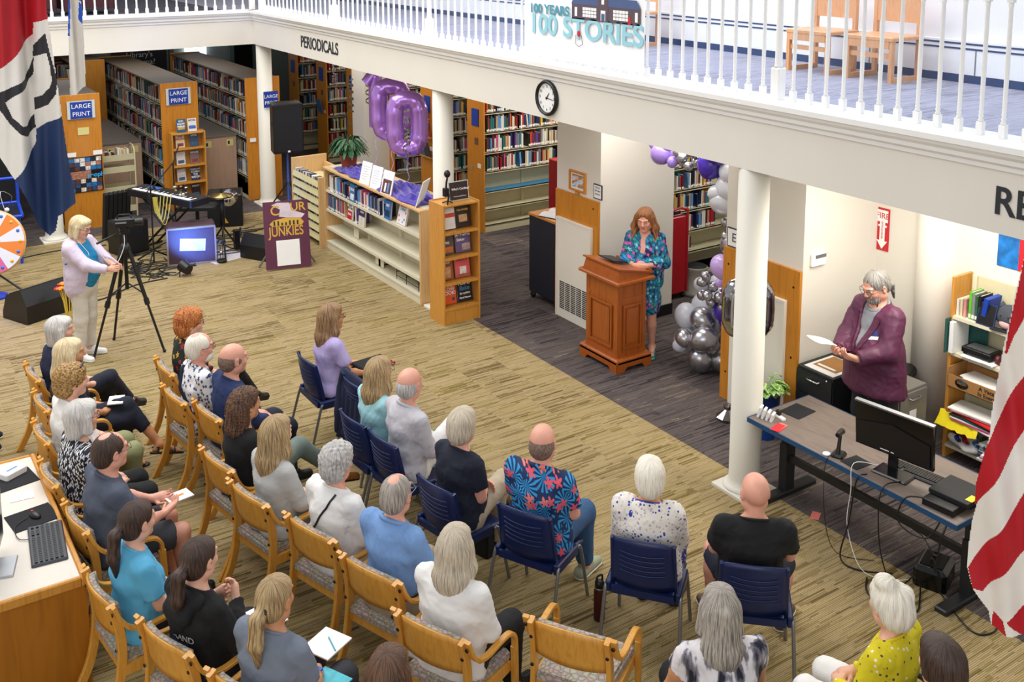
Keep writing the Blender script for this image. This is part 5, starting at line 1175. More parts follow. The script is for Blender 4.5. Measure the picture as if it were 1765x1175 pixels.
        hole.d = hd_; hole.box = lambda pad: (pn-.13, pn+V3(.13, .13, .25)); G.append(hole)
        if neck: 
            G.append(Prim('c', U(0, .17, .47), U(0, .15, .475-neck), .05, .012, bl=.015, op='-'))
        if open_front: G += open_front
        G.append(Prim('c', V3(-2, 0, hz-1.02), V3(2, 0, hz-1.02), 1., 1., bl=.01, op='-'))
        G[-1].box = lambda pad: (V3(-3, -3, -3), V3(3, 3, hz+.1)); G[-1].d = lambda P: P[..., 2]-hz+.0*P[..., 0]
        fo_ = folds(seed+len(nm), fold); go = surf(nm, G, h, m, T, noise=lambda P: fo_(P)*np.clip((np.linalg.norm(P-pn, axis=1)-.09)/.05, 0, 1).astype(np.float32))
        if nm == 'shirt' and not neck:
            TG = [p for p in G if p.op == '+']; e1_ = nrm(np.cross(nn, V3(0, 1, 0))); e2_ = np.cross(nn, e1_); rr_ = np.linspace(.045, .125, 41)[:, None]; ring = []
            for a in np.linspace(0, 2*math.pi, 25):
                P_ = pn-nn*.004+rr_*(math.cos(a)*e1_+math.sin(a)*e2_); D_ = np.full(len(P_), .2)
                for p in TG: d = p.d(P_); k = p.bl; hh = np.maximum(k-np.abs(D_-d), 0)/k; D_ = np.minimum(D_, d)-hh*hh*k*.25
                i_ = np.nonzero((D_ > -.001) | (rr_[:, 0] > .096))[0]; ring.append(P_[i_[0]])
            ring = np.array(ring); ring = .5*ring+.25*np.roll(ring[:-1], 1, 0)[list(range(24))+[0]]+.25*np.roll(ring[:-1], -1, 0)[list(range(24))+[0]]; ring[-1] = ring[0]
            cr = col; MB().tube([tuple(p) for p in ring], cr, m, 7, cap=False).build('collar', T)
        return go
    if dress is not None:
        G = torso(.016)
        G.append(Prim('c', U(0, 0, .05), V3(0, .01, .62), .125*fat, .125*fat, side=X, k=1.35, bl=.06, clips=[(V3(0, 0, .53), V3(0, 0, -1))])); G.append(Prim('c', V3(0, .01, .66), V3(0, .01, .45), .125*fat, .12, side=X, k=1.35, bl=.05, clips=[(V3(0, 0, .50), V3(0, 0, -1))]))
        for s in (-1, 1):
            d2 = nrm(W[s]-EL[s]); en = fr(EL[s], W[s], .72); G += [Prim('c', SH[s], EL[s], .062, .062, bl=.035), Prim('c', EL[s], en+d2*.02, .062, .05, bl=.03, clips=[(en, d2)])]
        G.append(Prim('c', U(0, -.01, .46), Hd(0, 0, -.05), .064, .09, bl=.01, op='-')); G.append(Prim('c', U(0, .14, .5), U(0, .155, .31), .09, .035, bl=.015, op='-'))
        surf('dress', G, .0105, dress, T, noise=folds(seed, .006))
    if pants is not None:
        G = [Prim('c', pel+V3(0, 0, -.06), U(0, 0, .09), .128*fat, .117*fat, side=X, k=1.42, bl=.05, clips=[(U(0, 0, .10), Rt@V3(0, 0, 1))])]
        ends = {'long': .94, 'crop': .6, 'short': -.25, 'knee': .08}[pst]
        for s in (-1, 1):
            if sit: G.append(Prim('e', V3(s*.085, -.02, pz-.03), rad=(.127, .13, .1), bl=.04))
            if ends < 0:
                e = fr(hip[s], kn[s], 1+ends*.5); d = nrm(kn[s]-hip[s]); G.append(Prim('c', hip[s], e+d*.02, .105*gw, .086*gw, bl=.04, clips=[(e, d)]))
            else:
                G.append(Prim('c', hip[s], kn[s], .10*gw, .076*gw, bl=.04)); e = fr(kn[s], an[s], ends); d = nrm(an[s]-kn[s]); G.append(Prim('c', kn[s], e+d*.02, .074*gw, .058*gw, bl=.03, clips=[(e, d)]))
        surf('trousers' if pst in ('long', 'crop') else 'shorts', G, .0135, pants, T, noise=folds(seed+5, .006))
    if top is not None: topgar(.014, 'shirt', top, topst, hemz, neckpt=V3(0, .012, -.01) if neck else None)
    if jacket is not None:
        jm, jst, jo, jhem, mode = jacket
        cut = []
        if mode == 'vest' or mode == 'open':
            c = Prim('c', U(0, .2, .5), V3(0, .2, pz-.25), .05, .05, bl=.015, op='-', side=X, k=1.2)
            wtop, wbot = (.105, .13) if mode == 'open' else (.05, .02)
            Ra = (Rt@Rtw)
            def dd(P, wt=wtop, wb=wbot):
                q = (P-pel)@Ra; t = np.clip((q[..., 2]+.1)/.55, 0, 1); wdt = wb+(wt-wb)*t
                return np.maximum(np.abs(q[..., 0])-wdt, .03-q[..., 1])
            c.d = dd; c.box = lambda pad: (pel-V3(.4, .1, .5), pel+V3(.4, .6, .7)); cut = [c]
        if mode == 'blazer':
            c = Prim('c', U(0, .2, .5), V3(0, .2, pz), .05, .05, bl=.012, op='-'); Ra = (Rt@Rtw)
            def dd(P):
                q = (P-pel)@Ra; t = np.clip((q[..., 2]-.12)/.36, 0, 1); wdt = .002+.085*t
                return np.maximum(np.maximum(np.abs(q[..., 0]+.005)-wdt, .03-q[..., 1]), .11-q[..., 2])
            c.d = dd; c.box = lambda pad: (pel-V3(.3, .1, .1), pel+V3(.3, .6, .7)); cut = [c]
        topgar(jo, 'jacket', jm, jst, jhem, neckr=.072, open_front=cut, fold=.007, flare=.015 if mode == 'blazer' else 0)
    # ---- shoes
    if shoes is not None:
        for s in (-1, 1):
            flat, upv, base = FT[s]
            q0 = base-flat*.045; q1 = base+flat*.175
            if shst in ('shoe', 'boot'):
                G = [Prim('c', q0+upv*.04, q1+upv*.028, .042, .034, side=nrm(np.cross(flat, upv)), k=1.12, bl=.02), Prim('c', q0+upv*.05, base+flat*.06+upv*.07, .04, .034, bl=.03)]
                if shst == 'boot': G.append(Prim('c', base+upv*.06, base+upv*.16, .046, .05, bl=.03, clips=[(base+upv*.15, upv)]))
                for g_ in G: g_.clips = list(g_.clips)+[(q0+upv*.004, -upv)]
                so = surf('shoe', G, .011, shoes, T)
                sole = Prim('c', q0+upv*.02, q1+upv*.02, .041, .036, side=nrm(np.cross(flat, upv)), k=1.15, bl=.01, clips=[(q0+upv*.018, upv), (q0+upv*.001, -upv)]); surf('sole', [sole], .009, WP if shst == 'shoe' and shoes != BLACK else BLACK, so)
            else:
                sole = Prim('c', q0+upv*.005, q1+upv*.005+flat*.01, .034, .036, side=nrm(np.cross(flat, upv)), k=1.15, bl=.01, clips=[(q0+upv*.014, upv), (q0-upv*.006, -upv)]); so = surf('sandal_sole', [sole], .009, shoes, T)
                sd = nrm(np.cross(flat, upv)); mb = MB()
                for f_, hgt in (((.13, .045), (.07, .065), (-.01, .085)) if shst == 'sandal' else ((.1, .055),)):
                    pts = [base+flat*f_+sd*(.045*math.cos(a))+upv*(.012+hgt*math.sin(a)) for a in np.linspace(0, math.pi, 9)]; mb.tube([tuple(p) for p in pts], .0065, shoes, 6)
                if shst == 'sandal': mb.tube([tuple(base-flat*.01+sd*.042+upv*.05), tuple(base-flat*.06+upv*.055), tuple(base-flat*.01-sd*.042+upv*.05)], .006, shoes, 6)
                mb.build('strap', so)
    # ---- hair
    if hair and hst != 'none':
        HM = H_[hair]; G = []; HN = None; E = lambda x, y, z, rx, ry, rz_, bl=.02, op='+': Prim('e', Hd(x, y, z), R_=HR, rad=(rx, ry, rz_), bl=bl, op=op)
        C = lambda a, b, r1, r2, k=1., bl=.02, op='+': Prim('c', Hd(*a), Hd(*b), r1, r2, side=HR@V3(1, 0, 0), k=k, bl=bl, op=op)
        facecut = [E(0, .128, -.02, .064, .075, .092, .015, '-')]
        rs = np.random.RandomState(seed+3)
        def strand(amp, fz=6., fa=26, curl_=0):
            ph = rs.uniform(0, 6.3, 3)
            def n(P):
                q = (P-hc)@HR; a = np.arctan2(q[:, 0], q[:, 1]+.02)
                if curl_: return (amp*(np.sin(q[:, 0]*curl_+2*np.sin(q[:, 2]*curl_*.7))*np.sin(q[:, 1]*curl_+1.3)*np.sin(q[:, 2]*curl_+ph[0])*1.6+.4*amp*np.sin(q[:, 0]*curl_*2.3+q[:, 2]*curl_*2))).astype(np.float32)
                tw = a*fa+np.sin(q[:, 2]*22+ph[0])*1.2*fz/6
                return (amp*(np.sin(tw)+.6*np.sin(tw*1.9+ph[1]+q[:, 2]*12))*.7).astype(np.float32)
            return n
        hres = .0075
        if hst in ('short', 'layered'):
            G = [E(0, -.024, .038, .094, .110, .098), E(0, -.06, -.01, .084, .078, .09), E(0, .03, .08, .072, .062, .047)]+facecut
            for s in (-1, 1): G.append(E(s*.07, -.01, -.01, .02, .035, .05))
            HN = strand(.0018, fa=40)
        elif hst == 'bob':
            G = [E(0, -.018, .038, .09, .104, .092), C((0, -.045, .02), (0, -.05, -.085), .075, .062, 1.25), E(0, .045, .075, .07, .05, .04)]+facecut
            for s in (-1, 1): G.append(C((s*.075, .01, .02), (s*.078, .015, -.075), .026, .03))
            HN = strand(.0018, fa=40)
        elif hst == 'curly':
            G = [E(0, -.02, .045, .100, .115, .10), E(0, -.055, -.02, .092, .085, .095), E(0, .035, .085, .075, .06, .045)]+[E(0, .145, -.03, .066, .075, .085, .015, '-')]
            HN = strand(.006, curl_=150)
        elif hst == 'curlylong':
            G = [E(0, -.02, .04, .088, .105, .092), C((0, -.06, 0), (0, -.075, -.14), .08, .075, 1.2), E(0, .035, .075, .07, .05, .04)]+facecut; HN = strand(.007, curl_=150)
        elif hst == 'perm':
            G = [E(0, -.02, .045, .098, .112, .098), E(0, -.055, -.01, .088, .078, .09), E(0, .03, .085, .075, .06, .04)]+[E(0, .145, -.03, .066, .075, .085, .015, '-')]; HN = strand(.006, curl_=95)
        elif hst in ('long', 'wavy', 'longtop'):
            ln = {'long': -.30, 'wavy': -.27, 'longtop': -.24}[hst]
            G = [E(0, -.02, .038, .088, .104, .092), C((0, -.055, .0), (0, -.085, ln*.55), .072, .062, 1.35, .03), C((0, -.085, ln*.5), (0, -.10, ln), .06, .035, 1.75, .03), E(0, .03, .078, .07, .055, .038)]+facecut
            for s in (-1, 1): G += [C((s*.07, .0, .02), (s*.085, .0, -.10), .03, .032, 1, .03), C((s*.085, .0, -.10), (s*.085, -.03, ln*.75), .032, .02, 1, .03)]
            HN = strand(.0024, fa=42)
        elif hst == 'wavyfront':
            G = [E(0, -.018, .04, .09, .104, .092), C((0, -.05, .0), (0, -.06, -.20), .075, .06, 1.3, .03), E(0, .02, .08, .07, .055, .036)]+[E(0, .125, -.01, .066, .085, .098, .015, '-')]
            for s in (-1, 1): G += [C((s*.08, .0, .03), (s*.11, .0, -.08), .03, .036, 1, .03), C((s*.11, .0, -.08), (s*.115, .06, -.20), .036, .024, 1, .03)]
            HN = strand(.004, fa=26)
        elif hst == 'pony':
            G = [E(0, -.016, .036, .082, .100, .089), E(0, -.05, -.01, .074, .066, .078), E(0, .03, .07, .066, .05, .035)]+facecut+[C((0, -.10, .02), (0, -.15, -.02), .022, .03, 1.1), C((0, -.15, -.02), (0, -.165, -.14), .034, .034, 1.15), C((0, -.165, -.14), (0, -.15, -.26), .034, .012, 1.1)]
            HN = strand(.0016, fa=44)
        elif hst == 'tiedback':
            G = [E(0, -.016, .032, .082, .100, .090), E(0, -.05, -.01, .074, .066, .078), E(0, .145, .02, .09, .085, .075, .02, '-')]+[C((0, -.09, -.02), (0, -.13, -.07), .02, .02), C((0, -.13, -.07), (.03, -.14, -.2), .02, .008)]
            HN = strand(.0025, fa=34)
        elif hst == 'bun':
            G = [E(0, -.02, .035, .095, .108, .095), E(0, -.06, -.01, .088, .08, .088), E(-.03, .0, .125, .05, .055, .04), E(0, .03, .08, .075, .06, .04), E(.04, -.06, .08, .045, .045, .04)]+facecut; HN = strand(.005, fa=14)
        elif hst == 'balding':
            G = [E(0, -.018, .012, .084, .099, .082), E(0, -.055, -.01, .074, .066, .075), E(0, .0, .105, .058, .085, .065, .02, '-'), E(0, .145, .03, .1, .095, .09, .02, '-')]; HN = strand(.001)
        elif hst == 'thin':
            G = [E(0, -.018, .03, .082, .099, .089), E(0, -.055, -.01, .074, .066, .078), E(0, -.045, .125, .034, .034, .035, .012, '-'), E(0, .135, .02, .075, .075, .09, .02, '-')]; HN = strand(.0014)
        elif hst == 'buzz':
            G = [E(0, -.018, .005, .0785, .0985, .080), E(0, -.052, -.02, .0715, .061, .068), E(0, .02, .10, .062, .10, .07, .02, '-'), E(0, .145, .0, .1, .095, .1, .02, '-')]
        elif hst == 'halfpony':
            G = [E(0, -.02, .038, .088, .104, .092), C((0, -.055, .0), (0, -.095, -.16), .075, .066, 1.3, .03), C((0, -.09, -.14), (0, -.105, -.27), .06, .03, 1.7, .03), E(0, .03, .078, .07, .055, .038), C((.0, -.06, .118), (.01, -.12, .06), .022, .02), C((.01, -.12, .06), (.015, -.14, -.08), .022, .012)]+facecut
            for s in (-1, 1): G += [C((s*.07, .0, .02), (s*.085, .0, -.10), .03, .032, 1, .03)]
            HN = strand(.0024, fa=40)
        # keep hair above the shoulders' surface: nothing to cut, it drapes outside the back
        ho = surf('hair', hsc(G), hres, HM, T, noise=HN)
        Mh = Matrix.Translation(tuple(hc)) @ Matrix([list(r_) for r_ in HR]).to_4x4(); ho.data.transform(Mh.inverted()); ho.matrix_local = Mh
        if hst == 'pony': 
            mb = MB(); pts = [Hd(.026*math.cos(a), -.118+.012*math.sin(a), .008+.024*math.sin(a)) for a in np.linspace(0, 6.28, 12)]; mb.tube([tuple(p) for p in pts], .011, BLACK, 6); mb.build('hair_tie', T)
    if beard:
        surf('beard', hsc([Prim('e', Hd(0, .045, -.075), R_=HR, rad=(.058, .058, .048), bl=.02), Prim('c', Hd(-.03, .088, -.04), Hd(.03, .088, -.04), .009, .009, bl=.015), Prim('e', Hd(0, .115, -.018), R_=HR, rad=(.05, .05, .02), bl=.01, op='-'), Prim('e', Hd(0, .105, -.054), R_=HR, rad=(.022, .03, .0075), bl=.005, op='-')]), .007, H_[beard], T)
    if glasses:
        gm = glasses; mb = MB()
        for s in (-1, 1):
            c = V3(s*.033, .106, .010); mb.tube([tuple(Hd(*(c+V3(.025*math.cos(a), -.006*abs(math.cos(a)), .017*math.sin(a))))) for a in np.linspace(0, 2*math.pi, 13)], .002, gm, 5, cap=False)
            mb.tube([tuple(Hd(*p)) for p in ((s*.058, .10, .014), (s*.08, .08, .014), (s*.083, -.005, .012), (s*.08, -.02, -.01))], .0022, gm, 5)
        mb.tube([tuple(Hd(-.009, .107, .013)), tuple(Hd(.009, .107, .013))], .002, gm, 5); mb.build('glasses', T)
    T['_hc'] = list(hc)
    return T, dict(Hd=Hd, W=W, U=U, hc=hc, kn=kn, an=an, HR=HR, SH=SH, EL=EL)
# ================================================================ cloth prints
TEE = lambda n, c, **k: mat('cloth_'+n, c, .85, vary=.05, bump=.15, bscale=180, **k)
C_NAVY = TEE('navy', '#1a2240'); C_BLK = TEE('black', '#0f1013'); C_SLATE = TEE('slate', '#4e5566'); C_AQUA = TEE('sky_blue', '#5cb0d8'); C_GREYT = TEE('grey_tee', '#747d8c'); C_WHITE = TEE('white', '#e9e7e4'); C_LGREY = TEE('light_grey', '#c2c0c6')
C_DENIM = TEE('chambray', '#7398cb', vscale=40); C_LAV = TEE('lavender', '#b7a8d8'); C_MINT = TEE('pale_aqua', '#a3d6dc'); C_KHAKI = TEE('khaki', '#a89a7e'); C_OLIVE = TEE('olive_khaki', '#8d9166'); C_JEAN = TEE('jeans', '#34577f', vscale=50); C_CHAR = TEE('charcoal', '#3b3c42')
C_CARD = TEE('light_cardigan', '#b9bab8'); C_SAGE = TEE('grey_green', '#6d7a72'); C_LBLUE = TEE('pale_blue', '#a9c3e2'); C_LILAC = TEE('pale_lilac', '#d3c5d8'); C_TEALT = TEE('turquoise', '#1583b4'); C_OFFW = TEE('offwhite', '#d9d4c8'); C_DNAVY = TEE('dark_navy', '#141a2c')
C_MAR = mat('maroon_jacket', '#54203f', .5, vary=.12, bump=.12, bscale=220); C_GSH = TEE('grey_shirt', '#8a8d94'); C_DTR = TEE('dark_trousers', '#1a2226'); C_BEIGEP = TEE('beige_trousers', '#b3a58d')
P_LEAF = spots('leaf_print', '#15192b', ['#e8e6e2', '#cfd2d8', '#f2f0ec'], 42, .33, stretch=.6, star=3)
P_NAVLEAF = spots('navy_leaf_print', '#e9e9ea', ['#1f2c58', '#2c3c70', '#e9e9ea'], 24, .3, star=5)
P_HAW = spots('hawaiian_print', '#0d2a55', ['#e0566a', '#e0566a', '#0d2a55', '#ef7a72'], 9.5, .27, star=5, ring='#2b93cf')
P_LACE = spots('lace_print', '#e8e2d8', ['#3a50a8', '#e8e2d8', '#b9b4bc', '#d9d0cc'], 48, .42)
P_BLUEDOT = spots('blue_mosaic', '#2c3f9c', ['#e9e9f2', '#5568c0'], 70, .33)
P_YEL = spots('yellow_print', '#dccb1a', ['#f4efdc', '#55503a', '#dccb1a', '#b8a52a'], 34, .26)
P_DRESS = spots('dress_print', '#141a4a', ['#1f9fb4', '#e0559a', '#2aa882', '#2f8fd0', '#141a4a', '#7fd0d8'], 24, .36, star=6, ring='#2586b0')
P_TIE = streak('tie_dye', [(.36, '#1d1d2b'), (.46, '#8b8690'), (.5, '#dcd6d8'), (.75, '#eae5e4')], (13, 13, 2.2), 1., .85, .05)
P_RED = spots('red_flower_print', '#14201d', ['#a02a2c', '#c99a2e', '#14201d', '#14201d'], 14, .3, star=5)
GRP = 'audience seated on chairs'
TGT = Vector((7.3, 8.6))
def seat(label, hx, hy, face, chair=None, chlab=None, sc=1., look=True, hy_=None, dxy=(0, 0), **k):
    z = (.54+.655)*sc; f = (4.8-z)/3.58; hx, hy = hx*f, hy*f; lean = k.get('lean', 0); yo = .03+.655*math.sin(R(lean)); a = R(face)
    ox, oy = hx-math.cos(a)*yo*sc, hy-math.sin(a)*yo*sc
    ang = math.degrees(math.atan2(TGT.y-hy, TGT.x-hx)); yaw = max(-62, min(62, ang-face)) if look else 0
    if hy_ is not None: yaw = hy_
    T, J = person(label, (ox, oy), face, 'sit', sc, hyaw=yaw, **k)
    if chair: place_chair(chair, ox+dxy[0], oy+dxy[1], face, chlab, 'wooden armchairs' if chair == 'w' else 'navy plastic chairs')
    return T, J
GL1 = mat('glasses_dark', '#2a1e1c', .3, vary=0)
# ---- left row
P1 = seat('seated woman with a silver bob and a navy top, farthest in the left row', 1.59, 9.79, 4, 'w', 'wooden armchair of the silver-bobbed woman at the far end of the left row', sc=.98, fem=1, hair='silver', hst='bob', top=C_LBLUE, topst='rolled', jacket=(C_NAVY, 'none', .024, None, 'vest'), pants=C_DNAVY, shoes=BLACK, hands='lap', legs='cross')
P2 = seat('seated woman with long blond hair, navy top and a booklet on her lap', 1.56, 9.18, 3, 'w', 'wooden armchair under the long-haired blond woman in the left row', fem=1, hair='blond', hst='wavy', top=C_DNAVY, topst='short', pants=C_DNAVY, pst='crop', shoes=BLACK, shst='sandal', hands='lap', legs='crossL', skin='tan')
P3 = seat('seated woman with golden brown curls and a white polo shirt', 1.46, 8.58, 3, 'w', 'wooden armchair under the curly haired person in the white polo', fem=1, hair='curly', hst='curly', top=C_WHITE, topst='elbow', pants=C_OLIVE, col=.015, shoes=BLACK, hands='lap', wid=1.1, fat=1.15)
P4 = seat('seated woman with short silver hair and a black and white leaf print top', 1.39, 7.87, 3, 'w', 'wooden armchair under the woman in the leaf print top', fem=1, hair='silver', hst='bob', top=P_LEAF, topst='elbow', pants=C_BLK, shoes=BLACK, hands='lap', wid=1.08, fat=1.2, glasses=GL1, neck=0)
P5 = seat('seated balding man in a slate polo shirt holding a slip of paper', 1.45, 7.22, 6, 'w', 'wooden armchair under the man in the slate polo', sc=1.03, hair='dbrown', hst='thin', top=C_SLATE, topst='short', col=.015, pants=C_CHAR, pst='short', shoes=BLACK, hands='hold', wid=1.15, fat=1.3, glasses=GL1, skin='pink')
P6 = seat('seated young woman with a brown ponytail and a sky blue shirt', 1.38, 6.22, 6, 'w', 'wooden armchair under the young woman in the sky blue shirt', sc=.98, fem=1, hair='dbrown', hst='pony', top=C_AQUA, topst='short', pants=C_BLK, shoes=BLACK, hands='lap', wid=1.03, fat=1.1)
P7 = seat('seated woman with a dark ponytail and a black hooded sweatshirt', 1.58, 5.62, 18, 'w', 'wooden armchair under the woman in the black hoodie', sc=.99, fem=1, hair='dbrown', hst='pony', top=C_BLK, topst='long', pants=C_BLK, shoes=BLACK, hands='chin', wid=1.08, fat=1.15)
P8 = seat('seated woman with a streaked ponytail and a grey shirt, white pad on her lap', 1.81, 5.03, 26, 'w', 'wooden armchair under the woman in the grey shirt', fem=1, hair='streakb', hst='pony', top=C_GREYT, topst='short', pants=C_CHAR, shoes=BLACK, hands='lap', wid=1.05, fat=1.15, skin='tan')
P9 = seat('seated woman with ash brown hair, mostly below the photo edge', 2.06, 4.17, 38, 'w', 'wooden armchair under the person at the bottom edge', fem=1, hair='brown', hst='long', top=C_WHITE, topst='short', pants=C_JEAN, shoes=BLACK, shst='sandal', hands='lap')
# ---- middle row
A1 = seat('seated woman with curly red hair and a black top with red flowers', 2.63, 9.31, 2, 'w', 'wooden armchair of the red haired woman at the far end of the middle row', fem=1, hair='red', hst='curly', top=P_RED, topst='long', pants=C_BLK, shoes=BLACK, hands='lap', legs='cross', glasses=GL1)
A2 = seat('seated white bearded man in a white shirt with navy flowers and a strap', 2.53, 8.69, 6, 'w', 'wooden armchair under the white bearded man', hair='white', hst='thin', top=P_NAVLEAF, topst='elbow', col=.015, pants=C_DNAVY, shoes=BLACK, hands='lap', glasses=GL1, beard='white', fat=1.1, skin='pink')
A3 = seat('seated bald topped man in a navy sweater', 2.69, 8.29, 7, 'w', 'wooden armchair under the man in the navy sweater', sc=1.02, hair='stub', hst='buzz', top=TEE('blue_sweater', '#1a2c58'), topst='long', pants=C_DNAVY, shoes=BLACK, hands='lap', wid=1.1, fat=1.15, skin='pink')
A4 = seat('seated woman with curly dark brown hair clipped back and a black top', 2.48, 7.40, 9, 'w', 'wooden armchair under the woman with clipped dark curls', fem=1, hair='brown', hst='curlylong', top=C_BLK, topst='long', pants=C_SAGE, shoes=mat('tan_suede', '#a8672c', .7, vary=.06), shst='boot', hands='lap', legs='crossfar', skin='tan')
A5 = seat('seated woman with long ash blond hair, light cardigan, hands on lap', 2.51, 6.82, 12, 'w', 'wooden armchair under the woman in the light cardigan', fem=1, hair='streakb', hst='long', top=C_CARD, topst='long', pants=C_SAGE, shoes=mat('tan_suede', '#a8672c', .7, vary=.06), shst='boot', hands='lap', topfold=.008)
A6 = seat('seated woman with curly grey hair, white blouse and a thin black strap', 2.70, 6.19, 16, 'w', 'wooden armchair under the woman with curly grey hair', fem=1, hair='grey', hst='perm', top=C_WHITE, topst='elbow', pants=C_OFFW, shoes=BLACK, hands='lap', wid=1.1, fat=1.2, skin='pink', look=True)
A7 = seat('seated grey haired man with a thinning crown and a blue chambray shirt', 2.85, 5.61, 19, 'w', 'wooden armchair under the man in the blue chambray shirt', sc=1.02, hair='ash', hst='thin', top=C_DENIM, topst='long', col=.015, pants=C_KHAKI, shoes=BLACK, hands='thigh', wid=1.1, fat=1.12, hemz=.60, glasses=STEEL, skin='pink')
A8 = seat('seated woman with long greyish blond hair and a loose white blouse', 2.87, 4.90, 23, 'w', 'wooden armchair under the woman in the loose white blouse', fem=1, hair='gblond', hst='longtop', top=C_WHITE, topst='long', pants=C_BLK, shoes=BLACK, hands='lap', wid=1.1, fat=1.2, hemz=.45, topfold=.009)
place_chair('w', 3.33+math.cos(R(32))*.2, 4.38+math.sin(R(32))*.2, 32, 'empty wooden armchair with a white leaflet on its seat', 'wooden armchairs')
# ---- front row, navy chairs
B1 = seat('seated woman with long brown hair and a lavender shirt, bag on her lap', 3.78, 8.72, 0, 'b', 'navy plastic chair under the woman in lavender', fem=1, hair='lbrown', hst='long', top=C_LAV, topst='short', pants=C_BLK, shoes=BLACK, hands='thigh', glasses=GL1, skin='tan')
place_chair('b', 3.92, 8.06, 2, 'empty navy plastic chair with a dark jacket hung over its back', 'navy plastic chairs')
B2 = seat('seated woman with wavy blond hair and a pale aqua blouse', 3.60, 7.36, 4, 'b', 'navy plastic chair under the woman in the pale aqua blouse', sc=.98, fem=1, hair='streakb', hst='wavy', top=C_MINT, topst='long', pants=C_MINT, shoes=BLACK, hands='lap', glasses=GL1)
B3 = seat('seated bald man with a grey fringe and a pale grey dress shirt', 3.70, 7.02, 5, 'b', 'navy plastic chair under the bald man in the pale grey shirt', sc=1.02, hair='grey', hst='buzz', top=C_LGREY, topst='long', col=.015, pants=C_WHITE, shoes=BLACK, hands='lap', legs='high', wid=1.08, skin='pink', topfold=.009)
B4 = seat('seated person with short grey blond hair and a navy shirt', 3.68, 6.17, 10, 'b', 'navy plastic chair under the person with short grey blond hair', fem=1, hair='gblond', hst='short', top=C_DNAVY, topst='short', pants=C_BEIGEP, shoes=BLACK, hands='fold', legs='cross', fat=1.12, skin='pink')
B5 = seat('seated balding man in a blue shirt with coral blossoms', 4.03, 5.65, 26, 'b', 'navy plastic chair under the man in the blossom print shirt', sc=1.03, hair='stub', hst='buzz', top=P_HAW, topst='short', col=.015, pants=C_JEAN, shoes=mat('pale_trainer', '#9fa58c', .7, vary=.1), hands='lap', wid=1.15, fat=1.3, skin='pink', hemz=.47)
B6 = seat('seated woman with short white hair and a cream lace cardigan over blue', 4.34, 4.86, 38, 'b', 'navy plastic chair under the woman in the lace cardigan', sc=.99, fem=1, hair='white', hst='short', top=P_BLUEDOT, topst='none', jacket=(P_LACE, 'elbow', .026, None, 'open'), pants=P_BLUEDOT, shoes=BLACK, hands='lap', lean=-5, fat=1.1, skin='tan')
B7 = seat('seated bald man in a black shirt and navy shorts', 4.78, 4.34, 46, 'b', 'navy plastic chair under the bald man in black', sc=1.02, top=C_BLK, topst='short', pants=C_DNAVY, pst='short', shoes=mat('brown_shoe', '#5b4636', .6), hands='thigh', legs='wide', lean=-5, wid=1.13, fat=1.15, skin='pink', hair=None)
# ---- bottom right
C1 = seat('seated woman with long grey streaked hair and a tie-dyed top', 3.75, 3.62, 64, 'b', 'navy plastic chair under the woman in the tie-dyed top', fem=1, hair='ash', hst='halfpony', top=P_TIE, topst='cap', pants=C_BLK, pst='crop', shoes=BLACK, shst='flipflop', hands='thigh', legs='back', wid=1.08, fat=1.2, skin='tan', hy_=-10)
C2 = seat('seated woman with a white bouffant and a yellow flowered blouse', 4.54, 3.15, 100, None, None, sc=.99, fem=1, hair='white', hst='bun', top=P_YEL, topst='long', pants=C_WHITE, shoes=WP, hands='lap', wid=1.02, hy_=-20)
C3 = seat('person with dark brown hair at the bottom right corner', 4.36, 2.72, 90, None, None, hair='dbrown', hst='short', top=C_CHAR, topst='short', pants=C_BLK, shoes=BLACK, hands='lap', hy_=-20)
# grey office armchair under the woman in yellow
def grey_chair(x, y, face, lab):
    t = thing('office_armchair', lab, 'chair', (x, y, 0), face-90, 'grey office armchairs'); G = mat('dark_grey_plastic', '#3a3d40', .5, vary=.04)
    for s in (-1, 1):
        MB().tube(bez([(s*.26, -.28, 0), (s*.25, -.2, .4), (s*.25, -.17, .45)], 4), .012, STEEL, 8).build('leg', t); MB().tube(bez([(s*.26, .24, 0), (s*.26, .2, .4), (s*.27, .16, .62)], 4), .012, STEEL, 8).build('leg', t)
        MB().bbox(s*.29-.025, s*.29+.025, -.1, .2, .63, .66, G, .01).build('armrest', t); MB().tube([(s*.25, -.17, .45), (s*.27, -.1, .6), (s*.29, -.05, .635)], .012, STEEL, 8).build('arm_support', t)
    MB().bbox(-.23, .23, -.2, .24, .43, .47, G, .015).build('seat', t)
    mb = MB(); V = []; nx, nz = 10, 6
    for lay in (0, 1):
        for j in range(nz+1):
            for i in range(nx+1): u = -1+2*i/nx; z = .5+.36*j/nz; V.append((u*(.22-.02*j/nz), -.17-.03*(1-u*u)-(z-.47)*.16-(0 if lay else .02), z))
    Wd = nx+1; n0 = Wd*(nz+1); F = []
    for j in range(nz):
        for i in range(nx): a = j*Wd+i; F += [(a, a+1, a+Wd+1, a+Wd), (n0+a, n0+a+Wd, n0+a+Wd+1, n0+a+1)]
    rim = list(range(Wd))+[k*Wd+nx for k in range(1, nz+1)]+[nz*Wd+i for i in range(nx-1, -1, -1)]+[k*Wd for k in range(nz-1, 0, -1)]
    F += [(rim[k], n0+rim[k], n0+rim[(k+1) % len(rim)], rim[(k+1) % len(rim)]) for k in range(len(rim))]
    mb.add(V, F, G, True); mb.build('backrest', t)
for P_, f, lab in ((C2, 100, 'grey plastic office armchair under the woman in yellow'), (C3, 90, 'grey plastic office armchair under the person at the bottom right corner')): grey_chair(P_[0].location.x, P_[0].location.y, f, lab)
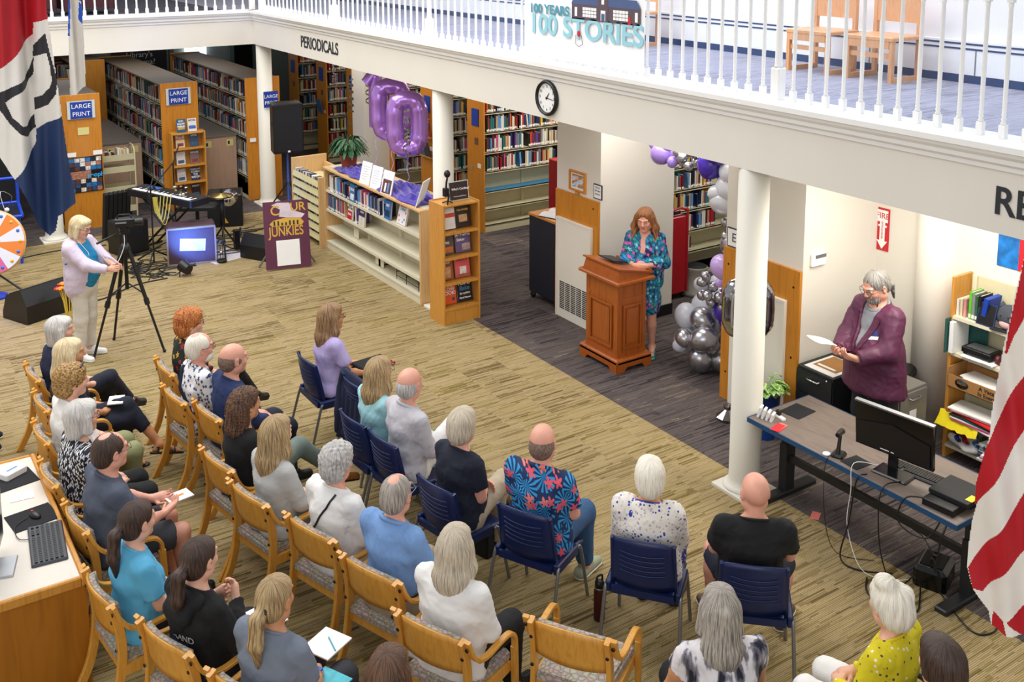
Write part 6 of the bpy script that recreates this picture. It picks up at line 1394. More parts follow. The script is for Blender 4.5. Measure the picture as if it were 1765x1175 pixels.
# ---- standing
S1 = person('standing woman filming, blond bob, pale lilac hooded jacket over a turquoise top', (2.22, 12.1), -44, 'stand', .95, fem=1.15, hair='blond', hst='bob', top=C_TEALT, topst='none', jacket=(C_LILAC, 'long', .026, .76, 'open'), pants=C_OFFW, shoes=WP, hands='camera', glasses=GL1, hpitch=-16, face_fine=.0055, fat=1.2, wid=1.05, hemz=.84)
S2 = person('standing woman with long auburn hair and a multicoloured dress behind the podium', (7.60, 8.67), 216, 'stand', .985, fem=1.1, hair='auburn', hst='wavyfront', dress=P_DRESS, shoes=mat('teal_sandal', '#2c9a8a', .5), shst='sandal', hands='podium', hpitch=-12, face_fine=.005, fat=1.15, extra='closed', skin='pink')
S3 = person('standing man with a grey ponytail in a maroon jacket reading a sheet of paper', (7.56, 5.52), 170, 'stand', 1.075, hair='pepper', hst='tiedback', top=C_GSH, topst='long', col=.015, jacket=(C_MAR, 'long', .034, .72, 'blazer'), pants=C_DTR, shoes=BLACK, hands='paper', hpitch=-24, face_fine=.005, glasses=GL1, beard='pepper', fat=1.18, wid=1.02, skin='pink')
S4 = person('standing person at the left photo edge, only the navy loafers in view', (.93, 10.42), -10, 'stand', 1.0, hair='brown', hst='short', top=C_GREYT, pants=C_KHAKI, shoes=C_DNAVY, hands='down', nofine=True)
def attach(nm, T, build, lab=None):
    return build
# ================================================================ PODIUM
t = thing('podium', 'reddish wooden podium with framed panels in front of the speaking woman', 'podium', (7.2, 8.69, 0)); W2, D2 = .24, .33
# feet-shaped plinth
mb = MB()
for s in (-1, 1):
    pts = [(-D2, 0), (-D2+.1, 0), (-D2+.14, .05), (D2-.14, .05), (D2-.1, 0), (D2, 0), (D2, .12), (-D2, .12)]
    mb.prism(pts, s*W2-.012, s*W2+.012, CHERRY, Matrix(((0, 0, 1, 0), (1, 0, 0, 0), (0, 1, 0, 0), (0, 0, 0, 1))))
    pts = [(-W2, 0), (-W2+.09, 0), (-W2+.13, .05), (W2-.13, .05), (W2-.09, 0), (W2, 0), (W2, .12), (-W2, .12)]
    mb.prism(pts, s*D2-.012, s*D2+.012, CHERRY, Matrix(((1, 0, 0, 0), (0, 0, 1, 0), (0, 1, 0, 0), (0, 0, 0, 1))))
mb.build('plinth', t)
MB().bbox(-W2-.012, W2+.012, -D2-.012, D2+.012, .1, .15, CHERRY, .015).build('plinth_moulding', t)
a, b = .2, .275
MB().box(-a, a, -b, b, .15, 1.0, CHERRY).build('body', t)
def frame(x0, x1, z0, z1, side, nm='panel'):
    mb = MB(); w = .02
    def bb(u0, u1, v0, v1, d0, d1):
        if side == 'x': mb.box(-a-d1, -a-d0, u0, u1, v0, v1, CHERRY)
        else: mb.box(u0, u1, -b-d1, -b-d0, v0, v1, CHERRY)
    for q in ((x0, x1, z0, z0+w), (x0, x1, z1-w, z1), (x0, x0+w, z0+w, z1-w), (x1-w, x1, z0+w, z1-w)): bb(*q, .006, .022)
    bb(x0+w+.03, x1-w-.03, z0+w+.03, z1-w-.03, .004, .010); return mb.build(nm, t)
mb = MB()
for q in ((-b, -b+.055), (b-.055, b)): mb.box(-a-.006, -a+.02, q[0]-(.006 if q[0] < 0 else 0), q[1], .151, .999, CHERRY)
for q in ((-a, -a+.05), (a-.05, a)): mb.box(max(q[0], -a+.021), q[1], -b-.006, -b+.02, .151, .999, CHERRY)
mb.box(-a-.005, -a+.01, -b+.055, b-.055, .78, .82, CHERRY).box(-a-.005, -a+.01, -b+.055, b-.055, .151, .2, CHERRY).box(-a+.05, a-.05, -b-.005, -b+.01, .78, .82, CHERRY).box(-a+.05, a-.05, -b-.005, -b+.01, .151, .2, CHERRY); mb.build('corner_post', t)
frame(-b+.08, b-.08, .24, .74, 'x'); frame(-a+.07, a-.07, .24, .74, 'y')
MB().bbox(-.265, .265, -.36, .36, 1.0, 1.035, CHERRY, .012).build('cornice', t)
mb = MB(); v = [(-.23, -.31, 1.035), (.23, -.31, 1.035), (.23, .31, 1.035), (-.23, .31, 1.035), (-.2, -.29, 1.16), (.24, -.29, 1.06), (.24, .29, 1.06), (-.2, .29, 1.16)]
mb.add(v, [(0, 1, 5, 4), (1, 2, 6, 5), (2, 3, 7, 6), (3, 0, 4, 7)], CHERRY).build('desk_riser', t)
mb = MB(); v = [(-.225, -.32, 1.165), (.27, -.32, 1.052), (.27, .32, 1.052), (-.225, .32, 1.165)]; mb.add(v+[(x, y, z+.018) for x, y, z in v], [(0, 3, 2, 1), (4, 5, 6, 7), (0, 1, 5, 4), (1, 2, 6, 5), (2, 3, 7, 6), (3, 0, 4, 7)], CHERRY).build('reading_board', t)
MB().box(.245, .265, -.3, .3, 1.06, 1.095, CHERRY).build('paper_stop', t)
t = thing('notebook', 'dark notebook lying on the podium reading board', 'notebook', (7.2, 8.75, 1.155)); MB().box(-.1, .1, -.14, .14, 0, .012, BLACK, Matrix.Rotation(R(13), 4, 'Y')).build('cover', t)
# ================================================================ STAFF DESK
DKB = mat('desk_edge_blue', '#14456e', .45, vary=.03); LEGM = mat('desk_leg', '#1f2123', .5, vary=.05)
t = thing('staff_desk', 'height adjustable staff desk with grey wood top and blue edge', 'desk', (6.63, 4.81, 0))
MB().bbox(-.38, .38, -.97, .97, .71, .745, LAMW, .004).build('desk_top', t)
mb = MB(); mb.box(-.386, -.38, -.97, .97, .705, .745, DKB).box(.38, .386, -.97, .97, .705, .745, DKB).box(-.386, .386, -.976, -.97, .705, .745, DKB).box(-.386, .386, .97, .976, .705, .745, DKB); mb.build('edge_band', t)
for s in (-1, 1):
    MB().bbox(-.06, .06, s*.86-.04, s*.86+.04, .04, .46, LEGM, .006).build('leg', t); bx('leg_inner', -.045, .045, s*.86-.03, s*.86+.03, .46, .71, LEGM, t)
    MB().bbox(-.34, .34, s*.86-.05, s*.86+.05, .0, .04, LEGM, .01).build('foot', t)
bx('cross_bar', -.02, .02, -.82, .82, .30, .36, LEGM, t)
# monitor seen from behind
GLB = mat('gloss_black', '#0b0c0e', .18, vary=0)
t = thing('computer_monitor', 'black widescreen monitor seen from behind on the staff desk', 'monitor', (6.47, 4.52, .745), 8)
MB().bbox(-.09, .09, -.15, .13, 0, .018, GLB, .01).build('stand_base', t); MB().box(-.01, .015, -.035, .035, .018, .2, GLB).build('stand_neck', t)
Mx = Matrix.Translation((0, .0, .14)) @ Matrix.Rotation(R(-6), 4, 'Y')
MB().box(-.0, .03, -.31, .31, 0, .36, GLB, Mx).box(-.004, .034, -.315, .315, .355, .368, STEEL, Mx).build('screen_back', t)
mb = MB(); V = [(-.012, -.29, .02), (-.012, .29, .02), (-.012, .29, .2), (-.012, .0, .26), (-.012, -.29, .2)]; mb.add([Mx @ Vector(p) for p in V]+[Mx @ Vector((0, p[1], p[2])) for p in V], [(0, 1, 2, 3, 4)]+[(k, (k+1) % 5, 5+(k+1) % 5, 5+k) for k in range(5)], BLACK).build('rear_housing', t)
bx('sticker', -.016, -.013, .03, .1, .17, .195, WP, t); bx('sticker', -.016, -.013, -.01, .015, .17, .19, WP, t)
bx('display', .031, .0315, -.3, .3, .16, .49, GLB, t)
def keyboard(lab, loc, rz, L=.44, D=.15, m=BLACK, km=None):
    t = thing('keyboard', lab, 'keyboard', loc, rz); MB().bbox(-L/2, L/2, -D/2, D/2, 0, .018, m, .008).build('case', t)
    mb = MB(); km = km or DKTXT
    for r in range(6):
        for c in range(20):
            if c in (14, 18) and r < 2: continue
            x = -L/2+.018+c*(L-.03)/20.4; y = D/2-.03-r*(D-.035)/6; mb.box(x, x+(L/20.4)*.78, y-.009, y+.008, .018, .026, km)
    tag(mb.build('keys', t), kind='stuff'); return t
KEY = mat('key_grey', '#30343b', .5, vary=.1)
keyboard('black keyboard on the staff desk in front of the monitor', (6.62, 4.42, .746), 98, .44, .15, mat('kb_mid', '#2c2f35', .5, vary=.05), BLACK)
t = thing('barcode_scanner', 'black handheld barcode scanner on its stand on the staff desk', 'scanner', (6.36, 4.93, .746), 20)
MB().bbox(-.06, .06, -.05, .05, 0, .025, BLACK, .015).build('base', t); MB().tube([(-.02, 0, .02), (.0, 0, .09), (.02, 0, .17)], [.02, .015, .014], BLACK, 10).build('stalk', t)
MB().tube([(-.05, 0, .185), (.0, 0, .185), (.06, 0, .175)], [.018, .022, .025], BLACK, 12).build('scanner_head', t)
t = thing('card_holder', 'four clear stands of white cards at the corner of the staff desk', 'holder', (6.34, 5.68, .746), 25)
for k in range(4): MB().box(-.035, .035, -.01, .01, 0, .07+.008*k, WP, Matrix.Translation((.0+.01*k, -.06+k*.04, 0)) @ Matrix.Rotation(R(14), 4, 'X')).build('card_stack', t)
t = thing('tape_dispenser', 'small white and black tape dispenser beside the card stands', 'dispenser', (6.46, 5.62, .746), 80); MB().bbox(-.06, .06, -.02, .02, 0, .02, WP, .006).build('base', t); MB().lathe([(.012, -.01), (.028, -.01), (.028, .01), (.012, .01)], BLACK, 16, M=Matrix.Translation((.02, 0, .04)) @ Matrix.Rotation(R(90), 4, 'X')).build('roll', t)
papers('red and pink cards lying on the staff desk corner', (6.33, 5.50, .746), 20, .14, .07, 3, 3, [FIRER, mat('salmon_card', '#e27a72', .6)], th=.002)
def mpad(lab, loc, rz, w=.24, d=.2, m=None):
    t = thing('mouse_pad', lab, 'mouse pad', loc, rz); MB().bbox(-w/2, w/2, -d/2, d/2, 0, .004, m or mat('pad_black', '#17181c', .9, vary=.05), .002).build('pad', t); return t
mpad('black mouse pad at the far end of the staff desk', (6.68, 5.62, .746), 5); mpad('dark mouse pad near the scanner, under the monitor edge', (6.38, 4.78, .746), -4, .18, .16)
t = thing('modem', 'white puck shaped device beside the scanner', 'device', (6.29, 4.99, .746)); MB().lathe([(.028, 0), (.032, .006), (.028, .013)], WP, 20).build('body', t)
t = thing('computer_box', 'black slim computer with a yellow label at the near end of the staff desk', 'computer', (6.5, 4.02, .746), 4)
MB().bbox(-.2, -.02, -.1, .14, 0, .05, BLACK, .005).build('small_case', t); MB().bbox(-.1, .2, -.15, .15, .052, .085, BLK2, .005).build('large_case', t); bx('yellow_label', -.05, .04, -.151, -.10, .0855, .0875, YB, t); bx('foot_rail', -.0, .18, -.12, .12, 0, .052, BLACK, t)
t = thing('power_supply', 'black battery power supply on the floor under the staff desk', 'power unit', (6.62, 4.22, 0), 20); MB().bbox(-.17, .13, -.12, .12, 0, .16, GLB, .03).build('case', t); bx('socket_panel', -.12, .08, -.08, .08, .16, .168, BLK2, t)
for k in range(3): MB().tube([(-.08+.06*k, 0, .165), (-.08+.06*k, 0, .2)], .016, BLACK, 8).build('plug', t)
def cable(lab, pts, r=.004, m=BLACK, nm='cable', grp=None, n=6):
    mb = MB(); mb.tube(bez(pts, n), r, m, 6); o = mb.build(nm); tag(o, lab, 'cable', grp); return o
cable('thick black cable hanging from the monitor past the desk edge', [(6.30, 4.62, .75), (6.235, 4.66, .70), (6.22, 4.70, .35), (6.19, 4.74, .05), (6.22, 4.60, .008), (6.4, 4.42, .01)], .006)
cable('white cable looping from the desk edge to the floor', [(6.40, 4.60, .80), (6.27, 4.72, .80), (6.225, 4.70, .6), (6.23, 4.72, .3), (6.2, 4.56, .05), (6.3, 4.40, .008), (6.45, 4.3, .01)], .003, WP)
cable('black cable from the scanner down behind the desk', [(6.33, 4.92, .76), (6.235, 4.95, .72), (6.22, 4.93, .3), (6.24, 4.82, .03), (6.42, 4.6, .01)], .003)
cable('black cable dropping from the middle of the desk edge', [(6.4, 4.40, .76), (6.23, 4.44, .72), (6.22, 4.42, .3), (6.26, 4.32, .02), (6.45, 4.3, .02), (6.5, 4.3, .1)], .005)
cable('black cable with a white tag looping from the small computer', [(6.36, 4.06, .78), (6.22, 4.22, .78), (6.19, 4.25, .58), (6.22, 4.05, .55), (6.28, 3.97, .72)], .006)
cable('twisted black cables falling from the computer to the power supply', [(6.33, 3.93, .77), (6.22, 3.93, .6), (6.28, 4.0, .3), (6.5, 4.15, .22), (6.56, 4.2, .19)], .008)
cable('black cable coiled on the carpet by the power supply', [(6.2, 4.5, .008), (6.05, 4.38, .008), (6.02, 4.18, .008), (6.15, 4.05, .008), (6.3, 4.12, .01), (6.42, 4.2, .03)], .006)
cable('black cable trailing from the desk foot towards the flag', [(6.5, 4.1, .01), (6.3, 3.72, .008), (6.42, 3.62, .008), (6.7, 3.7, .008), (6.85, 3.5, .008), (6.7, 3.3, .008)], .006)
cable('thin dark cable looping over the cross bar', [(6.5, 4.5, .4), (6.6, 4.35, .3), (6.62, 4.3, .25), (6.6, 4.24, .2)], .004)
t = thing('flyer', 'salmon coloured flyer dropped on the floor under the staff desk', 'paper', (6.55, 5.28, 0), 30); bx('sheet', -.06, .06, -.035, .035, .001, .002, mat('salmon_card', '#e27a72', .6), t)
# ================================================================ CABINETS, CHAIR, PLANT behind the desk
def cabinet(nm, lab, loc, w, d, h, n, m, hm, face, top=None):
    t = thing(nm, lab, 'cabinet', loc, face); MB().bbox(-w/2, w/2, -d/2, d/2, .02, h, m, .005).build('body', t)
    for k in range(n):
        z0 = .04+k*(h-.06)/n; z1 = z0+(h-.06)/n-.012; dr = MB().box(-w/2+.008, w/2-.008, -d/2-.016, -d/2, z0, z1, m).build('drawer', t)
        if hm: MB().tube([(-.07, -d/2-.016, z1-.05), (-.065, -d/2-.045, z1-.055), (.065, -d/2-.045, z1-.055), (.07, -d/2-.016, z1-.05)], .008, hm, 8).build('handle', dr)
    return t
c = cabinet('file_cabinet', 'black drawer cabinet with chrome handles against the corner wall', (7.78, 6.12, 0), .42, .56, .72, 3, DKM, CHROME, -90); MB().lathe([(.012, 0), (.012, .006)], CHROME, 10, M=Matrix.Translation((.15, -.3, .68)) @ Matrix.Rotation(R(90), 4, 'X')).build('lock', c)
c = cabinet('file_cabinet', 'grey metal file cabinet behind the man in maroon', (7.95, 5.62, 0), .4, .46, .72, 2, GREYM, STEEL, 0); bx('paper_label', -.06, .04, -.2505, -.2475, .42, .52, WP, c)
t = thing('clipboard_set', 'brown clipboard on white sheets on top of the black cabinet', 'clipboard', (7.72, 6.1, .722), 0)
MB().box(-.2, .2, -.17, .17, 0, .006, WP).build('sheet', t); MB().box(-.12, .18, -.13, .13, .007, .012, CARDB).build('board', t); MB().box(-.1, -.07, -.1, .1, .0125, .016, WP).build('label_strip', t)
t = thing('office_chair', 'black office chair behind the man in maroon', 'chair', (8.2, 6.0, 0), 200)
MB().tube(bez([(-.2, -.05, .75), (-.22, -.06, 1.05), (-.1, -.08, 1.22), (.1, -.08, 1.22), (.22, -.06, 1.05), (.2, -.05, .75)]), .018, BLACK, 8).build('back_frame', t); MB().bbox(-.18, .18, -.08, -.05, .75, 1.18, BLK2, .01).build('back_mesh', t)
MB().bbox(-.24, .24, -.02, .36, .6, .67, BLACK, .02).build('seat', t); MB().tube([(0, .17, .08), (0, .17, .6)], .03, STEEL, 10).build('column', t)
for k in range(5): a_ = 2*math.pi*k/5; MB().tube([(0, .17, .09), (.26*math.cos(a_), .17+.26*math.sin(a_), .06)], [.02, .014], BLACK, 8).sph((.26*math.cos(a_), .17+.26*math.sin(a_), .03), .03, BLACK, 8, 6).build('base_leg', t)
def leafplant(nm, lab, loc, potm, pr, ph, nleaf, L, wid_, m, droop=.5, rise=.6, seed=1, stem=True, zs=0):
    t = thing(nm, lab, 'plant', loc); MB().lathe([(pr*.72, 0), (pr*.8, ph*.3), (pr, ph), (pr*1.02, ph), (pr*.9, ph-.012), (.001, ph-.02)], potm, 24, cap=False).lathe([(.001, 0), (pr*.72, 0)], potm, 24, cap=False).build('pot', t)
    MB().lathe([(.001, ph-.018), (pr*.88, ph-.018)], mat('soil', '#2a1c14', .9, vary=.2), 18, cap=False).build('soil', t)
    r = random.Random(seed)
    for k in range(nleaf):
        a = r.uniform(0, 2*math.pi); tt_ = r.random(); ln = L*r.uniform(.7, 1.15); e = r.uniform(.1, 1)
        base = Vector((math.cos(a)*pr*.25, math.sin(a)*pr*.25, ph-.02)); out = Vector((math.cos(a), math.sin(a), 0))
        top_ = base+out*(ln*.45*(1-e*.4))+Vector((0, 0, ln*rise*(.3+e)))
        mb = MB(); mb.tube([base, (base+top_)/2+Vector((0, 0, .02)), top_], .003, m, 4); 
        side = Vector((-out.y, out.x, 0)); pts = []
        n = 6; vs = []
        for i in range(n+1):
            s = i/n; w_ = wid_*math.sin(math.pi*min(1, s*.9+.1))**.8; c_ = top_+out*(ln*.55*s)+Vector((0, 0, -droop*ln*.6*s*s+.02*s)); vs += [c_-side*w_+Vector((0, 0, .008)), c_, c_+side*w_+Vector((0, 0, .008))]
        mb.add(vs, [(3*i+j, 3*i+j+1, 3*i+j+4, 3*i+j+3) for i in range(n) for j in (0, 1)], m, True); mb.build('leaf', t)
    return t
LEAFV = streak('variegated_leaf', [(.35, '#3f7a2c'), (.5, '#7cb04a'), (.66, '#d5e0a8')], (30, 30, 30), 1, .45, 0); LEAFD = mat('dark_leaf', '#2f5a34', .45, vary=.3, vscale=12)
leafplant('potted_plant', 'leafy variegated plant in a blue pot behind the round column', (7.24, 6.48, 0), mat('blue_pot', '#123f8e', .3, vary=.04), .14, .45, 50, .2, .036, LEAFV, .5, .55, 3)
t = thing('stool', 'small dark stool carrying the plant', 'stool', (7.2, 6.35, 0)) if 0 else None
# ================================================================ RED CART, STEP STOOL, BLACK CABINETS
t = thing('book_cart', 'tall red metal book cart beside the cream steel range', 'cart', (9.1, 9.97, 0), 0)
MB().bbox(-.16, .16, -.24, .24, .09, 1.12, RED, .01).build('side_sheet', t)
for y in (-.24, .24): MB().tube(bez([(-.16, y, .1), (-.16, y, 1.12), (-.13, y, 1.2), (0, y, 1.235), (.13, y, 1.2), (.16, y, 1.12), (.16, y, .1)], 4), .016, RED, 8).build('end_frame', t)
MB().box(-.15, .15, -.23, .23, .1, .13, RED).build('tray', t)
for x in (-.13, .13):
    for y in (-.2, .2): MB().lathe([(.04, -.012), (.04, .012)], BLACK, 12, M=Matrix.Translation((x, y, .04)) @ Matrix.Rotation(R(90), 4, 'Y')).build('caster', t)
for k in range(8): BOOKS.append((9, Matrix.Translation((8.99+.028*k, 9.95, 1.121)) @ Matrix.Diagonal((.026, .3, .05, 1)), [1, 0, 1, 7, 1, 0, 10, 1][k], '@dark book lying in the top of the red cart, %s from the left' % ['first', 'second', 'third', 'fourth', 'fifth', 'sixth', 'seventh', 'eighth'][k]))
t = thing('step_stool', 'round grey step stool beside the red cart', 'stool', (9.48, 9.78, 0)); SG = mat('stool_grey', '#8d8a80', .6, vary=.04)
MB().lathe([(.2, 0), (.205, .05), (.17, .06), (.15, .33), (.155, .36), (.15, .38)], SG, 28).build('body', t); MB().lathe([(.145, .38), (.14, .388), (.001, .388)], BLK2, 28).build('tread', t)
t = thing('book_cart', 'dark navy sided cart with open book pages on top beside the vent panel', 'cart', (7.78, 10.6, 0)); DN = mat('cart_navy', '#151a2a', .5, vary=.05)
MB().bbox(-.24, .24, -.3, .3, .1, 1.13, DN, .006).build('cabinet', t); MB().bbox(-.25, .25, -.31, .31, 1.13, 1.16, OAKD, .004).build('top', t)
for x in (-.2, .2):
    for y in (-.26, .26): MB().lathe([(.045, -.014), (.045, .014)], BLACK, 12, M=Matrix.Translation((x, y, .045)) @ Matrix.Rotation(R(90), 4, 'Y')).build('caster', t)
t = thing('open_book', 'open book with white pages on the navy cart', 'book', (7.75, 10.6, 1.16), 20)
mb = MB()
for s in (-1, 1):
    vs = []
    for i in range(8): u = i/7; vs += [(s*u*.2, -.13, .012+.035*math.sin(math.pi*u)**.7*(1-u*.3)), (s*u*.2, .13, .012+.035*math.sin(math.pi*u)**.7*(1-u*.3))]
    mb.add(vs, [(2*i, 2*i+2, 2*i+3, 2*i+1) for i in range(7)], WP, True)
mb.build('pages', t); bx('cover', -.205, .205, -.135, .135, 0, .008, DKTXT, t)
t = thing('book_cart', 'red cart end showing between the far range and the white pillar', 'cart', (8.95, 11.9, 0)); MB().bbox(-.2, .2, -.25, .25, .1, 1.5, RED, .01).build('side_sheet', t); MB().tube(bez([(-.2, -.26, .1), (-.2, -.26, 1.5), (0, -.26, 1.66), (.2, -.26, 1.5), (.2, -.26, .1)], 5), .018, RED, 8).build('end_frame', t)
for x in (-.17, .17): MB().lathe([(.04, -.012), (.04, .012)], BLACK, 12, M=Matrix.Translation((x, -.2, .04)) @ Matrix.Rotation(R(90), 4, 'Y')).build('caster', t)
# ================================================================ BALLOON GARLAND
def bmat_(n, c, rough=.25, metal=0, coat=.3): 
    m = mat('balloon_'+n, c, rough, metal, vary=0, coat=coat); return m
BS = bmat_('silver', '#b2b1b6', .27, .9, 0); BW = bmat_('pearl', '#d9dbe6', .22); BW.node_tree.nodes['Principled BSDF'].inputs['Transmission Weight'].default_value = .25
BP = bmat_('lilac', '#9a7fd0', .25); BL = bmat_('lavender', '#c3a4e2', .25); BV = bmat_('violet', '#3a1f96', .25)
gar = thing('balloon_garland', 'arch garland of silver, pearl and purple balloons beside the corner wall', 'balloons', (7.74, 7.72, 0))
def balloon(x, y, z, r, m, parent=gar):
    rr = random.Random(int((x*7+y*13+z*17)*1000)); mb = MB(); prof = []
    n = 12
    for i in range(n+1):
        a = math.pi*i/n; prof.append((max(.0012, math.sin(a)*r*(1-.10*math.cos(a)*-1 if 0 else 1-.08*(1+math.cos(a))*.5)), -math.cos(a)*r*1.1))
    prof = [(.006, -1.16*r), (.004, -1.11*r)]+prof[1:]
    M_ = Matrix.Rotation(rr.uniform(-1.2, 1.2), 4, 'X') @ Matrix.Rotation(rr.uniform(-1.2, 1.2), 4, 'Y')
    mb.lathe(prof, m, 20, M=M_); return mb.build('balloon', parent, loc=(x, y, z))
G_ = [  # foot cluster
 (.02, .18, .14, .14, BS), (.2, .04, .13, .135, BS), (.0, .12, .40, .145, BS), (.12, .26, .55, .14, BS), (-.12, .3, .38, .10, BS), (.22, .0, .38, .08, BS), (.16, -.02, .27, .07, BS), (.24, .02, .5, .08, BS),
 (.1, .5, .52, .14, BW), (.3, .42, .62, .16, BW), (.34, .25, .75, .13, BW), (.0, .42, .3, .12, BW), (.34, .3, .48, .15, BW), (-.1, .38, .26, .08, BW), (.3, .48, .86, .09, BW), (.42, .36, .9, .08, BW),
 (.2, .02, .72, .12, BV), (.26, -.02, .6, .13, BV), (.3, .06, .86, .1, BV),
 # small silver cluster
 (.04, .2, 1.02, .062, BS), (.1, .1, .98, .062, BS), (.02, .1, .90, .06, BS), (.12, .02, .88, .06, BS), (.05, .22, .86, .055, BS), (.1, .12, .8, .06, BS), (.15, .0, .76, .058, BS), (.03, .14, 1.1, .055, BS), (.12, .02, 1.04, .05, BL),
 # middle
 (.03, .0, 1.27, .135, BL), (.1, -.04, 1.52, .125, BS), (.1, -.02, 1.68, .05, BS), (.07, .03, 1.75, .05, BS), (.12, -.05, 1.80, .045, BS), (.03, -.02, 1.62, .045, BS),
 (.05, .05, 1.96, .13, BW), (.1, .02, 2.13, .15, BW), (.02, .1, 2.06, .1, BW), (.1, -.02, 2.32, .14, BW),
 (.05, .12, 2.52, .16, BV), (.15, -.02, 2.45, .13, BV), (.12, .22, 2.63, .13, BV), (.2, .0, 2.62, .14, BV), (-.02, -.02, 2.66, .12, BV),
 # silver group along the top
 (.0, .42, 2.44, .055, BS), (.06, .36, 2.5, .055, BS), (-.02, .5, 2.52, .06, BS), (.06, .46, 2.58, .055, BS), (.0, .34, 2.6, .06, BS), (.05, .56, 2.45, .05, BS), (.0, .6, 2.56, .055, BS),
 # lilac run
 (.0, .86, 2.5, .13, BP), (.06, .72, 2.52, .07, BP), (.0, .68, 2.44, .065, BP), (.04, 1.0, 2.58, .08, BP), (.0, .76, 2.62, .07, BP), (.05, 1.05, 2.66, .06, BP)]
for x, y, z, r, m in G_: balloon(x, y-(.11 if 1.2 < z < 2.39 else 0), z-(.17 if z > 2.39 else 0), r, m)
# foil balloons by the column with ribbon and weight
FO = mat('foil_silver', '#9fa0a6', .12, 1, vary=0); FP = mat('foil_purple', '#bd8ae6', .24, .6, vary=0); FP.node_tree.nodes['Principled BSDF'].inputs['Coat Weight'].default_value = .5
def foil0(lab, loc, h, w, tube, rz, m, grp, shape='0'):
    t = thing('number_balloon', lab, 'balloon', loc, rz, grp); mb = MB(); seg = 56; rs = 14; vs = []
    if shape == '0':
        for i in range(seg):
            a = 2*math.pi*i/seg; c, s = math.cos(a), math.sin(a); e = .62
            cx = math.copysign(abs(c)**e, c)*(w/2-tube); cz = math.copysign(abs(s)**e, s)*(h/2-tube)
            nx, nz = c/(w/2), s/(h/2); q = math.hypot(nx, nz); nx /= q; nz /= q
            rt = tube*(1+.035*math.sin(i*5.1)+.025*math.sin(i*9.7))
            for j in range(rs):
                b_ = 2*math.pi*j/rs; k = rt*math.cos(b_); vs.append((cx+nx*k, rt*.95*math.sin(b_)*(1+.0*j), cz+nz*k))
        mb.add(vs, [(i*rs+j, ((i+1) % seg)*rs+j, ((i+1) % seg)*rs+(j+1) % rs, i*rs+(j+1) % rs) for i in range(seg) for j in range(rs)], m, True)
    else:
        P = [(-w*.3, 0, h*.28), (-w*.12, 0, h*.38), (0, 0, h*.42), (0, 0, h*.1), (0, 0, -h*.25), (0, 0, -h*.44)]; mb.tube(bez(P, 5), [tube*.5]*3+[tube*.9]*20+[tube*.9]*2+[tube*.4], m, 14) if 0 else mb.tube(bez(P, 5), tube, m, 14)
    mb.build('foil_shell', t); MB().tube([(0, 0, -h/2+.01), (0, 0, -h/2-.05)], [.03, .004], m, 8).build('tail', t); return t
GN = 'purple number balloons over the long shelf'
foil0('front purple foil number zero balloon floating over the long shelf', (6.56, 12.42, 2.2), .92, .58, .12, -28, FP, GN)
foil0('purple foil number zero balloon behind and left of its twin', (6.72, 13.2, 2.27), .92, .60, .12, -28, FP, GN)
foil0('purple foil number one balloon at the left of the zeros', (6.74, 13.75, 2.33), .9, .4, .1, -28, FP, GN, '1')
for p0, lab in (((6.56, 12.42, 1.7), 'front'), ((6.72, 13.2, 1.77), 'middle'), ((6.74, 13.75, 1.83), 'left')):
    pts = [(p0[0]+.012*math.sin(k*1.3), p0[1]+.02*math.sin(k*.9), p0[2]-(p0[2]-1.285)*k/10) for k in range(11)]; cable('thin pale ribbon hanging from the '+lab+' number balloon', pts, .004, mat('ribbon_lilac', '#c6b4ea', .4, vary=0), 'ribbon')
def curl(lab, loc, n, L, r, m, seed=0):
    mb = MB(); rnd = random.Random(seed); vs = []; N_ = n*14
    for i in range(N_+1):
        a = 2*math.pi*i/14; z = -L*i/N_; x = r*math.cos(a); y = r*math.sin(a); vs += [(x, y, z), (x, y, z-.03)]
    mb.add(vs, [(2*i, 2*i+1, 2*i+3, 2*i+2) for i in range(N_)], m, True); o = mb.build('streamer', loc=loc); tag(o, lab, 'streamer', 'silver spiral streamers'); return o
for i, (loc, L, lab) in enumerate((((8.0, 16.6, 2.5), .75, 'silver spiral streamer hanging in front of the bright oak end panel'), ((7.8, 17.6, 2.5), .5, 'short silver spiral streamer left of the bright end panel'), ((6.3, 11.95, 2.5), .75, 'silver spiral streamer over the front zero balloon'), ((7.8, 16.9, 2.2), .6, 'silver spiral streamer lower on the bright oak end panel'))): curl(lab, loc, 5, L, .05, FO, i)
t = foil0('crumpled silver foil number balloon half hidden by the column', (6.98, 6.5, 1.33), .62, .5, .09, -34, FO, 'silver foil balloons by the column')
cable('black ribbon from the silver foil balloon down to its weight', [(6.98, 6.5, 1.0), (7.02, 6.55, .6), (7.2, 6.9, .15)], .008, BLACK, 'ribbon')
t = thing('balloon_weight', 'silver foil balloon weight on the floor by the column', 'weight', (7.2, 6.93, 0)); MB().lathe([(.001, 0), (.11, .0), (.12, .03), (.08, .06), (.03, .1), (.05, .14), (.001, .15)], FO, 9, smooth=False).build('foil_wrap', t)
